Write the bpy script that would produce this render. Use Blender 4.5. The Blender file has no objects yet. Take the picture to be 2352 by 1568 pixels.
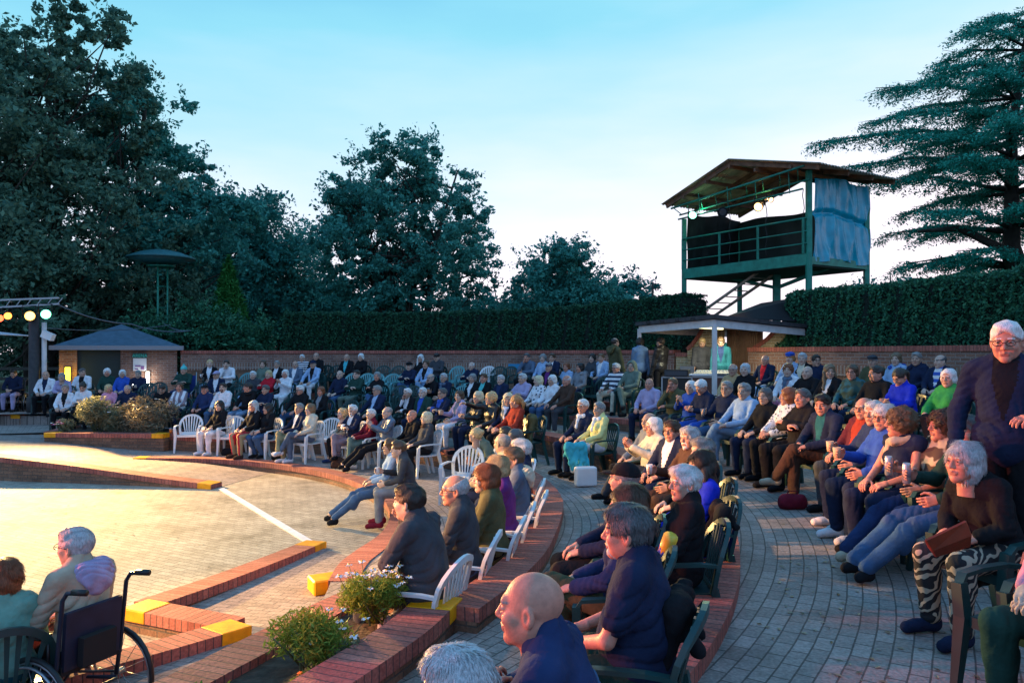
import bpy, math, random
import numpy as np
from mathutils import Vector, Matrix
random.seed(7); RNG = np.random.default_rng(7)
S = bpy.context.scene
COL = S.collection
R = math.radians
# ------------------------------------------------------------------ camera (eye at the origin, level)
F = 1764.0; CX = 1176.0; HY = 811.0           # the photograph read at 2352 px wide
cd = bpy.data.cameras.new('camera'); cam = bpy.data.objects.new('camera', cd); COL.objects.link(cam)
cam.location = (0, 0, 0); cam.rotation_euler = (R(90), 0, 0)
cd.lens = 27.0; cd.sensor_width = 36.0; cd.shift_y = 27.0/2352; cd.clip_end = 900; cd.clip_start = .05
S.camera = cam
S.view_settings.view_transform = 'Standard'; S.view_settings.look = 'None'
S.view_settings.exposure = 0.22; S.view_settings.gamma = 1.0
S.cycles.use_denoising = True; S.cycles.max_bounces = 5; S.cycles.transparent_max_bounces = 8
S.cycles.sample_clamp_indirect = 4.0
# ------------------------------------------------------------------ dusk sky
w = bpy.data.worlds.new('World'); S.world = w; w.use_nodes = True
nt = w.node_tree; nt.nodes.clear()
def nn(t, ty, **kw):
    n = t.nodes.new(ty)
    for k, v in kw.items(): setattr(n, k, v)
    return n
def ramp(t, fac, stops, interp='LINEAR'):
    r = nn(t, 'ShaderNodeValToRGB'); e = r.color_ramp; e.interpolation = interp
    while len(e.elements) < len(stops): e.elements.new(.5)
    for el, (p, c) in zip(e.elements, stops):
        el.position = p; el.color = (*c, 1) if len(c) == 3 else c
    t.links.new(fac, r.inputs[0]); return r.outputs[0]
tc = nn(nt, 'ShaderNodeTexCoord'); sep = nn(nt, 'ShaderNodeSeparateXYZ'); nt.links.new(tc.outputs['Generated'], sep.inputs[0])
nz = nn(nt, 'ShaderNodeTexNoise'); nz.inputs['Scale'].default_value = 2.2; nz.inputs['Detail'].default_value = 5
mp = nn(nt, 'ShaderNodeMapping'); mp.inputs['Scale'].default_value = (1, 1, 4.5); mp.inputs['Rotation'].default_value = (0, .12, 0)
nt.links.new(tc.outputs['Generated'], mp.inputs[0]); nt.links.new(mp.outputs[0], nz.inputs['Vector'])
# elevation, warped a little by thin cloud
m1 = nn(nt, 'ShaderNodeMath', operation='MULTIPLY_ADD'); nt.links.new(nz.outputs[0], m1.inputs[0]); m1.inputs[1].default_value = .22
m0 = nn(nt, 'ShaderNodeMath', operation='SUBTRACT'); nt.links.new(sep.outputs[2], m0.inputs[0]); m0.inputs[1].default_value = .11
nt.links.new(m0.outputs[0], m1.inputs[2])
# the glow is stronger a little to the right of the view: lower the elevation there
mx = nn(nt, 'ShaderNodeMath', operation='MULTIPLY_ADD'); nt.links.new(sep.outputs[0], mx.inputs[0]); mx.inputs[1].default_value = -.13
nt.links.new(m1.outputs[0], mx.inputs[2])
front = ramp(nt, mx.outputs[0], [(0, (1.15, 1.0, 1.08)), (.10, (1.06, .98, 1.08)), (.20, (.80, .88, 1.02)), (.29, (.52, .78, .93)), (.40, (.27, .67, .84)), (.55, (.15, .50, .78)), (1, (.08, .32, .75))])
back = ramp(nt, m1.outputs[0], [(0, (.44, .60, .90)), (.3, (.33, .60, 1.02)), (1, (.22, .54, 1.0))])
mf = nn(nt, 'ShaderNodeMapRange'); nt.links.new(sep.outputs[1], mf.inputs[0]); mf.inputs[1].default_value = -.5; mf.inputs[2].default_value = .45
mix = nn(nt, 'ShaderNodeMixRGB'); nt.links.new(mf.outputs[0], mix.inputs[0]); nt.links.new(back, mix.inputs[1]); nt.links.new(front, mix.inputs[2])
bg = nn(nt, 'ShaderNodeBackground'); bg.inputs[1].default_value = 1.0; nt.links.new(mix.outputs[0], bg.inputs[0])
wo = nn(nt, 'ShaderNodeOutputWorld'); nt.links.new(bg.outputs[0], wo.inputs[0])
# ------------------------------------------------------------------ the stage lanterns of the place
def spot(loc, tgt, power, col, size=40, blend=.5, rad=.30):
    l = bpy.data.lights.new('stage_spot', 'SPOT'); l.energy = power; l.color = col; l.spot_size = R(size); l.spot_blend = blend; l.shadow_soft_size = rad
    o = bpy.data.objects.new('stage_spot', l); COL.objects.link(o); o.location = loc
    o.rotation_euler = (Vector(tgt)-Vector(loc)).to_track_quat('-Z', 'Y').to_euler(); return o
SP = [((-14.9, 22.3, 1.35), (-1.6, 9.4, -2.2), 30000, (1.0, .60, .21), 48, .6),
      ((-14.2, 22.2, 1.35), (-9.0, 11.0, -2.6), 6500, (1.0, .76, .30), 46, .8),
      ((-12.6, 6.2, 2.9), (-7.6, 9.0, -2.6), 5200, (1.0, .72, .26), 66, .9),
      ((-12.6, 6.0, 2.9), (-.9, 7.9, -1.9), 17000, (1.0, .54, .18), 27, .8),
      ((-12.4, 5.8, .5), (1.0, 4.4, -1.0), 9500, (1.0, .17, .10), 26, .8),
      ((-12.4, 6.6, .5), (3.4, 8.4, -.75), 5500, (1.0, .12, .13), 17, .8)]
for a in SP: spot(*a)
# ------------------------------------------------------------------ helpers
def W(x, y, z):
    d = F*(-z)/(y-HY); return ((x-CX)/F*d, d, z)
def UX(x, d): return (x-CX)/F*d
def mesh(name, V, Fc, uv=None, smooth=False, mi=None):
    m = bpy.data.meshes.new(name)
    V = np.asarray(V, dtype=np.float32)
    if isinstance(Fc, np.ndarray):
        nf, k = Fc.shape
        m.vertices.add(len(V)); m.vertices.foreach_set('co', V.ravel())
        m.loops.add(nf*k); m.loops.foreach_set('vertex_index', Fc.astype(np.int32).ravel())
        m.polygons.add(nf); m.polygons.foreach_set('loop_start', np.arange(0, nf*k, k, dtype=np.int32)); m.polygons.foreach_set('loop_total', np.full(nf, k, np.int32))
        m.update(calc_edges=True)
    else:
        m.from_pydata([tuple(map(float, v)) for v in V], [], Fc)
    if uv is not None:
        l = m.uv_layers.new(name='UVMap'); l.data.foreach_set('uv', np.asarray(uv, dtype=np.float32).ravel())
    if smooth: m.polygons.foreach_set('use_smooth', np.ones(len(m.polygons), bool))
    if mi is not None: m.polygons.foreach_set('material_index', np.asarray(mi, np.int32))
    m.validate(); return m
def link(name, m, mats=None, parent=None, loc=None, rot=None):
    o = bpy.data.objects.new(name, m); COL.objects.link(o)
    if mats is not None:
        if not isinstance(mats, (list, tuple)): mats = [mats]
        if len(m.materials) == 0:
            for q in mats: m.materials.append(q)
        for i, q in enumerate(mats):
            if i < len(m.materials) and m.materials[i] != q:
                o.material_slots[i].link = 'OBJECT'; o.material_slots[i].material = q
    if parent: o.parent = parent
    if loc is not None: o.location = loc
    if rot is not None: o.rotation_euler = rot
    return o
def tag(o, label, cat=None, group=None, kind=None):
    if label: o['label'] = label
    if cat: o['category'] = cat
    if group: o['group'] = group
    if kind: o['kind'] = kind
    return o
def empty(name, loc=(0, 0, 0), rz=0, label=None, cat=None, group=None):
    o = bpy.data.objects.new(name, None); COL.objects.link(o); o.location = loc; o.rotation_euler = (0, 0, rz)
    o.empty_display_size = .1
    return tag(o, label, cat, group)
class MB:
    "collects boxes, bars, tubes and lathes into one mesh"
    def __init__(s): s.v = []; s.f = []; s.uv = []; s.sm = []
    def add(s, V, Fc, uv=None, smooth=False):
        b = len(s.v); s.v += [tuple(map(float, p)) for p in V]
        for i, f in enumerate(Fc):
            s.f.append([b+k for k in f]); s.sm.append(smooth)
            s.uv += (uv[i] if uv is not None else s.auto([V[k] for k in f]))
        return s
    def auto(s, P):
        P = [Vector(p) for p in P]; n = (P[1]-P[0]).cross(P[2]-P[0])
        a = [abs(n.x), abs(n.y), abs(n.z)]; k = a.index(max(a))
        if k == 2: return [(p.x, p.y) for p in P]
        n.z = 0
        if n.length > 1e-9: n.normalize()
        t = Vector((-n.y, n.x, 0)); return [(p.dot(t), p.z) for p in P]
    def box(s, c, d, M=None, bev=0, uv=None):
        x, y, z = d[0]/2, d[1]/2, d[2]/2
        V = [Vector((sx*x, sy*y, sz*z)) for sz in (-1, 1) for sy in (-1, 1) for sx in (-1, 1)]
        if M is not None: V = [M @ v for v in V]
        V = [v+Vector(c) for v in V]
        return s.add(V, [(0, 2, 3, 1), (4, 5, 7, 6), (0, 1, 5, 4), (2, 6, 7, 3), (0, 4, 6, 2), (1, 3, 7, 5)])
    def bar(s, a, b, w, h=None, up=(0, 0, 1)):
        a, b = Vector(a), Vector(b); h = h or w; d = (b-a).normalized(); u = Vector(up)
        if abs(d.dot(u)) > .98: u = Vector((0, 1, 0))
        x = d.cross(u).normalized()*w/2; y = x.cross(d).normalized()*h/2
        V = [a-x-y, a+x-y, a+x+y, a-x+y, b-x-y, b+x-y, b+x+y, b-x+y]
        return s.add(V, [(3, 2, 1, 0), (4, 5, 6, 7), (0, 1, 5, 4), (1, 2, 6, 5), (2, 3, 7, 6), (3, 0, 4, 7)])
    def tube(s, P, r, n=8, closed=False):
        P = [Vector(p) for p in P]; rs = r if isinstance(r, (list, tuple)) else [r]*len(P)
        V = []; up = Vector((0, 0, 1)); last = None
        for i, p in enumerate(P):
            d = ((P[(i+1) % len(P)] if (closed or i < len(P)-1) else p)-(P[i-1] if (closed or i > 0) else p))
            d = d.normalized() if d.length > 1e-9 else Vector((0, 0, 1))
            if last is None: x = d.orthogonal().normalized()
            else: x = (last-d*last.dot(d)); x = x.normalized() if x.length > 1e-6 else d.orthogonal().normalized()
            last = x; y = d.cross(x)
            V += [p+(x*math.cos(2*math.pi*k/n)+y*math.sin(2*math.pi*k/n))*rs[i] for k in range(n)]
        Fc = []; m = len(P)
        for i in range(m if closed else m-1):
            j = (i+1) % m
            Fc += [(i*n+k, i*n+(k+1) % n, j*n+(k+1) % n, j*n+k) for k in range(n)]
        if not closed: Fc += [tuple(range(n-1, -1, -1)), tuple((m-1)*n+k for k in range(n))]
        return s.add(V, Fc, smooth=True)
    def strap(s, P, w, h, side=(1, 0, 0)):
        "rectangular section swept along P, w across the side vector, may be lists"
        P = [Vector(p) for p in P]; n = len(P); V = []
        ws = w if isinstance(w, (list, tuple)) else [w]*n; hs = h if isinstance(h, (list, tuple)) else [h]*n
        for i, p in enumerate(P):
            d = (P[min(i+1, n-1)]-P[max(i-1, 0)]).normalized(); x = Vector(side); x = (x-d*x.dot(d)).normalized(); y = d.cross(x)
            V += [p-x*ws[i]/2-y*hs[i]/2, p+x*ws[i]/2-y*hs[i]/2, p+x*ws[i]/2+y*hs[i]/2, p-x*ws[i]/2+y*hs[i]/2]
        Fc = [(i*4+k, i*4+(k+1) % 4, i*4+4+(k+1) % 4, i*4+4+k) for i in range(n-1) for k in range(4)]
        Fc += [(3, 2, 1, 0), tuple((n-1)*4+k for k in range(4))]
        return s.add(V, Fc)
    def lathe(s, c, prof, n=24, M=None):
        V = []
        for r, z in prof:
            for k in range(n):
                v = Vector((r*math.cos(2*math.pi*k/n), r*math.sin(2*math.pi*k/n), z))
                if M is not None: v = M @ v
                V.append(v+Vector(c))
        m = len(prof); Fc = [(i*n+k, i*n+(k+1) % n, (i+1)*n+(k+1) % n, (i+1)*n+k) for i in range(m-1) for k in range(n)]
        Fc += [tuple(range(n-1, -1, -1)), tuple((m-1)*n+k for k in range(n))]
        return s.add(V, Fc, smooth=True)
    def poly(s, P, z0, z1):
        "prism over a plan polygon"
        n = len(P); V = [(*p[:2], z0) for p in P]+[(*p[:2], z1) for p in P]
        return s.add(V, [tuple(range(n-1, -1, -1)), tuple(range(n, 2*n))]+[(i, (i+1) % n, n+(i+1) % n, n+i) for i in range(n)])
    def mesh(s, name):
        m = mesh(name, s.v, s.f, uv=s.uv); m.polygons.foreach_set('use_smooth', np.array(s.sm, bool)[:len(m.polygons)]); return m
    def build(s, name, mat, parent=None, **kw): return link(name, s.mesh(name), mat, parent, **kw)
# ------------------------------------------------------------------ materials
MATS = {}
def pm(name, col, rough=.7, var=.0, vscale=8, bump=0, bscale=40, metal=0, spec=.4, emit=None, es=0, sheen=0, coord='Object', trans=0, det=4):
    if name in MATS: return MATS[name]
    m = bpy.data.materials.new(name); m.use_nodes = True; t = m.node_tree; b = t.nodes['Principled BSDF']
    b.inputs['Base Color'].default_value = (*col, 1); b.inputs['Roughness'].default_value = rough; b.inputs['Metallic'].default_value = metal
    b.inputs['Specular IOR Level'].default_value = spec
    if trans: b.inputs['Transmission Weight'].default_value = trans
    if sheen: b.inputs['Sheen Weight'].default_value = sheen
    if emit: b.inputs['Emission Color'].default_value = (*emit, 1); b.inputs['Emission Strength'].default_value = es
    c = nn(t, 'ShaderNodeTexCoord')
    if var:
        z = nn(t, 'ShaderNodeTexNoise'); z.inputs['Scale'].default_value = vscale; z.inputs['Detail'].default_value = det; t.links.new(c.outputs[coord], z.inputs['Vector'])
        lo = tuple(max(0, v*(1-var)) for v in col); hi = tuple(min(1, v*(1+var)) for v in col)
        o = ramp(t, z.outputs[0], [(.3, lo), (.7, hi)]); t.links.new(o, b.inputs['Base Color'])
    if bump:
        z2 = nn(t, 'ShaderNodeTexNoise'); z2.inputs['Scale'].default_value = bscale; z2.inputs['Detail'].default_value = 3; t.links.new(c.outputs[coord], z2.inputs['Vector'])
        bu = nn(t, 'ShaderNodeBump'); bu.inputs['Strength'].default_value = bump; bu.inputs['Distance'].default_value = .02; t.links.new(z2.outputs[0], bu.inputs['Height']); t.links.new(bu.outputs[0], b.inputs['Normal'])
    MATS[name] = m; return m
def brick(name, c1, c2, mortar, bw, rh, ms=.008, offset=.5, polar=None, rough=.85, bump=.5, rot=0, scl=None, var=.35, squash=None):
    m = bpy.data.materials.new(name); m.use_nodes = True; t = m.node_tree; b = t.nodes['Principled BSDF']; b.inputs['Roughness'].default_value = rough
    b.inputs['Specular IOR Level'].default_value = .35
    if polar or rot is None or scl == 'world':
        g = nn(t, 'ShaderNodeNewGeometry')
        if polar:
            sb = nn(t, 'ShaderNodeVectorMath', operation='SUBTRACT'); t.links.new(g.outputs['Position'], sb.inputs[0]); sb.inputs[1].default_value = (polar[0], polar[1], 0)
            sp = nn(t, 'ShaderNodeSeparateXYZ'); t.links.new(sb.outputs[0], sp.inputs[0])
            at = nn(t, 'ShaderNodeMath', operation='ARCTAN2'); t.links.new(sp.outputs[1], at.inputs[0]); t.links.new(sp.outputs[0], at.inputs[1])
            mu = nn(t, 'ShaderNodeMath', operation='MULTIPLY'); t.links.new(at.outputs[0], mu.inputs[0]); mu.inputs[1].default_value = polar[2]
            px = nn(t, 'ShaderNodeMath', operation='MULTIPLY'); t.links.new(sp.outputs[0], px.inputs[0]); t.links.new(sp.outputs[0], px.inputs[1])
            py = nn(t, 'ShaderNodeMath', operation='MULTIPLY_ADD'); t.links.new(sp.outputs[1], py.inputs[0]); t.links.new(sp.outputs[1], py.inputs[1]); t.links.new(px.outputs[0], py.inputs[2])
            sq = nn(t, 'ShaderNodeMath', operation='SQRT'); t.links.new(py.outputs[0], sq.inputs[0])
            cb = nn(t, 'ShaderNodeCombineXYZ'); t.links.new(mu.outputs[0], cb.inputs[0]); t.links.new(sq.outputs[0], cb.inputs[1]); vec = cb.outputs[0]
        else:
            mpn = nn(t, 'ShaderNodeMapping'); t.links.new(g.outputs['Position'], mpn.inputs[0]); mpn.inputs['Rotation'].default_value = (0, 0, rot or 0); vec = mpn.outputs[0]
    else:
        c = nn(t, 'ShaderNodeTexCoord'); vec = c.outputs['UV']
    g2 = nn(t, 'ShaderNodeNewGeometry')
    # slightly wavering joints
    wz = nn(t, 'ShaderNodeTexNoise'); wz.inputs['Scale'].default_value = 3.0; t.links.new(g2.outputs['Position'], wz.inputs['Vector'])
    wa = nn(t, 'ShaderNodeVectorMath', operation='MULTIPLY_ADD'); t.links.new(wz.outputs['Color'], wa.inputs[0]); wa.inputs[1].default_value = (.02, .012, 0); t.links.new(vec, wa.inputs[2])
    br = nn(t, 'ShaderNodeTexBrick'); t.links.new(wa.outputs[0], br.inputs['Vector']); br.offset = offset
    for k, v in (('Scale', 1), ('Brick Width', bw), ('Row Height', rh), ('Mortar Size', ms), ('Mortar Smooth', .25), ('Bias', 0)): br.inputs[k].default_value = v
    br.inputs['Color1'].default_value = (*c1, 1); br.inputs['Color2'].default_value = (*c2, 1); br.inputs['Mortar'].default_value = (*mortar, 1)
    z = nn(t, 'ShaderNodeTexNoise'); z.inputs['Scale'].default_value = 1.3; z.inputs['Detail'].default_value = 6; z.inputs['Roughness'].default_value = .65; t.links.new(g2.outputs['Position'], z.inputs['Vector'])
    rr = ramp(t, z.outputs[0], [(.28, (1-var*1.15,)*3), (.45, (1,)*3), (.72, (1+var,)*3)])
    mu2 = nn(t, 'ShaderNodeMixRGB', blend_type='MULTIPLY'); mu2.inputs[0].default_value = 1; t.links.new(br.outputs['Color'], mu2.inputs[1]); t.links.new(rr, mu2.inputs[2])
    z3 = nn(t, 'ShaderNodeTexNoise'); z3.inputs['Scale'].default_value = 45; z3.inputs['Detail'].default_value = 4; t.links.new(g2.outputs['Position'], z3.inputs['Vector'])
    r3 = ramp(t, z3.outputs[0], [(.3, (.72,)*3), (.7, (1.25,)*3)])
    mu3 = nn(t, 'ShaderNodeMixRGB', blend_type='MULTIPLY'); mu3.inputs[0].default_value = 1; t.links.new(mu2.outputs[0], mu3.inputs[1]); t.links.new(r3, mu3.inputs[2])
    t.links.new(mu3.outputs[0], b.inputs['Base Color'])
    h = nn(t, 'ShaderNodeMath', operation='MULTIPLY_ADD'); t.links.new(br.outputs['Fac'], h.inputs[0]); h.inputs[1].default_value = -1; t.links.new(z3.outputs[0], h.inputs[2])
    bu = nn(t, 'ShaderNodeBump'); bu.inputs['Strength'].default_value = bump; bu.inputs['Distance'].default_value = .01; t.links.new(h.outputs[0], bu.inputs['Height']); t.links.new(bu.outputs[0], b.inputs['Normal'])
    MATS[name] = m; return m
def leafmat(name, c1, c2, tr=.25, rough=.5):
    m = bpy.data.materials.new(name); m.use_nodes = True; t = m.node_tree; b = t.nodes['Principled BSDF']; b.inputs['Roughness'].default_value = rough
    b.inputs['Specular IOR Level'].default_value = .12
    g = nn(t, 'ShaderNodeNewGeometry'); o = ramp(t, g.outputs['Random Per Island'], [(0, c1), (1, c2)]); t.links.new(o, b.inputs['Base Color'])
    tl = nn(t, 'ShaderNodeBsdfTranslucent'); t.links.new(o, tl.inputs[0]); mxs = nn(t, 'ShaderNodeMixShader'); mxs.inputs[0].default_value = tr
    t.links.new(b.outputs[0], mxs.inputs[1]); t.links.new(tl.outputs[0], mxs.inputs[2]); t.links.new(mxs.outputs[0], t.nodes['Material Output'].inputs[0])
    MATS[name] = m; return m
CEN = (-7.2, 10.0)
M_paver = brick('pavers_ring', (.225, .185, .165), (.32, .265, .24), (.095, .08, .072), .2, .105, .006, polar=(*CEN, 9.8))
M_paver_low = brick('pavers_low', (.25, .20, .18), (.36, .29, .26), (.09, .075, .07), .2, .105, .006, polar=(*CEN, 7))
M_stage = brick('pavers_stage', (.30, .26, .21), (.40, .35, .28), (.15, .13, .11), .2, .1, .006, scl='world', rot=.5, bump=.25)
M_path = brick('pavers_path', (.24, .19, .17), (.32, .25, .22), (.12, .10, .09), .2, .1, .006, scl='world', rot=.25, bump=.25)
M_cope = brick('brick_coping', (.30, .085, .065), (.42, .14, .105), (.10, .055, .05), .078, 5, .006, offset=0, bump=.5, var=.25)
M_face = brick('brick_face', (.16, .085, .055), (.25, .13, .08), (.10, .075, .06), .225, .075, .008, bump=.5)
M_wall = brick('brick_wall', (.17, .082, .062), (.27, .14, .10), (.25, .20, .18), .225, .075, .010, bump=.5)
M_wallb = brick('brick_soldier', (.17, .085, .065), (.26, .14, .10), (.30, .25, .22), .09, .24, .016, offset=0, bump=.6)
M_tan = brick('brick_tan', (.30, .22, .12), (.40, .31, .18), (.48, .42, .30), .225, .075, .012, bump=.5)  # lamplight under the canopy is put into this tan brick colour
M_yel = pm('yellow_paint', (.88, .34, .0), .5, .22, 9, .15, 60, coord='Object')
M_line = pm('white_line_paint', (.70, .70, .74), .6, .12, 8)
M_white = pm('white_plastic', (.74, .73, .74), .38, .06, 5)
M_green = pm('green_plastic', (.012, .05, .05), .35, .2, 5)
M_teal = pm('pale_teal_plastic', (.12, .34, .36), .35, .1, 5)
M_dark = pm('black_plastic', (.012, .013, .015), .4)
M_metal = pm('dull_metal', (.35, .36, .38), .35, metal=.8)
M_steel = pm('green_painted_steel', (.015, .20, .14), .5, .25, 6)
M_rust = pm('corrugated_steel', (.36, .26, .19), .6, .4, 3)
M_soil = pm('soil', (.07, .045, .03), .95, .5, 12, .8, 25)
M_bark = pm('bark', (.05, .04, .032), .95, .4, 4, .7, 15)
M_wood = pm('gate_boards', (.26, .15, .09), .7, .3, 3)
M_lawn = pm('lawn', (.03, .06, .02), .95, .4, 2, .6, 30)
M_pvcw = pm('white_painted_timber', (.66, .62, .62), .6, .1, 6)
M_black = pm('black_cloth', (.012, .012, .014), .85)
# ------------------------------------------------------------------ distance fields -> one continuous skin
class Field:
    def __init__(s, lo, hi, h):
        s.lo = np.array(lo, np.float32); s.h = h
        s.n = np.ceil((np.array(hi)-s.lo)/h).astype(int)+1
        s.ax = [s.lo[i]+h*np.arange(s.n[i], dtype=np.float32) for i in range(3)]
        s.v = np.full(s.n, .3, np.float32)
    def _sub(s, lo, hi, m):
        a = np.maximum(0, np.floor((np.array(lo)-m-s.lo)/s.h).astype(int)); b = np.minimum(s.n, np.ceil((np.array(hi)+m-s.lo)/s.h).astype(int)+1)
        if (b <= a).any(): return None
        sl = tuple(slice(i, j) for i, j in zip(a, b))
        return sl, s.ax[0][sl[0]][:, None, None], s.ax[1][sl[1]][None, :, None], s.ax[2][sl[2]][None, None, :]
    def _mix(s, sl, d, k, cut=False):
        v = s.v[sl]
        if cut: d = -d; t = np.clip(.5-.5*(d-v)/k, 0, 1) if k else None; s.v[sl] = (d*(1-t)+v*t+k*t*(1-t)) if k else np.maximum(v, d)
        elif k: t = np.clip(.5+.5*(d-v)/k, 0, 1); s.v[sl] = d*(1-t)+v*t-k*t*(1-t)
        else: s.v[sl] = np.minimum(v, d)
    def cap(s, a, b, ra, rb=None, k=.02, cut=False):
        rb = ra if rb is None else rb; a = np.array(a, np.float32); b = np.array(b, np.float32); r = max(ra, rb)
        q = s._sub(np.minimum(a, b)-r, np.maximum(a, b)+r, k+2*s.h)
        if q is None: return s
        sl, x, y, z = q; ba = b-a; L = float(ba@ba)+1e-9
        h = np.clip(((x-a[0])*ba[0]+(y-a[1])*ba[1]+(z-a[2])*ba[2])/L, 0, 1)
        d = np.sqrt((x-a[0]-ba[0]*h)**2+(y-a[1]-ba[1]*h)**2+(z-a[2]-ba[2]*h)**2)-(ra+(rb-ra)*h)
        s._mix(sl, d, k, cut); return s
    def ell(s, c, r, k=.02, rx=0, cut=False, rz=0):
        c = np.array(c, np.float32); r = np.array(r, np.float32); m = r.max()
        q = s._sub(c-m, c+m, k+2*s.h)
        if q is None: return s
        sl, x, y, z = q; x = x-c[0]; y = y-c[1]; z = z-c[2]
        if rx: cs, sn = math.cos(rx), math.sin(rx); y, z = y*cs+z*sn, -y*sn+z*cs
        if rz: cs, sn = math.cos(rz), math.sin(rz); x, y = x*cs+y*sn, -x*sn+y*cs
        k0 = np.sqrt((x/r[0])**2+(y/r[1])**2+(z/r[2])**2); k1 = np.sqrt((x/r[0]**2)**2+(y/r[1]**2)**2+(z/r[2]**2)**2)+1e-6
        s._mix(sl, k0*(k0-1)/k1, k, cut); return s
    def plane(s, p, n, k=.0):
        "keep what lies on the side n points away from"
        x, y, z = s.ax[0][:, None, None], s.ax[1][None, :, None], s.ax[2][None, None, :]
        d = (x-p[0])*n[0]+(y-p[1])*n[1]+(z-p[2])*n[2]
        s._mix((slice(None),)*3, -d, k, True); return s
    def wob(s, amp, sc, ph=0):
        x, y, z = s.ax[0][:, None, None], s.ax[1][None, :, None], s.ax[2][None, None, :]
        s.v += amp*(np.sin(sc*x+1.7*np.sin(sc*.6*z+ph))*np.sin(sc*.8*y+ph)*.6+.6*np.sin(sc*1.1*z+1.9*np.sin(sc*.7*x+ph)+1.3*np.sin(sc*.5*y)))
        return s
    def fold(s, amp, sc, ph=0):
        "sharp cloth creases"
        x, y, z = s.ax[0][:, None, None], s.ax[1][None, :, None], s.ax[2][None, None, :]
        q = sc*(z*.75+.8*x*np.sin(4.1*z+ph)+.6*y*np.sin(2.6*z+ph+1))+3.2*np.sin(8*x+3*z+ph)+2.6*np.sin(8.2*y+5*z+ph*2)
        m = .5+.5*np.sin(9*x+4*np.sin(5*z+ph)+7*y+ph)
        s.v += amp*(1-np.abs(np.sin(q)))**2.5*m
        return s
    def net(s):
        v = s.v; ins = v < 0; c = np.zeros(np.array(v.shape)-1, np.int8)
        o = [(i, j, k) for i in (0, 1) for j in (0, 1) for k in (0, 1)]
        nx, ny, nz = v.shape
        for i, j, k in o: c += ins[i:nx-1+i, j:ny-1+j, k:nz-1+k]
        act = (c > 0) & (c < 8); I = np.argwhere(act)
        if len(I) == 0: return np.zeros((0, 3)), np.zeros((0, 4), int)
        idx = np.full(act.shape, -1, np.int64); idx[act] = np.arange(len(I))
        vals = {q: v[I[:, 0]+q[0], I[:, 1]+q[1], I[:, 2]+q[2]] for q in o}
        P = np.zeros((len(I), 3)); N = np.zeros(len(I))
        for q in o:
            for a in range(3):
                if q[a] == 0:
                    q2 = list(q); q2[a] = 1; q2 = tuple(q2); A, B = vals[q], vals[q2]; mk = (A < 0) != (B < 0)
                    t = np.where(mk, A/np.where(mk, A-B, 1), 0)
                    pt = np.array(q, float)[None, :]+np.zeros((len(I), 1)); pt[:, a] += t
                    P += pt*mk[:, None]; N += mk
        V = s.lo+(I+P/N[:, None])*s.h
        Fs = []
        for a in range(3):
            b, cc = (a+1) % 3, (a+2) % 3
            sl0 = [slice(None)]*3; sl1 = [slice(None)]*3; sl0[a] = slice(0, -1); sl1[a] = slice(1, None)
            A, B = ins[tuple(sl0)], ins[tuple(sl1)]; E = np.argwhere(A != B)
            E = E[(E[:, b] > 0) & (E[:, cc] > 0) & (E[:, b] < v.shape[b]-1) & (E[:, cc] < v.shape[cc]-1)]
            if len(E) == 0: continue
            fl = A[E[:, 0], E[:, 1], E[:, 2]]
            def g(db, dc):
                J = E.copy(); J[:, b] += db; J[:, cc] += dc; return idx[J[:, 0], J[:, 1], J[:, 2]]
            q = np.stack([g(-1, -1), g(0, -1), g(0, 0), g(-1, 0)], 1)
            q = np.where(fl[:, None], q, q[:, ::-1]); Fs.append(q)
        return V, np.concatenate(Fs)
def xf(V, M):
    M = np.array(M); return V@M[:3, :3].T+M[:3, 3]
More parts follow.
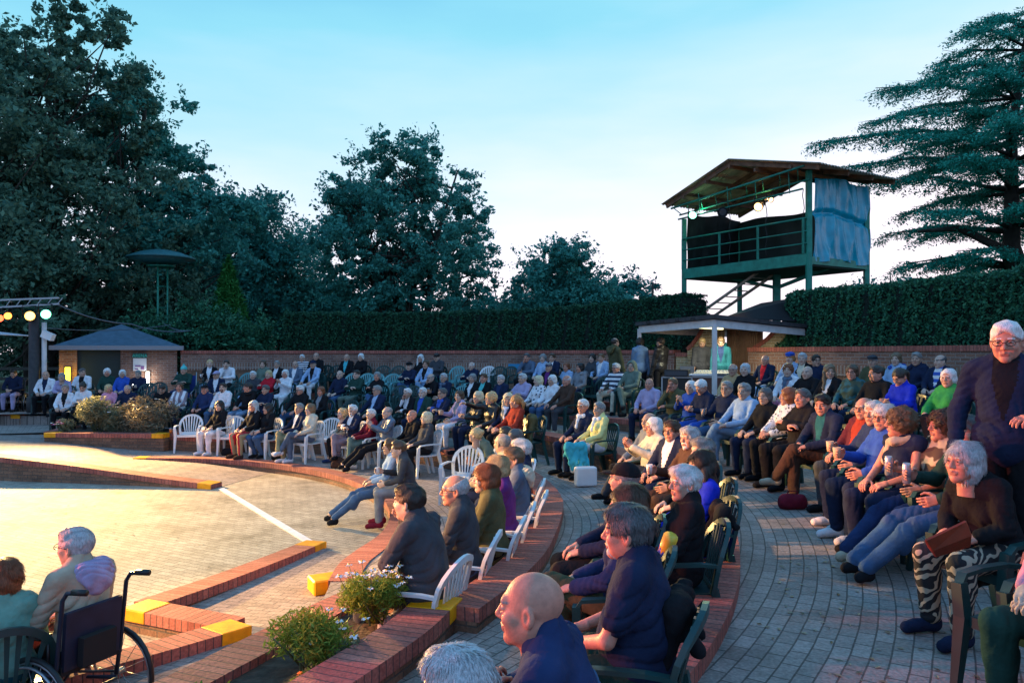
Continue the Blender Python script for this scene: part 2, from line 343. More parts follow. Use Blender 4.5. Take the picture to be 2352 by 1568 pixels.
# ---- head: face +Y, up +Z, centre between the ears; slots 0 skin 1 brow 2 eye white 3 iris 4 lips
_head = {}
def head_mesh(kind, h):
    key = (kind, h)
    if key in _head: return _head[key]
    f = Field((-.11, -.14, -.20), (.11, .14, .14), h); fem = kind == 'f'
    f.ell((0, -.014, .028), (.074, .094, .084), .02).ell((0, .022, -.035), (.058 if fem else .061, .062, .080), .03)
    f.cap((-.044, -.012, -.05), (-.012, .058, -.094), .020 if fem else .026, .016, .03).cap((.044, -.012, -.05), (.012, .058, -.094), .020 if fem else .026, .016, .03)
    f.ell((0, .064, -.097), (.020, .018, .016), .02)
    f.cap((-.034, .076, .027), (.034, .076, .027), .009 if fem else .012, None, .02)
    f.cap((0, .082, .018), (0, .103, -.024), .008, .0125, .012).ell((-.011, .092, -.030), (.009, .010, .008), .006).ell((.011, .092, -.030), (.009, .010, .008), .006)
    for sx in (-1, 1):
        f.ell((sx*.033, .098, .006), (.019, .018, .013), .012, cut=True)
        f.ell((sx*.041, .055, -.026), (.024, .028, .022), .02).ell((sx*.036, .030, -.056), (.019, .036, .032), .025)
        if h < .005: f.cap((sx*.021, .096, -.032), (sx*.035, .078, -.066), .0024, .0018, .005, cut=True).ell((sx*.031, .084, -.009), (.013, .006, .0035), .005).cap((sx*.056, .066, .010), (sx*.066, .052, .018), .0012, None, .003, cut=True)
        f.ell((sx*.077, -.012, -.008), (.011, .021, .032), .008, rz=sx*.35).ell((sx*.083, -.004, -.006), (.006, .010, .017), .006, cut=True)
        f.ell((sx*.032, .0735, .006), (.0145, .0145, .0115), .004)
    f.cap((-.021, .082, -.058), (0, .090, -.055), .0065, None, .007).cap((.021, .082, -.058), (0, .090, -.055), .0050, None, .009).cap((-.017, .081, -.067), (.017, .081, -.067), .0065, None, .010)
    f.cap((-.024, .094, -.062), (.024, .094, -.062), .0026, None, .004, cut=True)
    f.cap((0, -.022, -.06), (0, -.045, -.19), .052 if fem else .060, .058 if fem else .068, .025)
    V, Q = f.net(); C = V[Q].mean(1); mi = np.zeros(len(Q), int)
    x = np.abs(C[:, 0]); y = C[:, 1]; z = C[:, 2]
    e = (((x-.032)/.0145)**2+((z-.006)/.0046)**2 < 1) & (y > .066); mi[e] = 2
    mi[e & (((x-.031)**2+(z-.006)**2) < .0072**2)] = 3
    mi[(x > .014) & (x < .052) & (np.abs(z-(.0285-.10*np.abs(x-.028))) < (.0045 if h < .006 else .006)) & (y > .05)] = 1
    mi[(x < .024) & (z > -.075) & (z < -.0505) & (y > .078)] = 4
    _head[key] = (V, Q, mi); return _head[key]
# ---- hands: wrist at the origin, fingers +Y, palm faces -Z, thumb on +X
_hand = {}
def hand_mesh(curl, h):
    key = (round(curl, 2), h)
    if key in _hand: return _hand[key]
    f = Field((-.075, -.05, -.11), (.095, .21, .04), h)
    f.cap((0, -.04, 0), (0, .012, 0), .026, .025, .01)
    f.cap((-.022, .03, 0), (-.027, .082, -.002), .016, .014, .018).cap((.02, .03, 0), (.026, .085, 0), .017, .014, .018).cap((0, .02, 0), (0, .085, .002), .018, .014, .018)
    for i, (x, L) in enumerate(((-.033, .062), (-.012, .075), (.010, .080), (.031, .072))):
        c = curl*(1+.12*(1.5-i)); p = np.array((x, .086-(.008 if i == 0 else 0), 0)); a = c*.5
        for sgm, ra, rb in ((.46, .0098, .0088), (.30, .0088, .008), (.24, .008, .0068)):
            q = p+np.array((.10*x, math.cos(a), -math.sin(a)))*L*sgm*1.12; f.cap(p, q, ra, rb, .0035); p = q; a += c*.75
    p = np.array((.026, .022, -.008))
    for d, ra, rb in (((.030, .030, -.012), .015, .0115), ((.010, .030, -.010-.012*curl), .0115, .0098), ((-.002-.008*curl, .026, -.008), .0098, .008)):
        q = p+np.array(d); f.cap(p, q, ra, rb, .006); p = q
    _hand[key] = f.net(); return _hand[key]
def rotm(yaw=0, pitch=0, roll=0):
    return Matrix.Rotation(yaw, 4, 'Z') @ Matrix.Rotation(pitch, 4, 'X') @ Matrix.Rotation(roll, 4, 'Y')
# ---- the figure
LEGS = {  # knee, ankle, toe direction for left(-x) and right(+x)
 'n': (((-.13, .45, .50), (-.135, .44, .10), (-.02, .18)), ((.13, .45, .50), (.14, .40, .10), (.03, .18))),
 'wide': (((-.21, .42, .50), (-.20, .46, .10), (-.07, .17)), ((.21, .42, .50), (.21, .38, .10), (.08, .17))),
 'x': (((-.09, .44, .50), (-.11, .40, .10), (0, .18)), ((-.03, .46, .62), (-.21, .58, .27), (-.10, .14))),
 'y': (((.03, .46, .62), (.21, .58, .27), (.10, .14)), ((.09, .44, .50), (.11, .40, .10), (0, .18))),
 'out': (((-.10, .47, .44), (-.07, .86, .12), (-.03, .07)), ((.10, .47, .46), (.03, .90, .16), (.0, .07))),
 'tuck': (((-.11, .44, .49), (-.12, .24, .11), (-.01, .16)), ((.11, .44, .49), (.08, .28, .11), (.0, .17))),
}
ARMS = {  # elbow, wrist, hand forward, palm normal (down = -z) for left and right
 'lap': (((-.25, .08, .72), (-.11, .29, .645), (.4, .9, -.25)), ((.25, .08, .72), (.10, .31, .645), (-.35, .9, -.25))),
 'clasp': (((-.25, .12, .72), (-.07, .36, .66), (.55, .8, -.1)), ((.25, .12, .72), (.06, .36, .68), (-.6, .75, -.2))),
 'fold': (((-.255, .13, .79), (.05, .215, .84), (1, .05, .1)), ((.255, .13, .77), (-.05, .24, .80), (-1, -.02, .2))),
 'knees': (((-.25, .14, .76), (-.15, .40, .635), (.1, 1, -.35)), ((.25, .14, .76), (.15, .40, .635), (-.1, 1, -.35))),
 'chin': (((-.25, .13, .76), (.03, .24, .74), (.9, .3, 0)), ((.17, .25, .76), (.045, .15, .99), (-.25, .05, 1))),
 'cup': (((-.25, .08, .72), (-.11, .29, .645), (.4, .9, -.25)), ((.27, .08, .74), (.14, .32, .78), (-.2, .9, .25))),
 'phone': (((-.24, .11, .75), (-.05, .31, .76), (.45, .7, .35)), ((.24, .11, .75), (.05, .31, .76), (-.45, .7, .35))),
 'clap': (((-.26, .12, .78), (-.06, .34, .90), (.3, .5, .8)), ((.26, .12, .78), (.04, .34, .89), (-.3, .5, .8))),
 'down': (((-.27, .03, .70), (-.28, .20, .55), (0, .7, -.7)), ((.27, .03, .70), (.28, .20, .55), (0, .7, -.7))),
 'point': (((-.25, .08, .72), (-.11, .29, .645), (.4, .9, -.25)), ((.30, .22, .98), (.22, .46, 1.06), (-.1, 1, .1))),
 'rest': (((-.30, .02, .73), (-.28, .27, .70), (0, 1, -.1)), ((.30, .02, .73), (.28, .27, .70), (0, 1, -.1))),
}
_pose = {}
def figure(legs='n', arms='lap', lean=-.10, hy=0, hp=0, hr=0, fat=1.0, fem=False, stand=False, vox=.015, hv=.006, curl=.7, skirt=False, bare=False, hump=0, bow=0):
    key = (legs, arms, lean, hy, hp, hr, fat, fem, stand, vox, hv, curl, skirt, bare, bow)
    if key in _pose: return _pose[key]
    zs = 0.0
    pel = np.array((0, 0, .53 if not stand else .93)); up = np.array((0, math.sin(lean), math.cos(lean)))
    ub = lean+bow; up2 = np.array((0, math.sin(ub), math.cos(ub)))
    mid = pel+.26*up; nb = mid+.235*up2; fw = np.array((0, math.cos(ub), -math.sin(ub)))
    shx = .150 if fem else .180
    shl = mid+.185*up2+np.array((-shx, -.012, 0)); shr = shl+np.array((2*shx, 0, 0))
    # the arms are written for an upright body: shift with the chest
    off = mid-(pel+.26*np.array((0, math.sin(-.10), math.cos(-.10))))
    AL, AR = [[np.array(p, float) for p in a] for a in (ARMS[arms] if isinstance(arms, str) else arms)]
    for A in (AL, AR):
        A[0] = A[0]+off*(1, 1, 1)
        if arms in ('fold', 'chin', 'phone', 'clap', 'cup', 'point'): A[1] = A[1]+off*.9
        elif stand: A[1] = A[1]+off
        A[0][0] *= (shx+.05)/.24; 
        if arms in ('fold',): A[0][1] += .03*(fat-1)*5; A[1][1] += .06*(fat-1)*5
    if stand:
        LL = ((-.095, .02, .50), (-.11, -.02, .10), (-.05, .17)); LR = ((.10, .03, .50), (.12, .02, .10), (.06, .17)); hz = .90
        if legs == 'walk': LL = ((-.09, .12, .50), (-.10, .22, .12), (-.02, .17)); LR = ((.09, .0, .49), (.10, -.20, .14), (.02, .17))
    else: LL, LR = LEGS[legs]; hz = .52
    hips = [np.array((-.09, .02, hz)), np.array((.09, .02, hz))]
    hc = nb+.115*up2*.0+np.array((0, .035+.03*math.sin(ub), .128-.02*abs(math.sin(ub)))) + .04*max(0, math.sin(ub))*np.array((0, 1.6, -.6))
    HM = Matrix.Translation(Vector(hc)) @ rotm(hy, hp-ub*.0, hr) @ Matrix.Scale(1.06, 4)
    hi = (.62, 1.2 if not stand else .62, 1.35+(.55 if stand else 0)); lo = (-.62, -.55, -.02)
    def torso(f, g):
        f.ell(pel+.0*up, (.165+g*.8, .125+g, .12+g), .03, rx=-lean*.5).ell(pel+.14*up+np.array((0, .015*fat, 0)), (.145*fat+g, .115*fat**1.5+g, .16+g), .05, rx=-lean)
        f.ell(mid+.05*up2, (.158*(.93 if fem else 1)*fat**.5+g, .108*fat**.7+g, .18+g), .05, rx=-ub)
        if fem: f.ell(mid+.045*up2+fw*.075+np.array((-.07, 0, 0)), (.06+g, .055+g, .06+g), .04).ell(mid+.045*up2+fw*.075+np.array((.07, 0, 0)), (.06+g, .055+g, .06+g), .04)
        f.cap(shl+np.array((.03, 0, -.01)), shr-np.array((.03, 0, .01)), .050+g, None, .05)
        f.cap(shl+np.array((.07, 0, .01)), nb+np.array((-.01, .005, .02)), .05+g*.7, .052+g*.5, .05).cap(shr-np.array((.07, 0, -.01)), nb+np.array((.01, .005, .02)), .05+g*.7, .052+g*.5, .05)
    def arms_(f, g, t=1.0):
        for sh, (e, wr, hd) in ((shl, AL), (shr, AR)):
            f.cap(sh, e, (.042 if fem else .048)*fat**.5+g*.9, .036+g, .03).cap(e, e+(wr-e)*t, .036+g, .0265+g, .015)
    def legs_(f, g, t=1.0):
        for hp_, (kn, an, toe) in zip(hips, (LL, LR)):
            kn, an = np.array(kn), np.array(an)
            f.cap(hp_, kn, .084*fat**.5+g, .058+g, .03).cap(kn, kn+(an-kn)*t, .056+g, (.036 if not skirt else .05)+g*1.6, .015)
            f.ell(kn+(an-kn)*.3+np.array((0, -.02, 0)), (.052+g, .055+g, .11+g), .03)
    # body
    f = Field(lo, hi, vox); torso(f, 0); f.ell(pel, (.165, .125, .115), .04); arms_(f, 0); legs_(f, 0)
    f.cap(nb, nb+(hc-nb)*.45, .062 if fem else .068, .056 if fem else .062, .03)
    for (kn, an, toe) in (LL, LR):
        an = np.array(an); f.cap(an, an+np.array((0, -.01, -.05)), .038, .038, .02).cap(an+np.array((0, -.02, -.050)), an+np.array((toe[0]*.8, toe[1]*.8, -.062)), .028, .022, .02)
    V, Q = f.net(); Vs, Qs, Ms = [V], [Q], [np.zeros(len(Q), int)]; n = len(V)
    hV, hQ, hM = head_mesh('f' if fem else 'm', hv); Vs.append(xf(hV, HM)); Qs.append(hQ+n); Ms.append(hM); n += len(hV)
    for side, (e, wr, hd) in ((-1, AL), (1, AR)):
        hV, hQ = hand_mesh(curl, min(hv, .007)); y = Vector(hd).normalized()
        pn = Vector((side*-.9 if arms in ('fold', 'clap', 'chin', 'phone', 'cup') else side*-.25, -.25 if arms in ('chin', 'fold') else 0, -.9 if arms not in ('clap', 'cup', 'phone') else -.2))
        z = -(pn-y*pn.dot(y)).normalized(); x = y.cross(z)
        hv2 = hV.copy(); hq = hQ
        # thumb on the inner side: left hand keeps +X inward, right hand is mirrored
        flip = (x.x*side > 0)
        if flip: hv2[:, 0] *= -1; hq = hQ[:, ::-1]
        M = Matrix(((x.x, y.x, z.x, wr[0]), (x.y, y.y, z.y, wr[1]), (x.z, y.z, z.z, wr[2]), (0, 0, 0, 1)))
        Vs.append(xf(hv2, M)); Qs.append(hq+n); Ms.append(np.zeros(len(hq), int)); n += len(hV)
    body = mesh('body', np.concatenate(Vs), np.concatenate(Qs), smooth=True, mi=np.concatenate(Ms))
    # top
    g = .017 if vox > .0125 else .023; fk = 1.0 if vox > .0125 else .95; f = Field(lo, hi, vox); torso(f, g); arms_(f, g, .93 if not bare else .0)
    if bare:
        f = Field(lo, hi, vox); torso(f, g)
        for sh, (e, wr, hd) in ((shl, AL), (shr, AR)): f.cap(sh, sh+(e-sh)*(.62 if bare == 1 else .05), .054+g, .052+g, .03)
    f.cap(nb+np.array((0, -.012, .012)), nb+np.array((0, .0, .05)), .068+g*.4, .064+g*.4, .02)
    if stand: f.ell(pel+np.array((0, 0, -.04)), (.17+g, .13+g, .13), .04)
    f.ell(pel+.035*up+np.array((0, .01, 0)), (.170+g, .135+g+.06*(fat-1), .105), .03)
    f.wob(.004*fk, 26).fold(.013*fk, 34, 1.0).fold(.008*fk, 60, 2.5)
    V, Q = f.net(); C = V[Q].mean(1); t = (C-mid)@up2; tf = (C-mid)@fw
    mi = ((np.abs(C[:, 0]) < np.clip((t+.16)*.26, 0, .07)) & (tf > .03) & (t > -.16) & (t < .30)).astype(int)
    top = mesh('top', V, Q, smooth=True, mi=mi)
    # trousers
    g2 = (.010 if vox > .0125 else .017) if not skirt else .022; f = Field(lo, (hi[0], hi[1], 1.12 if stand else .80), vox)
    f.ell(pel+np.array((0, -.005, -.005)), (.168+g2*.5, .130+g2, .112), .03); legs_(f, g2, .97 if bare != 2 else .8)
    f.wob(.003*fk, 30, 1).fold(.010*fk, 45, 2.0)
    V, Q = f.net(); tr = mesh('trousers', V, Q, smooth=True)
    shs = []
    for (kn, an, toe) in (LL, LR):
        f = Field(lo, (hi[0], hi[1]+.1, .5), min(vox, .014)); an = np.array(an); f.cap(an+np.array((0, -.028, -.045)), an+np.array((toe[0]*.9, toe[1]*.9, -.060)), .044, .038, .02).cap(an+np.array((0, -.02, -.02)), an+np.array((0, -.02, -.05)), .046, .044, .02)
        f.ell(an+np.array((toe[0]*.55, toe[1]*.55, -.045)), (.040, .05, .034), .02)
        f.plane((0, 0, .006 if not legs == 'out' else -.01), (0, 0, -1))
        V, Q = f.net(); shs.append(mesh('shoe', V, Q, smooth=True))
    r = dict(body=body, top=top, trousers=tr, shoes=shs, HM=HM, wr=(AL[1], AR[1]), nb=nb, mid=mid, up=up2, fw=fw, hc=hc, shl=shl, shr=shr, pel=pel, e=(AL[0], AR[0]), legs=(LL, LR))
    _pose[key] = r; return r
# ---- hair and hats in head coordinates
_hair = {}
def hair_mesh(st, h=.008):
    if (st, h) in _hair: return _hair[(st, h)]
    f = Field((-.17, -.26, -.42), (.16, .16, .20), h)
    sk = lambda g, k=.02: f.ell((0, -.016, .030), (.074+g, .094+g, .084+g), k)
    def face(z=.058, w=.058, dep=-.035): f.ell((0, .105, z-.115), (w, .088, .122), .010, cut=True)
    def below(p, n): f.plane(p, n, .004)
    if st == 'short':
        sk(.011); f.ell((0, .03, .085), (.06, .06, .03), .03); face(.066, .062); below((0, -.06, -.045), (0, .55, -.83)); f.ell((-.085, .03, -.03), (.03, .05, .045), .01, cut=True).ell((.085, .03, -.03), (.03, .05, .045), .01, cut=True); f.wob(.003, 90)
    elif st == 'thick':
        sk(.014); f.ell((0, .032, .086), (.066, .06, .035), .03); face(.068, .062); below((0, -.06, -.065), (0, .45, -.89)); f.ell((-.09, .035, -.035), (.03, .05, .05), .01, cut=True).ell((.09, .035, -.035), (.03, .05, .05), .01, cut=True); f.wob(.005, 70)
    elif st == 'fringe':   # bald crown with hair round the back
        sk(.006); f.ell((0, .05, .10), (.082, .125, .092), .01, cut=True); face(.05, .07); below((0, -.06, -.045), (0, .5, -.87)); f.ell((-.085, .03, -.03), (.03, .05, .045), .01, cut=True).ell((.085, .03, -.03), (.03, .05, .045), .01, cut=True); f.wob(.002, 90)
    elif st == 'bob':
        sk(.015); f.ell((0, -.030, -.038), (.088, .086, .080), .04); face(.064, .060); f.ell((0, .12, -.08), (.062, .10, .12), .01, cut=True); below((0, 0, -.115), (0, .12, -1)); f.wob(.005, 60)
    elif st == 'long':
        sk(.020); f.ell((0, -.04, -.08), (.100, .080, .14), .04).ell((0, -.07, -.22), (.11, .05, .15), .05)
        f.cap((-.082, .015, -.02), (-.095, .045, -.29), .024, .026, .03).cap((.082, .015, -.02), (.095, .045, -.29), .024, .026, .03); face(.064, .058); f.ell((0, .13, -.08), (.06, .11, .14), .01, cut=True); f.wob(.006, 50)
    elif st == 'curly':
        sk(.018); f.ell((0, -.03, -.005), (.091, .088, .080), .03); face(.058, .060); f.ell((0, .12, -.08), (.066, .10, .12), .01, cut=True); below((0, 0, -.075), (0, .3, -1)); f.wob(.009, 95).wob(.006, 150, 2)
    elif st == 'pony':
        sk(.010); face(.066, .062); below((0, -.06, -.05), (0, .5, -.87)); f.cap((0, -.11, .04), (0, -.145, -.03), .026, .034, .02).cap((0, -.145, -.03), (.01, -.135, -.14), .034, .014, .02); f.wob(.003, 80)
    elif st == 'bun':
        sk(.011); face(.066, .062); below((0, -.06, -.05), (0, .5, -.87)); f.ell((0, -.10, .075), (.04, .04, .038), .015); f.wob(.003, 80)
    elif st == 'cap':
        sk(.015); below((0, 0, .040), (0, .10, -1)); f.ell((0, .10, .045), (.070, .085, .012), .008); f.plane((0, 0, .032), (0, .10, -1))
    elif st == 'flat':
        sk(.018); f.ell((0, .02, .085), (.09, .115, .035), .02); below((0, 0, .045), (0, .0, -1)); f.ell((0, .105, .048), (.06, .045, .011), .006)
    elif st == 'beanie':
        sk(.018); below((0, 0, .020), (0, .1, -1)); f.cap((0, -.01, .13), (0, -.01, .15), .03, .03, .004); f.wob(.003, 110)
    elif st == 'hood':
        sk(.032); f.ell((0, -.06, -.10), (.12, .10, .10), .05); f.cap((0, -.08, .0), (0, -.12, -.08), .07, .06, .05); f.ell((0, .12, -.02), (.074, .12, .115), .02, cut=True); f.wob(.004, 40)
    elif st == 'band':     # headband
        sk(.022, .0); f.plane((0, 0, .075), (0, -.25, 1)); f.plane((0, 0, .050), (0, .25, -1))
    elif st == 'scruff':   # short beard
        f.ell((0, .022, -.035), (.063, .069, .088), .03).ell((0, .062, -.095), (.028, .026, .024), .02); f.plane((0, 0, -.048), (0, -.25, 1)); f.ell((0, .10, -.058), (.024, .03, .009), .005, cut=True); f.wob(.002, 120)
        f.ell((0, -.06, -.05), (.09, .075, .09), .01, cut=True)
    elif st == 'hooddown':  # hood lying on the shoulders
        f.cap((-.092, .03, -.150), (-.075, -.12, -.135), .036, .055, .03).cap((.092, .03, -.150), (.075, -.12, -.135), .036, .055, .03).cap((-.07, -.13, -.13), (.07, -.13, -.13), .058, .058, .04).ell((0, -.165, -.19), (.12, .055, .10), .04); f.wob(.006, 45).fold(.012, 60, 1)
    elif st == 'scarf':
        f.cap((-.055, .03, -.15), (-.055, -.06, -.14), .035, .035, .03).cap((.055, .03, -.15), (.055, -.06, -.14), .035, .035, .03).cap((-.05, .05, -.155), (.05, .05, -.155), .034, .034, .03).cap((-.05, -.08, -.13), (.05, -.08, -.13), .035, .035, .03).cap((.03, .07, -.17), (.05, .10, -.33), .03, .035, .03); f.wob(.005, 60)
    V, Q = f.net()
    if h < .006 and st in ('short', 'thick', 'fringe', 'bob', 'long', 'curly', 'pony', 'bun', 'scruff'):
        # strands lying on the surface
        T = np.concatenate([Q[:, :3], Q[:, [0, 2, 3]]]); a, b_, c_ = V[T[:, 0]], V[T[:, 1]], V[T[:, 2]]; N = np.cross(b_-a, c_-a); ar = np.linalg.norm(N, axis=1); N /= ar[:, None]+1e-12
        g_ = np.random.default_rng(3); k = {'scruff': 1500, 'fringe': 3500, 'long': 14000, 'bob': 9000, 'curly': 9000}.get(st, 6500); i = g_.choice(len(T), k, p=ar/ar.sum()); u, v_ = g_.random((2, k, 1)); sw = u+v_ > 1; u = np.where(sw, 1-u, u); v_ = np.where(sw, 1-v_, v_)
        P = a[i]+(b_[i]-a[i])*u+(c_[i]-a[i])*v_; n_ = N[i]; C0 = np.array((0, -.016, .03)); rad = P-C0; fl = np.stack([rad[:, 0]*3.2, rad[:, 1]*1.5-.05, -.10-np.clip(.06-rad[:, 2], 0, 1)*6], 1)
        if st == 'curly': fl = fl*.3+g_.normal(size=(k, 3))*.5
        fl += g_.normal(size=(k, 3))*.09*np.linalg.norm(fl, axis=1)[:, None]; fl -= n_*(fl*n_).sum(1)[:, None]; fl /= np.linalg.norm(fl, axis=1)[:, None]+1e-9; sd = np.cross(n_, fl)
        L = ({'short': .020, 'thick': .030, 'fringe': .014, 'scruff': .007, 'curly': .026}.get(st, .042)*(.6+.8*g_.random(k)))[:, None]; wd = (.0011+.0009*g_.random(k))[:, None]
        if st == 'scruff': wd = wd*.6
        l1 = (.0008+.0022*g_.random(k))[:, None]; p0 = P-n_*.001; p1 = P+fl*L*.5+n_*l1; p2 = P+fl*L+n_*(l1*.2-.001)
        if st == 'curly': p1 += n_*.006; 
        VV = np.stack([p0-sd*wd, p0+sd*wd, p1+sd*wd, p1-sd*wd, p2+sd*wd*.3, p2-sd*wd*.3], 1).reshape(-1, 3); b0 = len(V)+np.arange(k)*6
        Q = np.concatenate([Q, np.stack([b0, b0+1, b0+2, b0+3], 1), np.stack([b0+3, b0+2, b0+4, b0+5], 1)]); V = np.concatenate([V, VV])
    m = mesh('hair_'+st, V, Q, smooth=True); _hair[(st, h)] = m; return m
def glasses_mesh():
    if 'gl' in _hair: return _hair['gl']
    b = MB()
    for sx in (-1, 1):
        b.tube([(sx*.033+.024*math.cos(a), .100, .004+.017*math.sin(a)) for a in [i*math.pi/6 for i in range(12)]], .0022, 5, closed=True)
        b.tube([(sx*.057, .099, .010), (sx*.078, .05, .010), (sx*.082, -.01, .004)], .002, 5)
    b.tube([(-.009, .103, .006), (.009, .103, .006)], .002, 5)
    _hair['gl'] = b.mesh('glasses'); return _hair['gl']
# ---- cloth and hair colours
CLC = {'black': (.012, .012, .015), 'navy': (.014, .022, .055), 'dkblue': (.02, .035, .10), 'blue': (.03, .09, .42), 'royal': (.012, .03, .50), 'ltblue': (.30, .42, .62), 'denim': (.055, .11, .22), 'ltdenim': (.17, .27, .42),
 'white': (.72, .70, .74), 'cream': (.62, .54, .42), 'grey': (.20, .21, .24), 'dkgrey': (.055, .058, .07), 'beige': (.42, .34, .25), 'khaki': (.30, .25, .14), 'tan': (.46, .30, .16), 'brown': (.07, .038, .028), 'olive': (.085, .085, .045),
 'green': (.03, .26, .07), 'dkgreen': (.02, .055, .045), 'teal': (.015, .10, .13), 'aqua': (.10, .48, .48), 'red': (.50, .015, .03), 'wine': (.16, .012, .028), 'rust': (.30, .04, .025), 'pink': (.70, .28, .40), 'lilac': (.38, .32, .50), 'mauve': (.24, .17, .20),
 'purple': (.13, .03, .17), 'maroon': (.10, .018, .03), 'mint': (.16, .36, .30), 'yellow': (.72, .66, .28), 'lime': (.2, .8, .1), 'slate': (.09, .13, .20), 'sage': (.13, .17, .14), 'turq': (.06, .42, .50)}
HRC = {'white': (.72, .70, .70), 'silver': (.50, .50, .52), 'grey': (.26, .25, .25), 'dkgrey': (.09, .09, .095), 'blond': (.55, .38, .19), 'ltblond': (.68, .55, .36), 'brown': (.085, .045, .025), 'ltbrown': (.18, .11, .06), 'auburn': (.22, .065, .022), 'black': (.012, .011, .012), 'dark': (.03, .02, .016), 'ginger': (.45, .20, .07)}
def cloth(c, leather=False):
    if c in MATS: return MATS[c]
    if c in CLC: return pm('cloth_'+c, CLC[c], .9, .22, 7, .35, 30, spec=.12)
    if c.startswith('l:'): return pm('leather_'+c[2:], CLC[c[2:]], .38, .3, 6, .5, 14)
    return stripes(*c.split('/'))
def stripes(c1, c2, n='12', ax='z'):
    k = '/'.join((c1, c2, n, ax))
    if k in MATS: return MATS[k]
    m = bpy.data.materials.new('cloth_striped'); m.use_nodes = True; t = m.node_tree; b = t.nodes['Principled BSDF']; b.inputs['Roughness'].default_value = .85
    c = nn(t, 'ShaderNodeTexCoord')
    if ax in 'xyz':
        wv = nn(t, 'ShaderNodeTexWave', bands_direction=ax.upper()); wv.inputs['Scale'].default_value = float(n)/6.3*2; wv.inputs['Distortion'].default_value = .4
        t.links.new(c.outputs['Object'], wv.inputs['Vector']); fac = wv.outputs['Fac']; st = [(.45, CLC[c1]), (.55, CLC[c2])]
    elif ax == 's':
        wv = nn(t, 'ShaderNodeTexWave', wave_type='RINGS'); wv.inputs['Scale'].default_value = float(n); wv.inputs['Distortion'].default_value = 9; wv.inputs['Detail'].default_value = 1.5; wv.inputs['Detail Scale'].default_value = 1.6
        t.links.new(c.outputs['Object'], wv.inputs['Vector']); fac = wv.outputs['Fac']; st = [(.60, CLC[c1]), (.66, CLC[c2])]
    else:
        vo = nn(t, 'ShaderNodeTexVoronoi'); vo.inputs['Scale'].default_value = float(n); t.links.new(c.outputs['Object'], vo.inputs['Vector']); fac = vo.outputs['Distance']; st = [(.28, CLC[c2]), (.34, CLC[c1])]
        if ax == 'f':
            nz_ = nn(t, 'ShaderNodeTexNoise'); nz_.inputs['Scale'].default_value = float(n); nz_.inputs['Detail'].default_value = 1; t.links.new(c.outputs['Object'], nz_.inputs['Vector']); fac = nz_.outputs[0]; st = [(.5, CLC[c1]), (.56, CLC[c2])]
    o = ramp(t, fac, st); t.links.new(o, b.inputs['Base Color']); MATS[k] = m; return m
def hairmat(c):
    k = 'hair_'+c
    if k in MATS: return MATS[k]
    col = HRC[c]; m = bpy.data.materials.new(k); m.use_nodes = True; t = m.node_tree; b = t.nodes['Principled BSDF']; b.inputs['Roughness'].default_value = .5
    tcx = nn(t, 'ShaderNodeTexCoord'); mpp = nn(t, 'ShaderNodeMapping'); mpp.inputs['Scale'].default_value = (230, 90, 30); t.links.new(tcx.outputs['Object'], mpp.inputs[0])
    z = nn(t, 'ShaderNodeTexNoise'); z.inputs['Scale'].default_value = 1; z.inputs['Detail'].default_value = 3; z.inputs['Distortion'].default_value = .4; t.links.new(mpp.outputs[0], z.inputs['Vector'])
    o = ramp(t, z.outputs[0], [(.30, tuple(v*.60 for v in col)), (.65, tuple(min(1, v*1.2) for v in col))]); t.links.new(o, b.inputs['Base Color'])
    bu = nn(t, 'ShaderNodeBump'); bu.inputs['Strength'].default_value = .7; bu.inputs['Distance'].default_value = .006; t.links.new(z.outputs[0], bu.inputs['Height']); t.links.new(bu.outputs[0], b.inputs['Normal'])
    MATS[k] = m; return m
SK = [pm('skin', (.50, .29, .215), .5, .13, 40, .12, 170, spec=.3, det=7), pm('skin_ruddy', (.54, .245, .175), .5, .15, 38, .12, 170, spec=.3, det=7), pm('skin_pale', (.58, .37, .29), .5, .10, 40, .12, 170, spec=.35, det=7)]
for q in SK:
    q.node_tree.nodes['Principled BSDF'].inputs['Subsurface Weight'].default_value = 0
EYEW = pm('eye_white', (.34, .30, .29), .3); IRIS = pm('iris', (.03, .025, .02), .15); LIPS = pm('lips', (.40, .18, .14), .5)
def person(loc, face, hair='short', hc='grey', top='navy', tro='black', shoe='black', inner=None, skin=0, scale=1.0, gl=0, beard=None, extra=(), hh=.008, label='', group=None, **kw):
    P = figure(**kw); M = [SK[skin], hairmat(hc if hc else 'grey') if (hair not in ('none',)) else hairmat('grey'), EYEW, IRIS, LIPS]
    b = link('person', P['body'], M); b.location = loc; b.rotation_euler = (0, 0, face); b.scale = (scale,)*3
    tag(b, label, 'person', group)
    T = cloth(top); link('top', P['top'], [T, cloth(inner) if inner else T], b)
    link('trousers', P['trousers'], cloth(tro), b); [link('shoe', q, cloth(shoe), b) for q in P['shoes']]
    hats = {'cap': 'cap', 'flat': 'flat_cap', 'beanie': 'knitted_hat', 'band': 'headband', 'hood': 'hood'}
    def onhead(nm, me, mt): o = link(nm, me, mt, b); o.matrix_local = P['HM']; return o
    for st in hair.split('+'):
        if st in ('none', 'bald'): continue
        s2, _, c2 = st.partition(':')
        if s2 in hats: onhead(hats[s2], hair_mesh(s2, hh), cloth(c2 or 'black'))
        else: onhead('hair', hair_mesh(s2, hh), hairmat(c2 or hc))
    if beard: onhead('beard', hair_mesh('scruff', .006), hairmat(beard))
    if gl: onhead('glasses', glasses_mesh(), pm('glasses_frame', (.02, .015, .015), .3))
    for e in extra:
        nm, c2 = e.split(':'); onhead({'hooddown': 'hood', 'scarf': 'scarf'}[nm], hair_mesh(nm, hh), cloth(c2))
    return b, P
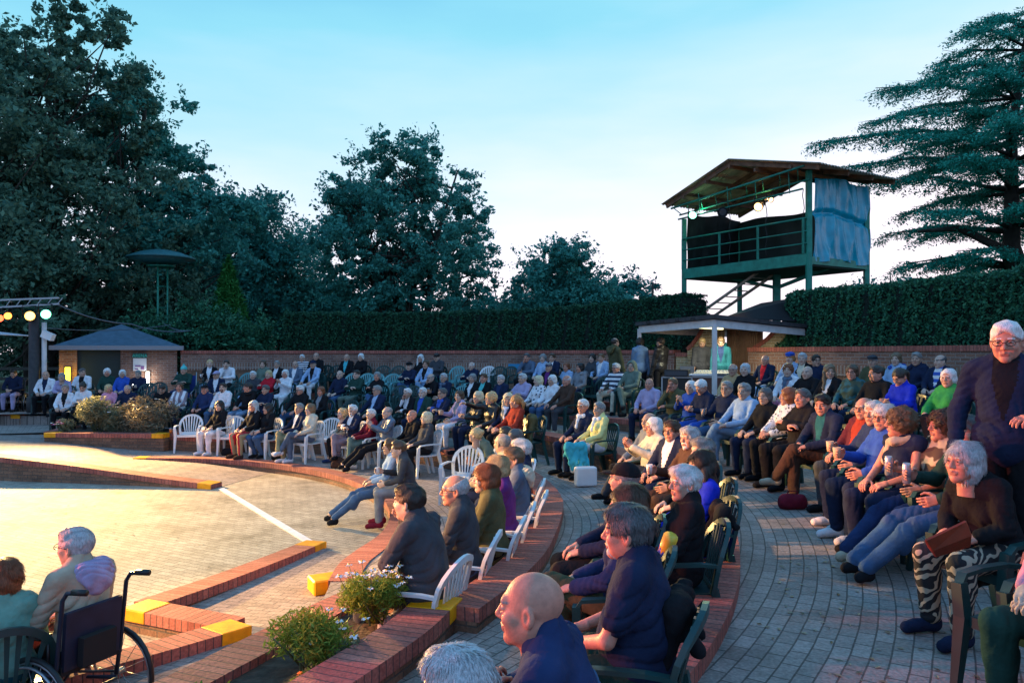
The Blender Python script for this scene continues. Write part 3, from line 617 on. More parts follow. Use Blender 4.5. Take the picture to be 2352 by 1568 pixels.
# ------------------------------------------------------------------ the place: terraces round a sunken stage
zA, zB, zC, zD, zE, zF = -2.62, -2.42, -2.08, -1.76, -1.50, -1.28
def tab(pairs):
    a = np.array(sorted(pairs), float); return lambda th: float(np.interp(th, a[:, 0], a[:, 1]))
def smooth(f, k=7):
    return lambda th: sum(f(th+j*1.6) for j in range(-k, k+1))/(2*k+1)
R1 = smooth(tab([(-60, 6.9), (-45, 6.9), (-30, 6.2), (-14, 5.3), (0, 5.45), (18, 5.6), (35, 5.85), (50, 6.25), (65, 6.72), (77, 7.2), (87, 7.55), (102, 7.85), (150, 8.4)]), 4)
R2 = smooth(tab([(-110, 9.6), (-70, 8.9), (-43, 8.3), (-32, 8.0), (-10, 7.65), (12, 7.75), (30, 8.1), (47, 8.6), (60, 8.9), (80, 8.95), (97, 9.0), (103, 10.3), (112, 11.2), (150, 12.5)]), 3)
R3 = smooth(tab([(-110, 11.2), (-70, 10.6), (-38, 9.95), (-20, 9.55), (-10, 9.45), (10, 9.5), (25, 9.65), (37, 9.9), (45, 10.2), (60, 10.7), (85, 10.9), (97, 11.2), (105, 12.2), (118, 14.2), (150, 15)]), 3)
R4 = smooth(tab([(-110, 13.2), (-60, 12.5), (-25, 12.2), (0, 12.0), (20, 12.0), (33, 12.2), (40, 12.1), (50, 12.2), (85, 12.8), (105, 14.0), (120, 15.4), (150, 16.5)]), 3)
R5 = smooth(tab([(-110, 15.2), (-40, 14.5), (0, 14.1), (28, 14.0), (34, 13.5), (42, 13.55), (48, 14.0), (60, 14.1), (85, 14.6), (105, 15.4), (120, 16.6), (150, 18)]), 3)
RW = lambda th: 16.35
def pt(f, th, z=0, off=0):
    r = (f(th) if callable(f) else f)+off; a = R(th); return (CEN[0]+r*math.cos(a), CEN[1]+r*math.sin(a), z)
def strip(name, fa, fb, z, th0, th1, mat, label=None, step=1.5, kind='structure', oa=0, ob=0, zb=None):
    n = int((th1-th0)/step)+1; ths = np.linspace(th0, th1, n); V = []; Fc = []
    for th in ths: zz = z(th) if callable(z) else z; V += [pt(fa, th, zz, oa), pt(fb, th, zz, ob)]
    Fc = [(2*i, 2*i+1, 2*i+3, 2*i+2) for i in range(n-1)]
    b = MB(); b.add(V, Fc); o = b.build(name, mat); o['kind'] = kind; return o
g = MB(); g.add([(-400, -150, -2.66), (400, -150, -2.66), (400, 700, -2.66), (-400, 700, -2.66)], [(0, 1, 2, 3)]); g.build('ground', M_lawn)['kind'] = 'structure'
g = MB(); g.poly([pt(R1, t)[:2] for t in range(-40, 104, 2)]+[(-12, 19.2), (-20, 19), (-20, 0), (-3, 0), (-2, 3)], -2.655, zA); g.build('stage_floor', M_stage)['kind'] = 'structure'
zBf = lambda th: float(np.interp(th, [-33, -8, 25], [-2.37, -2.39, zB]))
strip('front_terrace', R1, R2, zBf, -33, 101, M_paver_low)
strip('middle_terrace', R2, R3, zC, -105, 150, M_paver)
strip('upper_terrace', R3, R4, zD, -110, 150, M_paver)
strip('back_terrace', R4, R5, zE, -110, 150, M_paver)
strip('top_terrace', R5, 17.6, zF, -110, 150, M_paver)
strip('lawn', 17.6, 120, zF-.01, -110, 160, M_lawn, step=4)
# ramps: the far one falls from the left into the ring, the near one from the bottom edge
def loft(name, A, B, mat, zoff=0):
    n = len(A); b = MB(); V = []
    def rs(P):
        P = np.array(P, float); t = np.linspace(0, 1, len(P)); q = np.linspace(0, 1, 24); return np.stack([np.interp(q, t, P[:, i]) for i in range(3)], 1)
    A, B = rs(A), rs(B)
    for p, q in zip(A, B): V += [p+np.array((0, 0, zoff)), q+np.array((0, 0, zoff))]
    b.add(V, [(2*i+1, 2*i, 2*i+2, 2*i+3) for i in range(23)]); o = b.build(name, mat); o['kind'] = 'structure'; return o
K0 = [(-16, 17.6, -1.92), (-13, 16.75, -2.02), (-10.7, 16.0, -2.12), (-8.9, 15.65, -2.26), (-7.2, 15.3, -2.42), (-5.75, 14.95, -2.53)]
K1b = [(-16, 20.4, -1.98), (-12.5, 19.6, -2.10), (-10.5, 19.1, -2.25), (-8.8, 17.75, -2.40), (-7, 17.45, -2.47), (-5.3, 16.8, -2.586)]
K0r = [(x, y, z if k < 4 else (-2.44, -2.585)[k-4]) for k, (x, y, z) in enumerate(K0)]
loft('far_ramp', K0r, K1b, M_path, -.03)
loft('left_path', [(-16, 20.1, -2.02), (-12.5, 19.3, -2.15), (-10.2, 18.5, -2.33), (-8.6, 17.3, -2.47)], [(-17, 22.6, -2.07), (-12.2, 21.7, -2.09), (-8.6, 19.2, -2.425), (-7.4, 18.0, -2.425)], M_path, .004)
N1 = [(-2.65, 10.4, -2.54), (-2.95, 9.3, -2.50), (-3.25, 8.3, -2.46), (-3.55, 7.45, -2.42)]
N2 = [(-2.42, 6.85, -2.40), (-2.85, 6.2, -2.36), (-3.3, 5.5, -2.30), (-3.9, 4.5, -2.22), (-4.8, 3.2, -2.12)]
P1 = [(-1.22, 6.95, -2.10), (-1.42, 6.4, -2.06), (-1.62, 5.8, -2.04), (-1.85, 5.2, -2.03), (-2.1, 4.6, -2.03), (-2.45, 3.9, -2.03), (-2.9, 3.1, -2.03)]
P2 = [(-.55, 5.95, -1.88), (-.72, 5.3, -1.88), (-.96, 4.7, -1.88), (-1.28, 4.0, -1.88), (-1.78, 3.1, -1.88)]
loft('near_ramp', [(-2.65, 10.4, -2.61), (-3.45, 7.4, -2.56), (-2.4, 6.8, -2.50), (-3.3, 5.4, -2.42), (-4.8, 3.2, -2.22)], [(-1.7, 9.5, -2.61), (-1.35, 7.9, -2.56), (-1.6, 6.8, -2.50), (-2.2, 5.3, -2.40), (-3.1, 3.2, -2.22)], M_path)
# ---- walls with a brick coping; P: centre line with the top z, zb: foot
def wall(name, label, cat, P, wd, zb, cope=.105, yel=(), mats=(None, None), group=None, sub=6, yl=.30, over=.02, parts=('coping', 'brick_face'), zfun=None):
    P = np.array(P, float); m = len(P)
    if sub > 1:
        q = np.linspace(0, m-1, (m-1)*sub+1); k = np.arange(m)
        # Catmull-Rom
        def cr(c):
            e = np.concatenate([[2*c[0]-c[1]], c, [2*c[-1]-c[-2]]]); o = []
            for s_ in q:
                i = min(int(s_), m-2); t = s_-i; a, b_, c_, d_ = e[i:i+4]
                o.append(.5*((2*b_)+(-a+c_)*t+(2*a-5*b_+4*c_-d_)*t*t+(-a+3*b_-3*c_+d_)*t**3))
            return np.array(o)
        P = np.stack([cr(P[:, i]) for i in range(3)], 1)
    d = np.gradient(P[:, :2], axis=0); d /= np.linalg.norm(d, axis=1)[:, None]; nrm = np.stack([-d[:, 1], d[:, 0]], 1)
    s = np.concatenate([[0], np.cumsum(np.linalg.norm(np.diff(P, axis=0), axis=1))])
    t = tag(empty(name, (float(P[0, 0]), float(P[0, 1]), 0)), label, cat, group)
    base = Vector((float(P[0, 0]), float(P[0, 1]), 0))
    def band(nm, w_, zt, zl, mat, cap=True):
        h = w_/2; V = []; Fc = []; uv = []
        for i in range(len(P)):
            L = P[i, :2]+nrm[i]*h; Rr = P[i, :2]-nrm[i]*h; a = zt[i]; b_ = zl[i]
            for p, z in ((L, b_), (L, a), (Rr, a), (Rr, b_)): V.append((p[0]-base.x, p[1]-base.y, z))
        for i in range(len(P)-1):
            for k, (u0, u1) in enumerate((((0), None), (1, None), (2, None))):
                a, b_ = i*4+k, i*4+k+1; Fc.append((a, b_, b_+4, a+4)); 
                v0, v1 = (V[a][2], V[b_][2]) if k != 1 else (0, w_)
                uv.append([(s[i], v0), (s[i], v1), (s[i+1], v1), (s[i+1], v0)])
        n = len(P)*4
        Fc += [(3, 2, 1, 0), (n-4, n-3, n-2, n-1)]; uv += [[(w_, V[3][2]), (w_, V[2][2]), (0, V[1][2]), (0, V[0][2])], [(0, V[n-4][2]), (0, V[n-3][2]), (w_, V[n-2][2]), (w_, V[n-1][2])]]
        b = MB(); b.add(V, Fc, uv); return b.build(nm, mat, t)
    zt = P[:, 2]; band(parts[0], wd, zt, zt-cope, mats[0] or M_cope)
    zl = np.array([zfun(*p) for p in P]) if zfun else np.full(len(P), zb)
    if (zt-cope-zl).max() > .02: band(parts[1], wd-2*over, zt-cope-.001, np.minimum(zl, zt-cope-.01), mats[1] or M_face)
    for e in yel:   # painted end blocks, arc positions 0..1
        i0 = e; L = s[-1]; a = i0*L; 
        a0, a1 = (a, a+yl) if i0 < .5 else (a-yl, a)
        a0, a1 = max(-.004, a0 if a0 > 0 else -.004), (L+.004 if a1 >= L else a1)
        p0 = np.array([np.interp(a0, s, P[:, i]) for i in range(3)]); p1 = np.array([np.interp(a1, s, P[:, i]) for i in range(3)]); dd = (p1-p0)[:2]; dd /= np.linalg.norm(dd)
        if i0 < .5: p0[:2] -= dd*.004
        else: p1[:2] += dd*.004
        b = MB(); up = Vector((0, 0, 1)); A = Vector(p0)-base; B = Vector(p1)-base; A.z += .004; B.z += .004
        b.bar(A-Vector((0, 0, cope/2+.004)), B-Vector((0, 0, cope/2+.004)), wd+.012, cope+.012); o = b.build('painted_end_block', M_yel, t)
        bv = o.modifiers.new('b', 'BEVEL'); bv.width = .012; bv.segments = 2
    return t
def ring(fn, t0, t1, z, off=0, step=6):
    n = max(2, int(abs(t1-t0)/step)); zf = z if callable(z) else (lambda th: z)
    return [pt(fn, th, zf(th), off) for th in np.linspace(t0, t1, n+1)]
wall('retaining_wall', 'curved brick kerb wall below the far front row of white chairs, yellow end block', 'wall', ring(R1, 101, 26, zB+.012, .15), .32, zA-.02, yel=(0, ), zfun=lambda x, y, z: zA-.02)
wall('retaining_wall', 'low curved kerb wall in front of the near row of white chairs', 'wall', ring(R1, 25.6, -20, lambda th: zBf(th)+.012, .15), .32, zA-.02, yel=())
z2 = lambda th: float(np.interp(th, [-33, -10, 12, 30, 60, 101], [-1.89, -1.91, -1.95, -1.99, zC+.02, zC+.02]))
wall('retaining_wall', 'curved wall with red brick coping directly behind the near white chairs', 'wall', ring(R2, -32, 99, z2, .0), .34, zB-.02, yel=(), zfun=lambda x, y, z: zB-.02)
wall('retaining_wall', 'curved wall with header brick coping behind the dark chairs beside the right aisle', 'wall', ring(R3, -75, 39, zD+.10, -.02), .42, zC-.02)
wall('retaining_wall', 'low brick riser under the third far row of seats', 'wall', ring(R3, 41, 106, zD+.012, .10), .30, zC-.02)
wall('retaining_wall', 'brick riser behind the right aisle seats leading to the sound desk', 'wall', ring(R4, -75, 50, zE+.012, .12), .30, zD-.02)
wall('retaining_wall', 'brick riser under the fourth far row of seats', 'wall', ring(R4, 52, 108, zE+.012, .12), .30, zD-.02)
wall('retaining_wall', 'topmost brick riser, under the back row of seats', 'wall', ring(R5, -60, 112, zF+.012, .12), .30, zE-.02)
wall('retaining_wall', 'brick wall of the seats beside the lamp post, yellow end block, far left', 'wall', [(-19, 22.95, -1.80), (-16.2, 22.8, -1.80), (-14.35, 22.6, -1.80)], .34, -2.1, yel=(.999,), zfun=lambda x, y, z: -2.15)
g = MB(); g.poly([(-24, 22.7), (-14.2, 22.45), (-12.9, 22.4), (-12.6, 24.5), (-15, 27), (-24, 27)], -2.2, -1.83); g.build('lamp_terrace', M_paver)['kind'] = 'structure'
wall('kerb_wall', 'tapering brick wall between the stage floor and the far ramp, yellow end block', 'wall', K0, .34, zA, yel=(.999,), zfun=lambda x, y, z: zA-.02, sub=8)
wall('kerb_wall', 'low brick kerb from the end of the white line to the yellow corner', 'wall', N1, .30, zA, yel=(0, ), zfun=lambda x, y, z: zA-.02)
wall('kerb_wall', 'short pale-topped brick wall between two yellow corners by the wheelchair', 'wall', [(-3.62, 7.38, -2.405), (-2.95, 7.08, -2.405), (-2.5, 6.87, -2.405)], .30, zA, yel=(0, ), zfun=lambda x, y, z: zA-.02)
wall('kerb_wall', 'brick kerb beside the wheelchair running down from a yellow end block', 'wall', N2, .30, zA, yel=(0,), zfun=lambda x, y, z: zA-.02)
# planters
FB = tag(empty('flower_bed', (-1.6, 5, 0)), None)
bpy.data.objects.remove(FB)
def bed(label, pieces, soil, name='flower_bed'):
    t = None
    for i, (P, wd, zb, ye) in enumerate(pieces):
        q = wall(name if i == 0 else 'bed_wall', label if i == 0 else None, 'flower bed' if i == 0 else None, P, wd, zb, yel=ye, zfun=lambda x, y, z, zb=zb: zb)
        if i == 0: t = q
        else:
            for c in list(q.children):
                lw = q.location.copy(); c.parent = t; c.location = lw-t.location
            bpy.data.objects.remove(q)
    poly, z = soil; b = MB(); lo = t.location
    b.poly([(p[0]-lo.x, p[1]-lo.y) for p in poly], z-.5, z); b.build('soil', M_soil, t); return t
bed('brick flower bed with red coping and yellow blocks beside the near white chairs',
    [(P2, .34, -2.5, (0,)), (P1, .32, -2.7, ()), ([(-.78, 6.12, -1.885), (-.98, 6.38, -1.885), (-1.12, 6.56, -1.885)], .30, -2.5, ())],
    ([(-.68, 5.95), (-.82, 5.3), (-1.1, 4.6), (-1.8, 3.3), (-2.78, 3.3), (-2.1, 4.6), (-1.85, 5.2), (-1.6, 5.85), (-1.3, 6.6), (-1.1, 6.5)], -2.09))
bed('brick flower bed with dusty shrubs and yellow corners beside the far white chairs',
    [([(-8.55, 19.0, -1.98), (-9.9, 19.1, -1.98), (-11.6, 19.2, -1.98)], .32, -2.6, (0, .999)), ([(-11.7, 19.45, -1.985), (-11.9, 20.4, -1.985), (-12.1, 21.3, -1.985)], .3, -2.4, ()), ([(-8.5, 19.3, -1.985), (-8.7, 20.0, -1.985), (-8.9, 20.6, -1.985)], .3, -2.5, ())],
    ([(-8.6, 19.1), (-11.65, 19.3), (-12, 21.3), (-8.9, 20.7)], -2.03))
b = MB(); rr_ = random.Random(4)
for k in range(420):
    x, y, z = rr_.choice([(rr_.uniform(-9, -3), rr_.uniform(6, 14), zA)]*2+[(rr_.uniform(.7, 1.3), rr_.uniform(5, 9), zC), (rr_.uniform(1.6, 3), rr_.uniform(3.4, 8), zD), (rr_.uniform(1.6, 3), rr_.uniform(3.4, 8), zD)])
    if z == zC and math.hypot(x-CEN[0], y-CEN[1]) < 8.1: continue
    if z == zD and math.hypot(x-CEN[0], y-CEN[1]) < 10.1: continue
    a = rr_.uniform(0, 6.28); l_ = rr_.uniform(.012, .03); c, s_ = math.cos(a)*l_, math.sin(a)*l_; z += .006
    b.add([(x-c, y-s_, z), (x+s_*.5, y-c*.5, z+.004), (x+c, y+s_, z+.002), (x-s_*.5, y+c*.5, z+.005)], [(0, 1, 2, 3)])
b.build('fallen_leaves', leafmat('leaf_litter', (.10, .07, .03), (.38, .33, .22), .1))['kind'] = 'stuff'
# loose yellow block, white threshold line
b = MB(); b.box((0, 0, .08), (.42, .30, .16)); o = b.build('yellow_block', M_yel, loc=(-1.98, 8.35, zA+.045), rot=(0, 0, .5)); tag(o, 'separate yellow painted block at the end of the pink kerb near the daisies', 'block'); bv = o.modifiers.new('b', 'BEVEL'); bv.width = .015
b = MB(); b.bar((-5.6, 14.8, zA+.012), (-2.72, 10.5, zA+.012), .11, .02); b.build('threshold_strip', M_line)['kind'] = 'structure'
# ---- back wall of the arena
def arc_wall(name, label, t0, t1, zt, group=None, mats=(M_wall, M_wallb)):
    t = tag(empty(name, pt(RW, t0)), label, 'wall', group); base = Vector(t.location); n = max(2, int(abs(t1-t0)/2)); ths = np.linspace(t0, t1, n+1)
    def bandw(nm, ro, ri, za, zb, mat):
        V = []; Fc = []; uv = []
        for th in ths:
            for rr, z in ((ri, za), (ri, zb), (ro, zb), (ro, za)):
                p = pt(rr, th, z); V.append((p[0]-base.x, p[1]-base.y, z))
        for i in range(n):
            u0, u1 = R(ths[i])*16.3, R(ths[i+1])*16.3
            for k in range(3):
                a, c = i*4+k, i*4+k+1; Fc.append((a, c, c+4, a+4)); v0, v1 = (V[a][2], V[c][2]) if k != 1 else (0, .3); uv.append([(u0, v0), (u0, v1), (u1, v1), (u1, v0)])
        m = n*4; Fc += [(3, 2, 1, 0), (m, m+1, m+2, m+3)]; uv += [[(0, V[3][2]), (0, V[2][2]), (.3, V[1][2]), (.3, V[0][2])]]*2
        b = MB(); b.add(V, Fc, uv); return b.build(nm, mat, t)
    zt0 = zt
    bandw('coping', 16.66, 16.31, zt0-.11, zt0, M_cope)
    bandw('upper_courses', 16.64, 16.345, zt0-.42, zt0-.111, mats[0])
    bandw('soldier_course', 16.64, 16.33, zt0-.66, zt0-.421, mats[1])
    bandw('lower_courses', 16.64, 16.35, zF-.1, zt0-.661, M_face if mats[0] is M_wall else mats[0]); return t
arc_wall('brick_wall', 'long curved brick wall with soldier course under the far hedge', 104, 44.2, .09)
arc_wall('brick_wall', 'brick wall under the clipped hedge behind the upper right seats', 36.0, -45, .15)
arc_wall('brick_wall', 'lamplit tan brick wall between the canopy posts behind the sound desk', 44.0, 38.9, .02, mats=(M_tan, M_tan))
# ------------------------------------------------------------------ foliage helpers
def leaves(C, s, name, mat, parent=None, up=.0, asp=.5, jit=.35, loc=None):
    n = len(C); nr = RNG.normal(size=(n, 3)); nr[:, 2] += up; nr /= np.linalg.norm(nr, axis=1)[:, None]
    a = np.cross(nr, RNG.normal(size=(n, 3))); a /= np.linalg.norm(a, axis=1)[:, None]; b = np.cross(nr, a)
    sz = (s*(1+jit*RNG.normal(size=n)).clip(.4, 1.8))[:, None]
    V = np.stack([C-a*sz, C+b*sz*asp-nr*sz*.15, C+a*sz, C-b*sz*asp-nr*sz*.15], 1).reshape(-1, 3)
    return link(name, mesh(name, V, np.arange(4*n).reshape(n, 4)), mat, parent, loc=loc)
LF = dict(far=leafmat('leaf_dark', (.02, .14, .13), (.06, .32, .26), .25), mid=leafmat('leaf_mid', (.03, .18, .16), (.10, .40, .31), .3), brown=leafmat('leaf_brownish', (.045, .13, .10), (.15, .28, .18), .25),
          hedge_dark=leafmat('leaf_hedge_dark', (.010, .055, .038), (.035, .13, .065), .1), cedar=leafmat('needle_cedar', (.012, .22, .16), (.05, .44, .32), .15), hedge=leafmat('leaf_hedge', (.014, .085, .055), (.06, .22, .11), .1), con=leafmat('needle_green', (.015, .10, .02), (.03, .17, .035), .1),
          ivy=leafmat('leaf_ivy', (.04, .22, .02), (.10, .42, .05), .2), bush=leafmat('leaf_bush', (.13, .20, .03), (.28, .38, .06), .3), sage=leafmat('leaf_dusty', (.13, .15, .09), (.28, .29, .18), .2))
def sprigs(c, r, n, sq=.8):
    k = max(5, int(r*9)); p = RNG.normal(size=(k, 3)); p /= np.linalg.norm(p, axis=1)[:, None]; p *= (RNG.random(k)**.4)[:, None]*r; p[:, 2] *= sq
    q = RNG.normal(size=(n, 3)); q /= np.linalg.norm(q, axis=1)[:, None]; q *= (RNG.random(n)**.5)[:, None]*r*.36; q[:, 2] *= .75
    return p[RNG.integers(0, k, n)]+q+c
def clump(c, r, n, sq=.8):
    p = RNG.normal(size=(n, 3)); p /= np.linalg.norm(p, axis=1)[:, None]; p *= (RNG.random(n)**.45)[:, None]*r; p[:, 2] *= sq; return p+c
def tree(name, label, loc, h, crown, mat, nl, ls, trunks=1, seed=1, group='trees behind the arena', lean=0, cl=1.0, cr=(.7, 1.4), gap=.0, bare=.25):
    "crown: list of (cx, cy, cz, rx, ry, rz) relative; many leaf clumps inside with limbs running out to them"
    global RNG; RNG = np.random.default_rng(seed); rnd = random.Random(seed)
    t = tag(empty(name, loc), label, 'tree', group); C = []; B = MB(); cents = []
    nl = int(nl*2.3); ls *= .66; vol = sum(a[3]*a[4]*a[5] for a in crown)
    for c in crown:
        k = int(cl*120*c[3]*c[4]*c[5]/vol)+6
        for _ in range(k):
            v = RNG.normal(size=3); v /= np.linalg.norm(v); v *= RNG.random()**.33
            cents.append(np.array(c[:3])+v*np.array(c[3:]))
    cents = np.array(cents)
    per = nl//len(cents)
    for c in cents:
        r = rnd.uniform(*cr); C.append(sprigs(c, r, int(per*rnd.uniform(.5, 1.5)), .75))
        for _ in range(2):  # ragged sprays sticking out
            v = RNG.normal(size=3); v /= np.linalg.norm(v); v[2] = abs(v[2])*.8; C.append(c+v*(r*.8+RNG.random(max(3, per//16))*r*.9)[:, None]+RNG.normal(size=(max(3, per//16), 3))*.13)
    tops = []
    for k in range(trunks):
        x0 = (k-(trunks-1)/2)*.45; P = [Vector((x0, 0, 0)), Vector((x0*1.6+rnd.uniform(-.3, .3), rnd.uniform(-.3, .3), h*.3)), Vector((x0*2.4+rnd.uniform(-.5, .5)+lean*.5, 0, h*.55)), Vector((x0*3+rnd.uniform(-.6, .6)+lean, 0, h*.85))]
        r0 = h*.028/math.sqrt(trunks)**.5; B.tube(P, [r0, r0*.75, r0*.5, r0*.15], 8); tops.append(P)
    for c in cents[::2]:
        P = rnd.choice(tops); f = max(.22, min(.9, c[2]/h*.75)); i = min(2, int(f*3.4)); q = P[i].lerp(P[i+1], rnd.random())
        if q.z > c[2]: q = P[max(0, i-1)].lerp(P[i], rnd.random())
        c = Vector(c); m1_ = q.lerp(c, .5)+Vector((rnd.uniform(-.3, .3), rnd.uniform(-.3, .3), -.1*(c-q).length+rnd.uniform(0, .4))); rr = .018*h*.28
        B.tube([q, m1_, c], [rr, rr*.6, rr*.2], 5)
    B.build('trunk', M_bark, t); leaves(np.concatenate(C), ls, 'crown', mat, t); return t
TR = tree
def at(x, d, z=zF): return ((x-CX)/F*d, d, z)
# the big dark trees at the left
TR('broadleaf_tree', 'tall dark tree with brownish leaves filling the upper left corner', at(90, 31), 15, [(-1, 0, 10, 4.2, 3.4, 5), (1.8, .5, 12, 3.0, 3, 3.6), (3.0, 0, 7.2, 3.4, 3, 2.6), (-4.5, 0, 7, 3, 3, 4), (.2, 0, 5, 4.6, 3, 2)], LF['brown'], 30000, .145, 2, 11, cl=1.5, cr=(.4, 1.0))
TR('broadleaf_tree', 'dark leafy tree overhanging the lamp post at the left edge', at(-60, 28), 13, [(0, 0, 7.5, 3.2, 3, 4.5), (.5, 0, 4, 3.5, 3, 2.4)], LF['brown'], 18000, .14, 1, 12)
TR('broadleaf_tree', 'blue-green tree reaching out over the mushroom-topped mast', at(330, 34), 15, [(0, 0, 9.2, 3.0, 3, 3.6), (1.6, 0, 6.4, 3.2, 3, 2.6), (-1.2, 0, 11.8, 2.0, 2.2, 2.5), (.0, 0, 4.2, 4.2, 3, 2.2)], LF['mid'], 27000, .145, 1, 13, cl=1.3, cr=(.4, 1.0))
TR('broadleaf_tree', 'rounded dark tree with a flat top behind the green conifer', at(540, 40), 10.5, [(0, 0, 6.6, 2.7, 3, 3.2), (-1, 0, 4, 3.2, 3, 2.5)], LF['far'], 30000, .15, 1, 14)
TR('broadleaf_tree', 'small thin tree with sky showing through, right of the conifer', at(655, 42), 8.6, [(.2, 0, 6.0, 1.7, 2, 2.3), (.9, 0, 3.6, 2.0, 2, 2.2), (-1.2, 0, 2.6, 1.2, 2, 1.6)], LF['mid'], 11000, .14, 2, 15)
TR('broadleaf_tree', 'round many-stemmed tree standing centre against the pale sky', at(925, 36), 11.6, [(0, 0, 8.2, 3.3, 3, 3.2), (-1.6, 0, 6.0, 2.6, 3, 3.0), (2.1, 0, 6.2, 2.5, 3, 3.0), (-2.4, 0, 8.0, 1.8, 2, 1.5), (.3, 0, 9.9, 1.7, 1.8, 1.5), (.2, 0, 4.4, 3.9, 3, 1.6)], LF['mid'], 34000, .13, 4, 16, cl=1.6, cr=(.4, .95))
TR('broadleaf_tree', 'smaller bushy tree between the centre tree and the lighting tower', at(1290, 38), 7.6, [(-.1, 0, 5.4, 1.7, 2, 1.8), (-1.0, 0, 3.6, 2.2, 2, 1.7), (1.3, 0, 3.6, 1.9, 2, 1.5)], LF['mid'], 20000, .13, 2, 17, cr=(.4, .9))
TR('broadleaf_tree', 'low round bush-like tree beside the thin pole', at(1430, 40), 6, [(0, 0, 3.5, 1.8, 2, 1.7), (-1.2, 0, 2.6, 1.6, 2, 1.3)], LF['far'], 13000, .13, 1, 18, cr=(.4, .9))
TR('broadleaf_tree', 'far dark tree low behind the tower and the right hedge', at(2060, 46), 7.2, [(0, 0, 3.2, 3.4, 3, 2.2), (3.6, 0, 3.0, 2.4, 3, 2.0)], LF['far'], 16000, .17, 1, 19)
TR('broadleaf_tree', 'dark undergrowth tree between the left trees and the shed', at(210, 33), 7, [(-2, 0, 2.8, 3.2, 2, 2.4), (2.0, 0, 2.6, 3.4, 2, 2.2)], LF['brown'], 22000, .13, 2, 20)
TR('broadleaf_tree', 'low dark tree behind the hedge below the centre tree', at(780, 44), 6.5, [(-1.5, 0, 3.6, 2.6, 2, 1.9), (1.8, 0, 3.0, 3, 2, 1.6)], LF['far'], 16000, .15, 2, 21, cr=(.5, 1.0))
TR('broadleaf_tree', 'dark tree low behind the hedge right of the centre tree', at(1120, 44), 6.0, [(-1.0, 0, 3.0, 2.6, 2, 1.4), (1.8, 0, 2.8, 2.2, 2, 1.4)], LF['far'], 13000, .15, 2, 22, cr=(.5, 1.0))
# cedar on the right: level plates of foliage on long limbs
def cedar(loc, h):
    global RNG; RNG = np.random.default_rng(5); rnd = random.Random(5)
    t = tag(empty('cedar_tree', loc), 'large cedar with level layered branches at the right edge', 'tree'); B = MB(); C = []
    tr_ = [Vector((1.3, 0, 0)), Vector((.7, 0, 2.6)), Vector((-.1, 0, 5.0)), Vector((-.1, 0, 9)), Vector((.6, 0, h))]; B.tube(tr_, [.46, .38, .28, .17, .04], 10)
    B.tube([Vector((.7, 0, 2.8)), Vector((-.6, -.3, 4.9)), Vector((-2.2, -.4, 5.6)), Vector((-3.6, -.4, 5.5))], [.24, .17, .11, .05], 8)
    B.tube([Vector((.3, 0, 4.0)), Vector((1.6, -.3, 5.6)), Vector((2.9, -.4, 6.6))], [.2, .14, .06], 8)
    zs = [4.7, 6.0, 7.2, 8.35, 9.4, 10.4, 11.3, 12.2, 13.0]
    for zi, z0 in enumerate(zs):
        Lm = float(np.interp(z0, [4, 5.5, 7, 8.3, 10.5, 12.5, 13.6], [4.4, 5.2, 5.6, 6.9, 5.3, 2.5, .6])); nb = 8 if z0 < 11 else 6
        for k in range(nb):
            az = k*6.283/nb+zi*1.1+rnd.uniform(-.22, .22); L = Lm*rnd.uniform(.72, 1.08); z = z0+rnd.uniform(-.22, .22)
            q = Vector((float(np.interp(z, [0, 2.6, 5, 9, h], [1.3, .7, -.1, -.1, .6])), 0, z-.3)); d = Vector((math.cos(az), math.sin(az), 0)); up_ = rnd.uniform(.02, .13)
            e = q+d*L+Vector((0, 0, L*up_-.1)); m_ = q+d*L*.5+Vector((rnd.uniform(-.2, .2), rnd.uniform(-.2, .2), L*up_*.5+.28)); B.tube([q, m_, e], [.09*(1-zi/16), .055, .012], 5)
            side = Vector((-d.y, d.x, 0))
            for j in range(int(L*3.1)):
                u = .20+.80*(j+rnd.random())/(L*3.1); u = min(u, 1); p = (q.lerp(m_, u*2) if u < .5 else m_.lerp(e, u*2-1)); wdt = (1-u)*1.25+.35
                for sgn in (-1, 1):
                    if rnd.random() < .12: continue
                    tip = p+side*sgn*wdt*rnd.uniform(.5, 1.1)+d*rnd.uniform(.3, .9)+Vector((0, 0, rnd.uniform(-.26, .02)))
                    B.tube([p, tip], [.02, .006], 3)
                    n = int(120*wdt)+40; tt = RNG.random(n)[:, None]; P_ = np.array(p)*(1-tt)+np.array(tip)*tt; P_ += RNG.normal(size=(n, 3))*np.array((.14, .14, .035)); P_[:, 2] -= (tt[:, 0]**2)*.26; C.append(P_)
    B.build('trunk', M_bark, t); leaves(np.concatenate(C), .048, 'crown', LF['cedar'], t, up=.9, asp=.42)
cedar(at(2330, 27), 13.7)
# conifer
def conifer(loc, h, r):
    t = tag(empty('conifer_tree', loc), 'small bright green conifer in front of the far trees, left of the hedge', 'tree'); C = []
    for k in range(60):
        z = h*(k+.5)/60; rr = r*(1-z/h)**.8; n = int(60+260*rr)
        a = RNG.random(n)*6.283; q = rr*(RNG.random(n)**.5); C.append(np.stack([q*np.cos(a), q*np.sin(a), z+RNG.normal(size=n)*.12-q*.35], 1))
    b = MB(); b.tube([(0, 0, 0), (0, 0, h*.97)], [.12, .02], 6); b.build('trunk', M_bark, t); leaves(np.concatenate(C), .11, 'crown', LF['con'], t, up=.3, asp=.25)
conifer(at(525, 30), 4.9, 1.55)
TR('holly_tree', 'black-looking dense shrub tree under the mushroom-topped mast', at(450, 29.5), 4, [(-.3, 0, 1.9, 1.9, 1.4, 1.4), (1.6, 0, 1.5, 1.5, 1.4, 1.2)], LF['hedge'], 16000, .09, 2, 23, cr=(.4, .8))
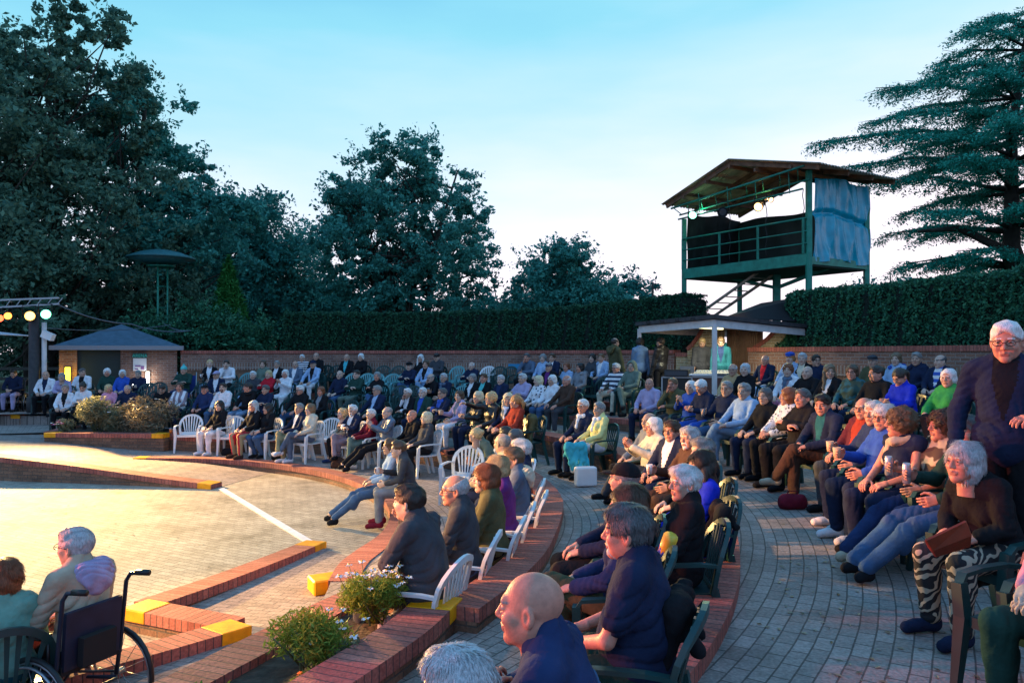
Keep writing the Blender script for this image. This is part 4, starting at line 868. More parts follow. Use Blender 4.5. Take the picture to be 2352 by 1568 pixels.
# ---- hedges
def hedge(label, t0, t1, r0, r1, zb, ztf, n, ls, mat, rnd_end=True):
    t = tag(empty('clipped_hedge', pt((r0+r1)/2, t0)), label, 'hedge'); base = np.array(t.location)
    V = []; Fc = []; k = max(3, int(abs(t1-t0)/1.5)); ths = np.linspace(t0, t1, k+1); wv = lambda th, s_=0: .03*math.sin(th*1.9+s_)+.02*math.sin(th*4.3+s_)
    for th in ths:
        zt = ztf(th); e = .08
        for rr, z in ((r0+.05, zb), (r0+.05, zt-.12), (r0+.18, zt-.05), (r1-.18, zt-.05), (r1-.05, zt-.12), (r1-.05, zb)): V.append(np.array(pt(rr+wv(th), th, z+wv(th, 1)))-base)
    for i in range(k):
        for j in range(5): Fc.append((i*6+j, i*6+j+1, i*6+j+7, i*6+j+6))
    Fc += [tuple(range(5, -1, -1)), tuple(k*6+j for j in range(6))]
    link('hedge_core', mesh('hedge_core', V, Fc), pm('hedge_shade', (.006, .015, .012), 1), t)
    u = RNG.random(n); th = t0+(t1-t0)*u; zt = np.array([ztf(q) for q in th]); face = RNG.random(n)
    H = zt-zb; f1 = face < .62; rr = np.where(f1, r0+RNG.normal(size=n)*.03, r0+(r1-r0)*RNG.random(n)); z = np.where(f1, zb+H*RNG.random(n), zt+RNG.normal(size=n)*.025)
    en = (face > .94); th = np.where(en, np.where(RNG.random(n) < .5, t0, t1)+RNG.normal(size=n)*.15, th); z = np.where(en, zb+H*RNG.random(n), z); rr = np.where(en, r0+(r1-r0)*RNG.random(n), rr)
    bump = .05*np.sin(th*2.3)+.035*np.sin(th*7+z*5); a = np.radians(th); rr = rr+bump
    P = np.stack([CEN[0]+rr*np.cos(a), CEN[1]+rr*np.sin(a), z+.03*np.sin(th*3)], 1)-base
    leaves(P, ls, 'foliage', mat, t, up=.2)
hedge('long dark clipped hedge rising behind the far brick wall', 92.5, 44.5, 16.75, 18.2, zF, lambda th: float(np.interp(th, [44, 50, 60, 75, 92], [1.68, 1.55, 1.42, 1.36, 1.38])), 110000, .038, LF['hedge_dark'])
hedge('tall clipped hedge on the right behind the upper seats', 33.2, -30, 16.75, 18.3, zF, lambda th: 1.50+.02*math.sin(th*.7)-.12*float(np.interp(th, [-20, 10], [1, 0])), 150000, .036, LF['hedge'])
# ------------------------------------------------------------------ lighting tower
def tower():
    t = tag(empty('lighting_tower', (7.73, 20.0, zF)), 'raised green lighting tower with corrugated roof above the gate', 'lighting tower')
    O = Vector((0, 0, 0)); u = Vector((-.532, .846, 0)); v = Vector((.846, .532, 0)); Wd, Dp = 4.5, 2.5
    def q(a, b_, z): return u*a+v*b_+Vector((0, 0, z-zF))
    fr = MB()
    for a, b_, zt in ((0, 0, 4.75), (Wd, 0, 4.15), (0, Dp, 4.5), (Wd, Dp, 4.0)): fr.bar(q(a, b_, zF), q(a, b_, zt), .13)
    fr.bar(q(-.05, 0, 2.45), q(Wd+.05, 0, 2.45), .12, .30); fr.bar(q(-.0, Dp, 2.45), q(Wd, Dp, 2.45), .12, .24)
    fr.bar(q(0, 0, 2.42), q(0, Dp, 2.42), .1, .2); fr.bar(q(Wd, 0, 2.42), q(Wd, Dp, 2.42), .1, .2)
    fr.bar(q(Wd*.45, Dp*.5, zF), q(Wd*.45, Dp*.5, 2.3), .18)
    fr.bar(q(Wd*.45, Dp*.5, 1.9), q(Wd*.85, Dp*.5, 2.35), .09); fr.bar(q(Wd*.45, Dp*.5, 1.9), q(Wd*.05, Dp*.5, 2.35), .09)
    fr.build('frame', M_steel, t)
    dk = MB(); dk.add([q(0, 0, 2.28), q(Wd, 0, 2.28), q(Wd, Dp, 2.28), q(0, Dp, 2.28), q(0, 0, 2.36), q(Wd, 0, 2.36), q(Wd, Dp, 2.36), q(0, Dp, 2.36)], [(0, 1, 2, 3), (7, 6, 5, 4), (0, 4, 5, 1), (1, 5, 6, 2), (2, 6, 7, 3), (3, 7, 4, 0)]); dk.build('deck', pm('dark_deck', (.03, .045, .04), .8, .3), t)
    rl = MB()
    for z in (3.52, 3.18, 2.86): rl.tube([q(.0, -.07, z), q(Wd, -.07, z)], .026 if z > 3.4 else .018, 6)
    for a in (.12, 1.6, 3.0, Wd): rl.bar(q(a, -.07, 2.6), q(a, -.07, 3.52), .055)
    rl.build('railing', M_steel, t)
    # roof: two corrugated slopes, ridge running away from the arena
    def roof(a0, z0, a1, z1, nm):
        b = MB(); V = []; n = 90; L0, L1 = -.55, Dp+.5
        for i in range(n+1):
            s_ = L0+(L1-L0)*i/n; w_ = .022*math.sin(i*math.pi*.62)
            for a, z in ((a0, z0), (a1, z1)): V.append(q(a, s_, z+w_))
            for a, z in ((a0, z0), (a1, z1)): V.append(q(a, s_, z+w_+.012))
        Fc = []
        for i in range(n): k = i*4; Fc += [(k, k+1, k+5, k+4), (k+3, k+2, k+6, k+7), (k+2, k, k+4, k+6), (k+1, k+3, k+7, k+5)]
        b.add(V, Fc); b.build(nm, M_rust, t)
    roof(Wd+.45, 4.62, Wd*.5, 5.45, 'roof_slope'); roof(-.72, 4.72, Wd*.5, 5.45, 'roof_slope')
    rf = MB()
    for b_ in (-.4, Dp*.33, Dp*.75, Dp+.35):
        rf.bar(q(Wd+.35, b_, 4.56), q(Wd*.5, b_, 5.36), .06, .12); rf.bar(q(-.6, b_, 4.67), q(Wd*.5, b_, 5.36), .06, .12)
    for a, z in ((Wd*.9, 4.72), (Wd*.7, 5.02), (Wd*.5, 5.28), (Wd*.3, 5.0), (.2, 4.84)): rf.bar(q(a, -.5, z-.02), q(a, Dp+.4, z-.02), .06, .10)
    rf.build('rafters', pm('rusty_beam', (.17, .085, .05), .8, .4, 5), t)
    tr_ = MB()
    tr_.tube([q(Wd+.1, -.45, 4.45), q(-.2, -.45, 4.78)], .03, 6); tr_.tube([q(Wd+.1, -.1, 4.28), q(-.1, -.1, 4.5)], .025, 6); tr_.tube([q(Wd, -.25, 4.12), q(0, -.25, 4.25)], .025, 6)
    for i in range(9):
        a = Wd*i/8; tr_.tube([q(a, -.45, 4.45+.33*(1-i/8)), q(a+(.25 if i < 8 else 0), -.1, 4.28+.22*(1-i/8))], .014, 5)
    for a in (.4, 1.5, 2.5, 3.6): tr_.tube([q(a, -.25, 4.2), q(a, -.3, 4.75)], .014, 5)
    tr_.build('truss', M_steel, t)
    # dark back sheets and the tarpaulin
    def sheet(A, B, z0, z1, mat, nm, amp, seed, n=40, m=30, tie=None):
        rr = random.Random(seed); V = []; N = (B-A).cross(Vector((0, 0, 1))).normalized(); ph = [rr.uniform(0, 6) for _ in range(6)]
        for j in range(m+1):
            z = z0+(z1-z0)*j/m; vv = j/m
            for i in range(n+1):
                uu = i/n; g_ = (1-2*abs(math.sin(uu*9+ph[0]+1.3*math.sin(vv*3+ph[1]))))*.5+.35*(1-2*abs(math.sin(uu*17+ph[2]+2.2*vv+math.sin(vv*5))))+.25*math.sin((uu*1.3+vv)*11+ph[3]+2*math.sin(uu*6))+.12*math.sin(uu*60+vv*9)
                if tie: g_ -= 1.5*math.exp(-((vv-tie-.04*math.sin(uu*5))/.03)**2)
                p = A.lerp(B, uu)+N*g_*amp; V.append((p.x, p.y, z-zF+(.05*math.sin(uu*9+ph[4]) if j in (0, m) else 0)))
        Fc = [(j*(n+1)+i, j*(n+1)+i+1, (j+1)*(n+1)+i+1, (j+1)*(n+1)+i) for j in range(m) for i in range(n)]
        link(nm, mesh(nm, V, Fc, smooth=True), mat, t)
    tp = pm('cyan_lit_tarpaulin', (.0, .30, .42), .25, .2, 4, .2, 9, spec=.55)  # cyan light falling on the sheet is put into its base colour
    sheet(q(-.08, .12, 0)*1+Vector((0, 0, zF)), q(-.08, Dp+.05, 0)+Vector((0, 0, zF)), 2.45, 4.62, tp, 'tarpaulin', .06, 3, 110, 60, tie=.55)
    dkm = pm('black_sheeting', (.012, .016, .018), .6, .3, 3)
    sheet(q(.0, Dp-.02, 0)+Vector((0, 0, zF)), q(Wd, Dp-.02, 0)+Vector((0, 0, zF)), 2.38, 4.25, dkm, 'back_sheeting', .04, 4)
    sheet(q(Wd-.02, Dp, 0)+Vector((0, 0, zF)), q(Wd-.02, .1, 0)+Vector((0, 0, zF)), 2.38, 4.35, dkm, 'side_sheeting', .03, 5)
    ld = MB()
    a0, a1 = q(2.0, .5, 2.35), q(4.6, .2, .95)
    sd = Vector((.45, .28, 0))
    for s_ in (0, 1): ld.bar(a0+sd*s_*1.4, a1+sd*s_*1.4, .07)
    for i in range(9): p = a0.lerp(a1, i/8.5); ld.bar(p, p+sd*1.4, .05, .03)
    ld.build('steps', M_rust, t)
    for a in (1.35, 1.05+1.6, .15):
        wr = MB(); P = [q(a+.03*math.sin(k*1.7), -.02, 4.3-k*.17) for k in range(11)]; wr.tube(P, .011, 5); wr.build('cable', M_dark, t)
    return t, q
TW, TQ = tower()
def lantern(loc, aim, col, es, label, r=.11, L=.3, lit=True, name='stage_lantern', power=0):
    d = (Vector(aim)-Vector(loc)).normalized(); M = d.to_track_quat('Z', 'Y').to_matrix()
    t = tag(empty(name, loc), label, 'stage lantern', 'stage lanterns on their rigs')
    b = MB(); b.lathe((0, 0, 0), [(r*.55, -L), (r*.8, -L*.8), (r*.95, -L*.2), (r*1.08, 0), (r*1.08, .03), (r*.93, .03), (r*.93, -.01)], 16, M); b.build('housing', M_dark, t)
    g_ = MB(); g_.lathe((0, 0, 0), [(r*.4, .004), (r*.92, .006)], 16, M) ; 
    mt = pm('lamp_glass_%d' % (int(col[0]*100)*7+int(col[1]*100)), col, .3, emit=col, es=es) if lit else pm('lens_glass', (.05, .06, .07), .1)
    k = MB(); k.lathe((0, 0, 0), [(r*.2, .012), (r*.6, .010), (r*.92, .004)], 16, M); k.build('lens', mt, t)
    y = MB(); y.tube([M @ Vector((r*1.15, 0, -L*.4)), M @ Vector((r*1.15, 0, -L*.4))+Vector((0, 0, r*2.0)), M @ Vector((-r*1.15, 0, -L*.4))+Vector((0, 0, r*2.0)), M @ Vector((-r*1.15, 0, -L*.4))], .014, 6); y.build('yoke', M_dark, t)
    if power:
        sp_ = spot(Vector(loc)+d*.12, aim, power, col, 60, .8, .08)
    return t
for a_, c_, e_ in ((3.6, (.3, 1, .6), 8), (1.2, (1, .55, .2), 12)):
    l = bpy.data.lights.new('lantern_spill', 'POINT'); l.energy = e_; l.color = c_; l.shadow_soft_size = .06; o = bpy.data.objects.new('lantern_spill', l); COL.objects.link(o); o.location = TQ(a_, -.2, 4.22)+Vector((7.73, 20.0, zF))
def tw(a, b_, z): p = TQ(a, b_, z)+Vector((7.73, 20.0, zF)); return (p.x, p.y, p.z)
lantern(tw(3.72, -.42, 4.12), (0, 8, -2), (.25, 1.0, .60), 5, 'lit green-white lantern at the left end of the tower rail', .12, power=350)
lantern(tw(2.55, -.42, 4.02), (3, 12, 1), (1, 1, 1), 1, 'unlit white-faced lantern between the two lit ones on the tower', .14, .25, lit=False)
lantern(tw(1.3, -.40, 3.98), (-2, 8, -2), (1.0, .50, .18), 6, 'lit orange lantern hanging nearer the tarpaulin', .12, power=450)
lantern(tw(1.05, -.2, 4.15), (8, 12, 0), (1.0, .5, .15), 4, 'small orange lamp just above the lit orange lantern', .07, .2)
# ------------------------------------------------------------------ canopy over the sound desk
def canopy():
    t = tag(empty('canopy', (3.3, 19.6, zE)), 'white-posted flat canopy over the sound desk, black roof sheet', 'canopy')
    def q(x, y, z): return Vector((x-3.3, y-19.6, z-zE))
    A, B, C_, D = (3.25, 19.6), (4.35, 16.5), (7.35, 18.9), (6.2, 22.0)
    for p in (A, B, C_): 
        b = MB(); b.bar(q(*p, zE), q(*p, .62), .09); b.build('post', M_pvcw, t)
    zt = .66; zr = [.70, .74, .60, .64]
    cx, cy = sum(p[0] for p in (A, B, C_, D))/4, sum(p[1] for p in (A, B, C_, D))/4
    ex = [(cx+(p[0]-cx)*1.05, cy+(p[1]-cy)*1.05) for p in (A, B, C_, D)]
    b = MB(); V = [q(*p, z) for p, z in zip(ex, zr)]+[q(*p, z+.09) for p, z in zip(ex, zr)]
    b.add(V, [(3, 2, 1, 0), (4, 5, 6, 7), (0, 1, 5, 4), (1, 2, 6, 5), (2, 3, 7, 6), (3, 0, 4, 7)]); b.build('roof', pm('roofing_felt', (.05, .045, .05), .8, .3), t)
    b = MB(); V = [q(*p, z-.012) for p, z in zip((A, B, C_, D), zr)]+[q(*p, z-.02) for p, z in zip((A, B, C_, D), zr)]
    b.add(V, [(0, 1, 2, 3), (7, 6, 5, 4), (0, 4, 5, 1), (1, 5, 6, 2), (2, 6, 7, 3), (3, 7, 4, 0)]); b.build('ceiling', M_pvcw, t)
    for (p, r_, z0, z1) in ((A, B, zr[0], zr[1]), (B, C_, zr[1], zr[2]), (A, D, zr[0], zr[3])):
        b = MB(); b.bar(q(*p, z0-.10), q(*r_, z1-.10), .035, .16); b.build('fascia', M_pvcw, t)
    b = MB(); V = [q(4.9, 17.6, .84), q(7.9, 19.4, .76), q(8.0, 20.6, 1.55), q(7.2, 22.2, 1.45), q(6.1, 22.2, .86)]
    b.add(V, [(0, 1, 2), (0, 2, 3), (0, 3, 4)]); o = b.build('black_cover', M_black, t); s_ = o.modifiers.new('s', 'SOLIDIFY'); s_.thickness = .02
    b = MB()
    for k in range(4): p = q(*A, 0).lerp(q(*B, 0), .2+k*.2); b = MB(); b.box((p.x-.08, p.y-.03, .74-zE+.02), (.16, .12, .05)); b.build('clip', M_dark, t)
    
    # strip light under the ceiling
    b = MB(); b.box((0, 0, 0), (1.2, .09, .05), Matrix.Rotation(.9, 4, 'Z')); o = b.build('strip_lamp', pm('strip_lamp_glow', (1, .95, .6), .4, emit=(1, .92, .5), es=2), t, loc=q(4.75, 18.3, .60))
    l = bpy.data.lights.new('canopy_light', 'AREA'); l.energy = 60; l.color = (1.0, .95, .66); l.shape = 'RECTANGLE'; l.size = 1.2; l.size_y = .1
    lo = bpy.data.objects.new('canopy_light', l); COL.objects.link(lo); lo.location = (4.75, 18.3, .53)
canopy()
# ---- gate with brick piers
def gate():
    t = tag(empty('wooden_gate', pt(16.75, 37.4, zF)), 'brown boarded double gate between sloping brick piers', 'gate')
    d = Vector((.75, -.62, 0)).normalized()*1
    d = Vector((math.sin(R(37.4)), -math.cos(R(37.4)), 0))
    for k in (0, 1):
        b = MB()
        for i in range(7): p = d*(-.40+k*.41+.03+i*.057); b.bar(p+Vector((0, 0, .05)), p+Vector((0, 0, 2.0)), .053, .03, up=(d.x, d.y, 0))
        b.build('gate_leaf', M_wood, t)
    b = MB(); b.bar(d*-.47, d*-.47+Vector((0, 0, 2.2)), .12); b.bar(d*.47, d*.47+Vector((0, 0, 2.2)), .12); b.bar(d*-.53+Vector((0, 0, 2.2)), d*.53+Vector((0, 0, 2.2)), .12, .14); b.build('gate_frame', pm('gate_frame_wood', (.20, .11, .07), .7, .3), t)
    b = MB(); b.box((d*.1+Vector((0, -.03, 2.06))), (.3, .02, .10)); b.build('sign', M_white, t)
gate()
def pier(label, base, dirv, up):
    t = tag(empty('brick_pier', base), label, 'brick pier', 'sloping piers at the gate'); d = Vector(dirv).normalized(); n = Vector((-d.y, d.x, 0))
    prof = [(0, 0), (.95, 0), (.95, 1.35), (.80, 1.45), (.60, 1.66), (.46, 1.86), (.36, 2.06), (0, 2.08)]
    if not up: prof = [(0, 0), (1.1, 0), (1.1, 2.15), (.85, 2.10), (.6, 1.86), (.35, 1.60), (.10, 1.42), (0, 1.38)]
    V = []; w_ = .17
    for s_ in (-1, 1): V += [d*a+n*w_*s_+Vector((0, 0, z)) for a, z in prof]
    k = len(prof); Fc = [tuple(range(k)), tuple(range(2*k-1, k-1, -1))]+[(i, k+i, k+(i+1) % k, (i+1) % k) for i in range(k)]
    uv = [[(prof[i][0], prof[i][1]) for i in range(k)], [(prof[i][0], prof[i][1]) for i in range(k-1, -1, -1)]]+[[(0, 0), (.3, 0), (.3, .2), (0, .2)]]*k
    b = MB(); b.add(V, Fc, uv); b.build('pier_body', M_tan, t)
    c = MB(); P = [d*a+Vector((0, 0, z+.04)) for a, z in (prof[2:] if up else prof[2:])]; c.strap(P, .40, .10, side=n); c.build('pier_coping', M_cope, t)
pier('sloping brick pier on the canopy side of the gate', pt(16.2, 38.6, zF), (-.62, .78, 0), True)
pier('sloping brick pier at the gate side nearest the right hedge', pt(16.7, 36.1, zF), (.65, -.45, 0), False)
# ---- ivy bush and orange blooms by the canopy
def bush(name, label, c, r, n, ls, mat, cat='bush', group=None, seed=3, flowers=None, stems=None, up=0, asp=.4):
    global RNG; RNG = np.random.default_rng(seed); t = tag(empty(name, (c[0], c[1], c[2]-r[2])), label, cat, group); C = []
    for k in range(9):
        v = RNG.normal(size=3); v /= np.linalg.norm(v); C.append(clump(v*np.array(r)*.6, max(r)*.45, n//9, .9)*1.0)
    P = np.concatenate(C); P[:, 2] += r[2]; P = P[P[:, 2] > 0]
    leaves(P, ls, 'foliage', mat, t, up=up, asp=asp)
    b = MB(); rr = random.Random(seed)
    for k in range(10): b.tube([(rr.uniform(-.1, .1), rr.uniform(-.1, .1), 0), (rr.uniform(-r[0], r[0])*.7, rr.uniform(-r[1], r[1])*.7, r[2]*rr.uniform(.8, 1.8))], [.01, .004], 4)
    b.build('stems', pm('stem_green', (.10, .12, .05), .8), t)
    for (nm, cm, cnt, fr, ring_, core) in (flowers or ()):
        for k in range(cnt):
            a = rr.uniform(0, 6.28); q = rr.uniform(.2, 1.05); z = r[2]*(1.2+rr.uniform(.1, 1.0)*(1.1-q*.5)); f = MB(); x, y = r[0]*q*math.cos(a), r[1]*q*math.sin(a)
            n_ = 9; V = [(x, y, z+.006)]
            for i in range(n_*2): ra = fr*(1 if i % 2 == 0 else .55); V.append((x+ra*math.cos(i*math.pi/n_), y+ra*math.sin(i*math.pi/n_)*.9, z+rr.uniform(-.012, .012)))
            f.add(V, [(0, 1+i, 1+(i+1) % (2*n_)) for i in range(2*n_)]); o = f.build(nm, cm, t)
            g_ = MB(); g_.lathe((x, y, z+.004), [(fr*.28, 0), (fr*.2, .008)], 7); g_.build('flower_centre', core, o)
            s_ = MB(); s_.tube([(x*.5, y*.5, r[2]*.5), (x, y, z)], .003, 4); s_.build('flower_stem', MATS['stem_green'], t)
    return t
bush('ivy_bush', 'lamplit bright green climber hanging over the wall under the canopy', (4.75, 22.6, .12), (.75, .5, .50), 9000, .05, LF['ivy'], seed=31)
bush('ivy_bush', 'dark green climber at the foot of the right hedge beside the gate pier', (7.0, 19.3, .15), (.4, .4, .45), 3000, .05, LF['hedge'], seed=32)
bush('rose_bush', 'pale orange roses against the brick pier behind the sound desk', (5.5, 21.6, .45), (.3, .25, .3), 600, .05, leafmat('petal_orange', (.8, .35, .15), (.9, .55, .35), .2), seed=33)
WH, OR, PK, YC = pm('petal_white', (.82, .82, .84), .6), pm('petal_orange_marigold', (.9, .25, .01), .6), pm('petal_pink', (.7, .15, .35), .6), pm('flower_eye', (.6, .42, .03), .7)
bush('flowering_shrub', 'feathery green daisy bush next to the yellow end block and white chairs', (-1.03, 5.75, -1.80), (.27, .27, .22), 4200, .024, LF['bush'], 'flowering plant', seed=41, flowers=[('white_daisy', WH, 34, .034, 0, YC)], up=.4, asp=.18)
bush('flowering_shrub', 'feathery green daisy bush in the middle of the near bed', (-1.30, 5.0, -1.88), (.33, .30, .17), 5200, .024, LF['bush'], 'flowering plant', seed=42, flowers=[('white_daisy', WH, 9, .032, 0, YC)], up=.4, asp=.18)
bush('flowering_shrub', 'silvery leaved clump beside the near bed coping', (-1.05, 4.95, -1.95), (.14, .14, .09), 1500, .035, LF['sage'], 'flowering plant', seed=43)
bush('marigold_plant', 'orange marigold below the daisy bush in the near bed', (-1.20, 4.55, -1.98), (.13, .10, .07), 500, .03, LF['bush'], 'flowering plant', seed=44, flowers=[('marigold', OR, 7, .036, 0, OR)])
bush('leafy_plant', 'broad leaved plant with a dark red bloom at the bottom of the near bed', (-1.72, 4.20, -1.96), (.18, .16, .09), 420, .06, leafmat('leaf_broad', (.05, .13, .02), (.10, .26, .04), .3), 'flowering plant', seed=45, flowers=[('red_bloom', pm('petal_red', (.5, .01, .03), .6), 4, .04, 0, YC)], asp=.35)
bush('dusty_shrub', 'grey-green shrub at the left of the far flower bed', (-10.6, 19.7, -1.62), (.75, .45, .42), 6500, .05, LF['sage'], 'shrub', seed=46, flowers=[('white_daisy', WH, 16, .05, 0, YC)], asp=.22)
bush('dusty_shrub', 'dry brownish shrub at the right of the far flower bed by the white chairs', (-9.35, 19.65, -1.60), (.85, .45, .45), 6500, .05, leafmat('leaf_dry', (.16, .13, .09), (.30, .26, .17), .2), 'shrub', seed=47, flowers=[('white_daisy', WH, 9, .045, 0, YC)], asp=.22)
bush('pink_flower_plant', 'pink and white flowers at the left end of the far bed', (-11.4, 19.6, -1.85), (.3, .25, .15), 900, .05, LF['sage'], 'flowering plant', seed=48, flowers=[('pink_bloom', PK, 9, .06, 0, WH), ('white_daisy', WH, 4, .05, 0, YC)])
# ------------------------------------------------------------------ shed, mast, lamp post, tent, fence
def shed():
    t = tag(empty('brick_shed', (-13.5, 26.55, zE), R(24)), 'small brick shed with pyramid roof and black shutter left of the long wall', 'shed')
    b = MB(); w_, h_ = 1.95, 1.72; M = Matrix.Rotation(.0, 4, 'Z')
    b.box((-1.45, 0, h_/2), (.5, 3, h_)); b.box((.90, 0, h_/2), (1.70, 3, h_)); b.build('brick_face', M_wall, t)
    b = MB(); b.box((-.575, -1.35, .84), (1.25, .06, 1.68)); b.build('shutter', pm('black_shutter', (.015, .03, .03), .5), t)
    b = MB(); hw = 1.92; V = [(-hw, -1.75, h_), (hw, -1.75, h_), (hw, 1.8, h_), (-hw, 1.8, h_), (0, 0, 2.5)]
    b.add(V, [(0, 1, 4), (1, 2, 4), (2, 3, 4), (3, 0, 4), (3, 2, 1, 0)]); b.build('roof', pm('slate_roof', (.07, .12, .17), .6, .2, 6), t)
    b = MB()
    for a, c in (((-hw, -1.78), (hw, -1.78)), ((hw+.02, -1.75), (hw+.02, 1.8)), ((-hw-.02, -1.75), (-hw-.02, 1.8))): b.bar((*a, h_-.045), (*c, h_-.045), .03, .14)
    b.build('eaves_board', pm('eaves_paint', (.30, .28, .30), .6), t)
    s_ = MB(); s_.box((.62, -1.52, 1.13), (.40, .02, .42)); sg = s_.build('notice', M_white, t)
    g_ = MB()
    # the green lettering band of the sign
    x0 = .62
    pm('sign_green', (.05, .60, .48), .5)
    g_.box((.62, -1.535, 1.42), (.42, .012, .17)); g_.build('sign_band', pm('sign_dark', (.03, .10, .09), .5), t)
    def text(body, size, loc, rot, mat, par):
        cu = bpy.data.curves.new('sign_text', 'FONT'); cu.body = body; cu.size = size; cu.align_x = 'CENTER'; cu.extrude = .002
        o = bpy.data.objects.new('tmp', cu); COL.objects.link(o); dg = bpy.context.evaluated_depsgraph_get(); me = bpy.data.meshes.new_from_object(o.evaluated_get(dg)); bpy.data.objects.remove(o)
        me.materials.clear(); return link('lettering', me, mat, par, loc, rot)
    text('ARENA', .14, (.62, -1.545, 1.375), (R(90), 0, 0), MATS['sign_green'], t)
    g_ = MB(); g_.box((.56, -1.535, 1.08), (.16, .01, .05)); g_.box((.70, -1.535, 1.02), (.10, .01, .12)); g_.box((.52, -1.535, .98), (.10, .01, .04)); g_.build('notice_print', pm('notice_ink', (.25, .12, .30), .6), t)
    return t
shed()
def shl_(x, y, z): p = Matrix.Rotation(R(24), 3, 'Z') @ Vector((x, y, z)); return (p.x-13.5, p.y+26.55, p.z+zE)
def walllamp(loc, col, es, pw, label, w_=.14, h_=.42):
    t = tag(empty('wall_lamp', loc, R(24)), label, 'wall lamp', 'bulkhead lamps on the shed'); b = MB(); b.box((0, .03, 0), (w_+.04, .03, h_+.04)); b.build('lamp_base', M_dark, t)
    b = MB(); b.box((0, -.04, 0), (w_, .09, h_)); b.build('lamp_cover', pm('lamp_cover_%d' % int(col[2]*100), col, .3, emit=col, es=es), t)
    l = bpy.data.lights.new('wall_lamp_light', 'POINT'); l.energy = pw; l.color = col; l.shadow_soft_size = .08; o = bpy.data.objects.new('wall_lamp_light', l); COL.objects.link(o); o.location = (loc[0]+.09, loc[1]-.20, loc[2])
walllamp(shl_(-1.45, -1.56, .84), (1.0, .62, .03), 6, 9, 'glowing yellow wall lamp left of the black shutter')
walllamp(shl_(.86, -1.56, .66), (1.0, .93, .75), 9, 5, 'glowing white wall lamp on the brick to the right of the shutter', .10, .46)
def mast():
    t = tag(empty('siren_mast', at(370, 29)), 'green three-legged mast with a saucer-shaped top behind the shed', 'mast'); H = 4.95
    b = MB(); b.lathe((0, 0, H), [(1.22, -.12), (1.2, -.06), (.75, .12), (.3, .22), (.02, .25)], 28); b.lathe((0, 0, H), [(.04, -.30), (.55, -.28), (1.15, -.12)], 28); b.build('saucer', pm('mast_green', (.02, .11, .12), .5, .2), t)
    b = MB(); b.lathe((0, 0, H-.42), [(.5, 0), (.5, .05)], 20); b.build('ring_plate', M_steel, t)
    for k in range(3):
        a = 2.1*k+.4; b = MB(); b.tube([(.22*math.cos(a), .22*math.sin(a), 0), (.22*math.cos(a), .22*math.sin(a), H-.2)], .035, 6); b.build('leg', M_steel, t)
    b = MB()
    for z in np.arange(.6, H-.5, .8):
        for k in range(3): a, c = 2.1*k+.4, 2.1*(k+1)+.4; b.tube([(.22*math.cos(a), .22*math.sin(a), z), (.22*math.cos(c), .22*math.sin(c), z)], .014, 4)
    b.build('bracing', M_steel, t)
mast()
LX, LY = -14.25, 22.9
def lamppost():
    t = tag(empty('lighting_post', (LX, LY, -1.83)), 'thick dark post carrying a crossbar of stage lanterns at the left edge', 'lighting post')
    b = MB(); b.lathe((0, 0, 0), [(.20, 0), (.20, .5), (.15, .56), (.14, 3.0), (.10, 3.05)], 16); b.build('post', pm('cast_iron', (.03, .028, .032), .6, .3), t)
    b = MB(); b.tube([(.24, .1, .2), (.24, .1, 2.75)], .07, 10); b.build('drainpipe', M_pvcw, t)
    b = MB()
    b.bar((-2.4, 0, 3.12), (.75, 0, 3.30), .05); b.bar((-2.4, 0, 3.36), (.75, 0, 3.48), .05)
    for i in range(11): x = -2.4+i*.31; b.bar((x, 0, 3.12+.18*i/10), (x+.15, 0, 3.36+.12*i/10), .02)
    b.build('crossbar', M_metal, t)
    b = MB(); b.box((.45, -.05, 2.35), (.32, .2, .2), Matrix.Rotation(.4, 4, 'Y')); b.build('bracket_speaker', M_white, t)
lamppost()
for x, z, c, es, lb, r_ in ((.50, 2.96+.02, (.16, 1.0, .55), 6, 'green-white lantern at the right end of the crossbar', .145), (.03, 2.93, (1.0, .52, .10), 6, 'amber lantern above the dark post', .145), (-.62, 2.93, (1.0, .28, .04), 5, 'orange lantern left of the post', .11), (-.86, 2.86, (1.0, .09, .03), 5, 'red lantern at the left edge of the crossbar', .11)):
    lantern((LX+x, LY-.25, -1.83+z), (-3, 9, -1.5), c, es, lb, r_, .32)
def tent():
    t = tag(empty('stage_tent', (-16.4, 21.5, -1.9)), 'corner of a white tent roof at the left edge behind the post', 'tent')
    b = MB(); V = [(-3, -1, 3.0), (.9, 1.0, 2.35), (.9, 1.0, 2.2), (-3, -1, 2.2), (-3, 2.5, 2.35), (.9, 2.2, 2.3)]
    b.add([(-3, .4, 2.95), (1.35, 1.0, 2.45), (1.35, 1.0, 2.30), (-3, .4, 2.30), (-3, 3, 2.95), (1.35, 2.6, 2.45)], [(3, 2, 1, 0), (0, 1, 5, 4)]); o = b.build('tent_roof', pm('tent_fabric', (.62, .60, .66), .6), t); s_ = o.modifiers.new('s', 'SOLIDIFY'); s_.thickness = .02
    b = MB(); b.tube([(1.1, 1.0, 0), (1.1, 1.0, 2.35)], .03, 8); b.tube([(-2.8, 1.0, 0), (-2.8, 1.0, 2.35)], .03, 8); b.build('tent_pole', M_metal, t)
tent()
t = tag(empty('rail_fence', (-17.5, 26.5, -1.83)), 'dark timber rail fence behind the lamp post', 'fence')
b = MB()
for z in (.55, .95, 1.3): b.bar((-3, 0, z), (2.0, 0, z), .04, .10)
b.build('rails', pm('fence_timber', (.06, .055, .045), .9), t); 
for x in (-2.6, -.6, 1.4): b = MB(); b.bar((x, .05, 0), (x, .05, 1.45), .10); b.build('fence_post', MATS['fence_timber'], t)
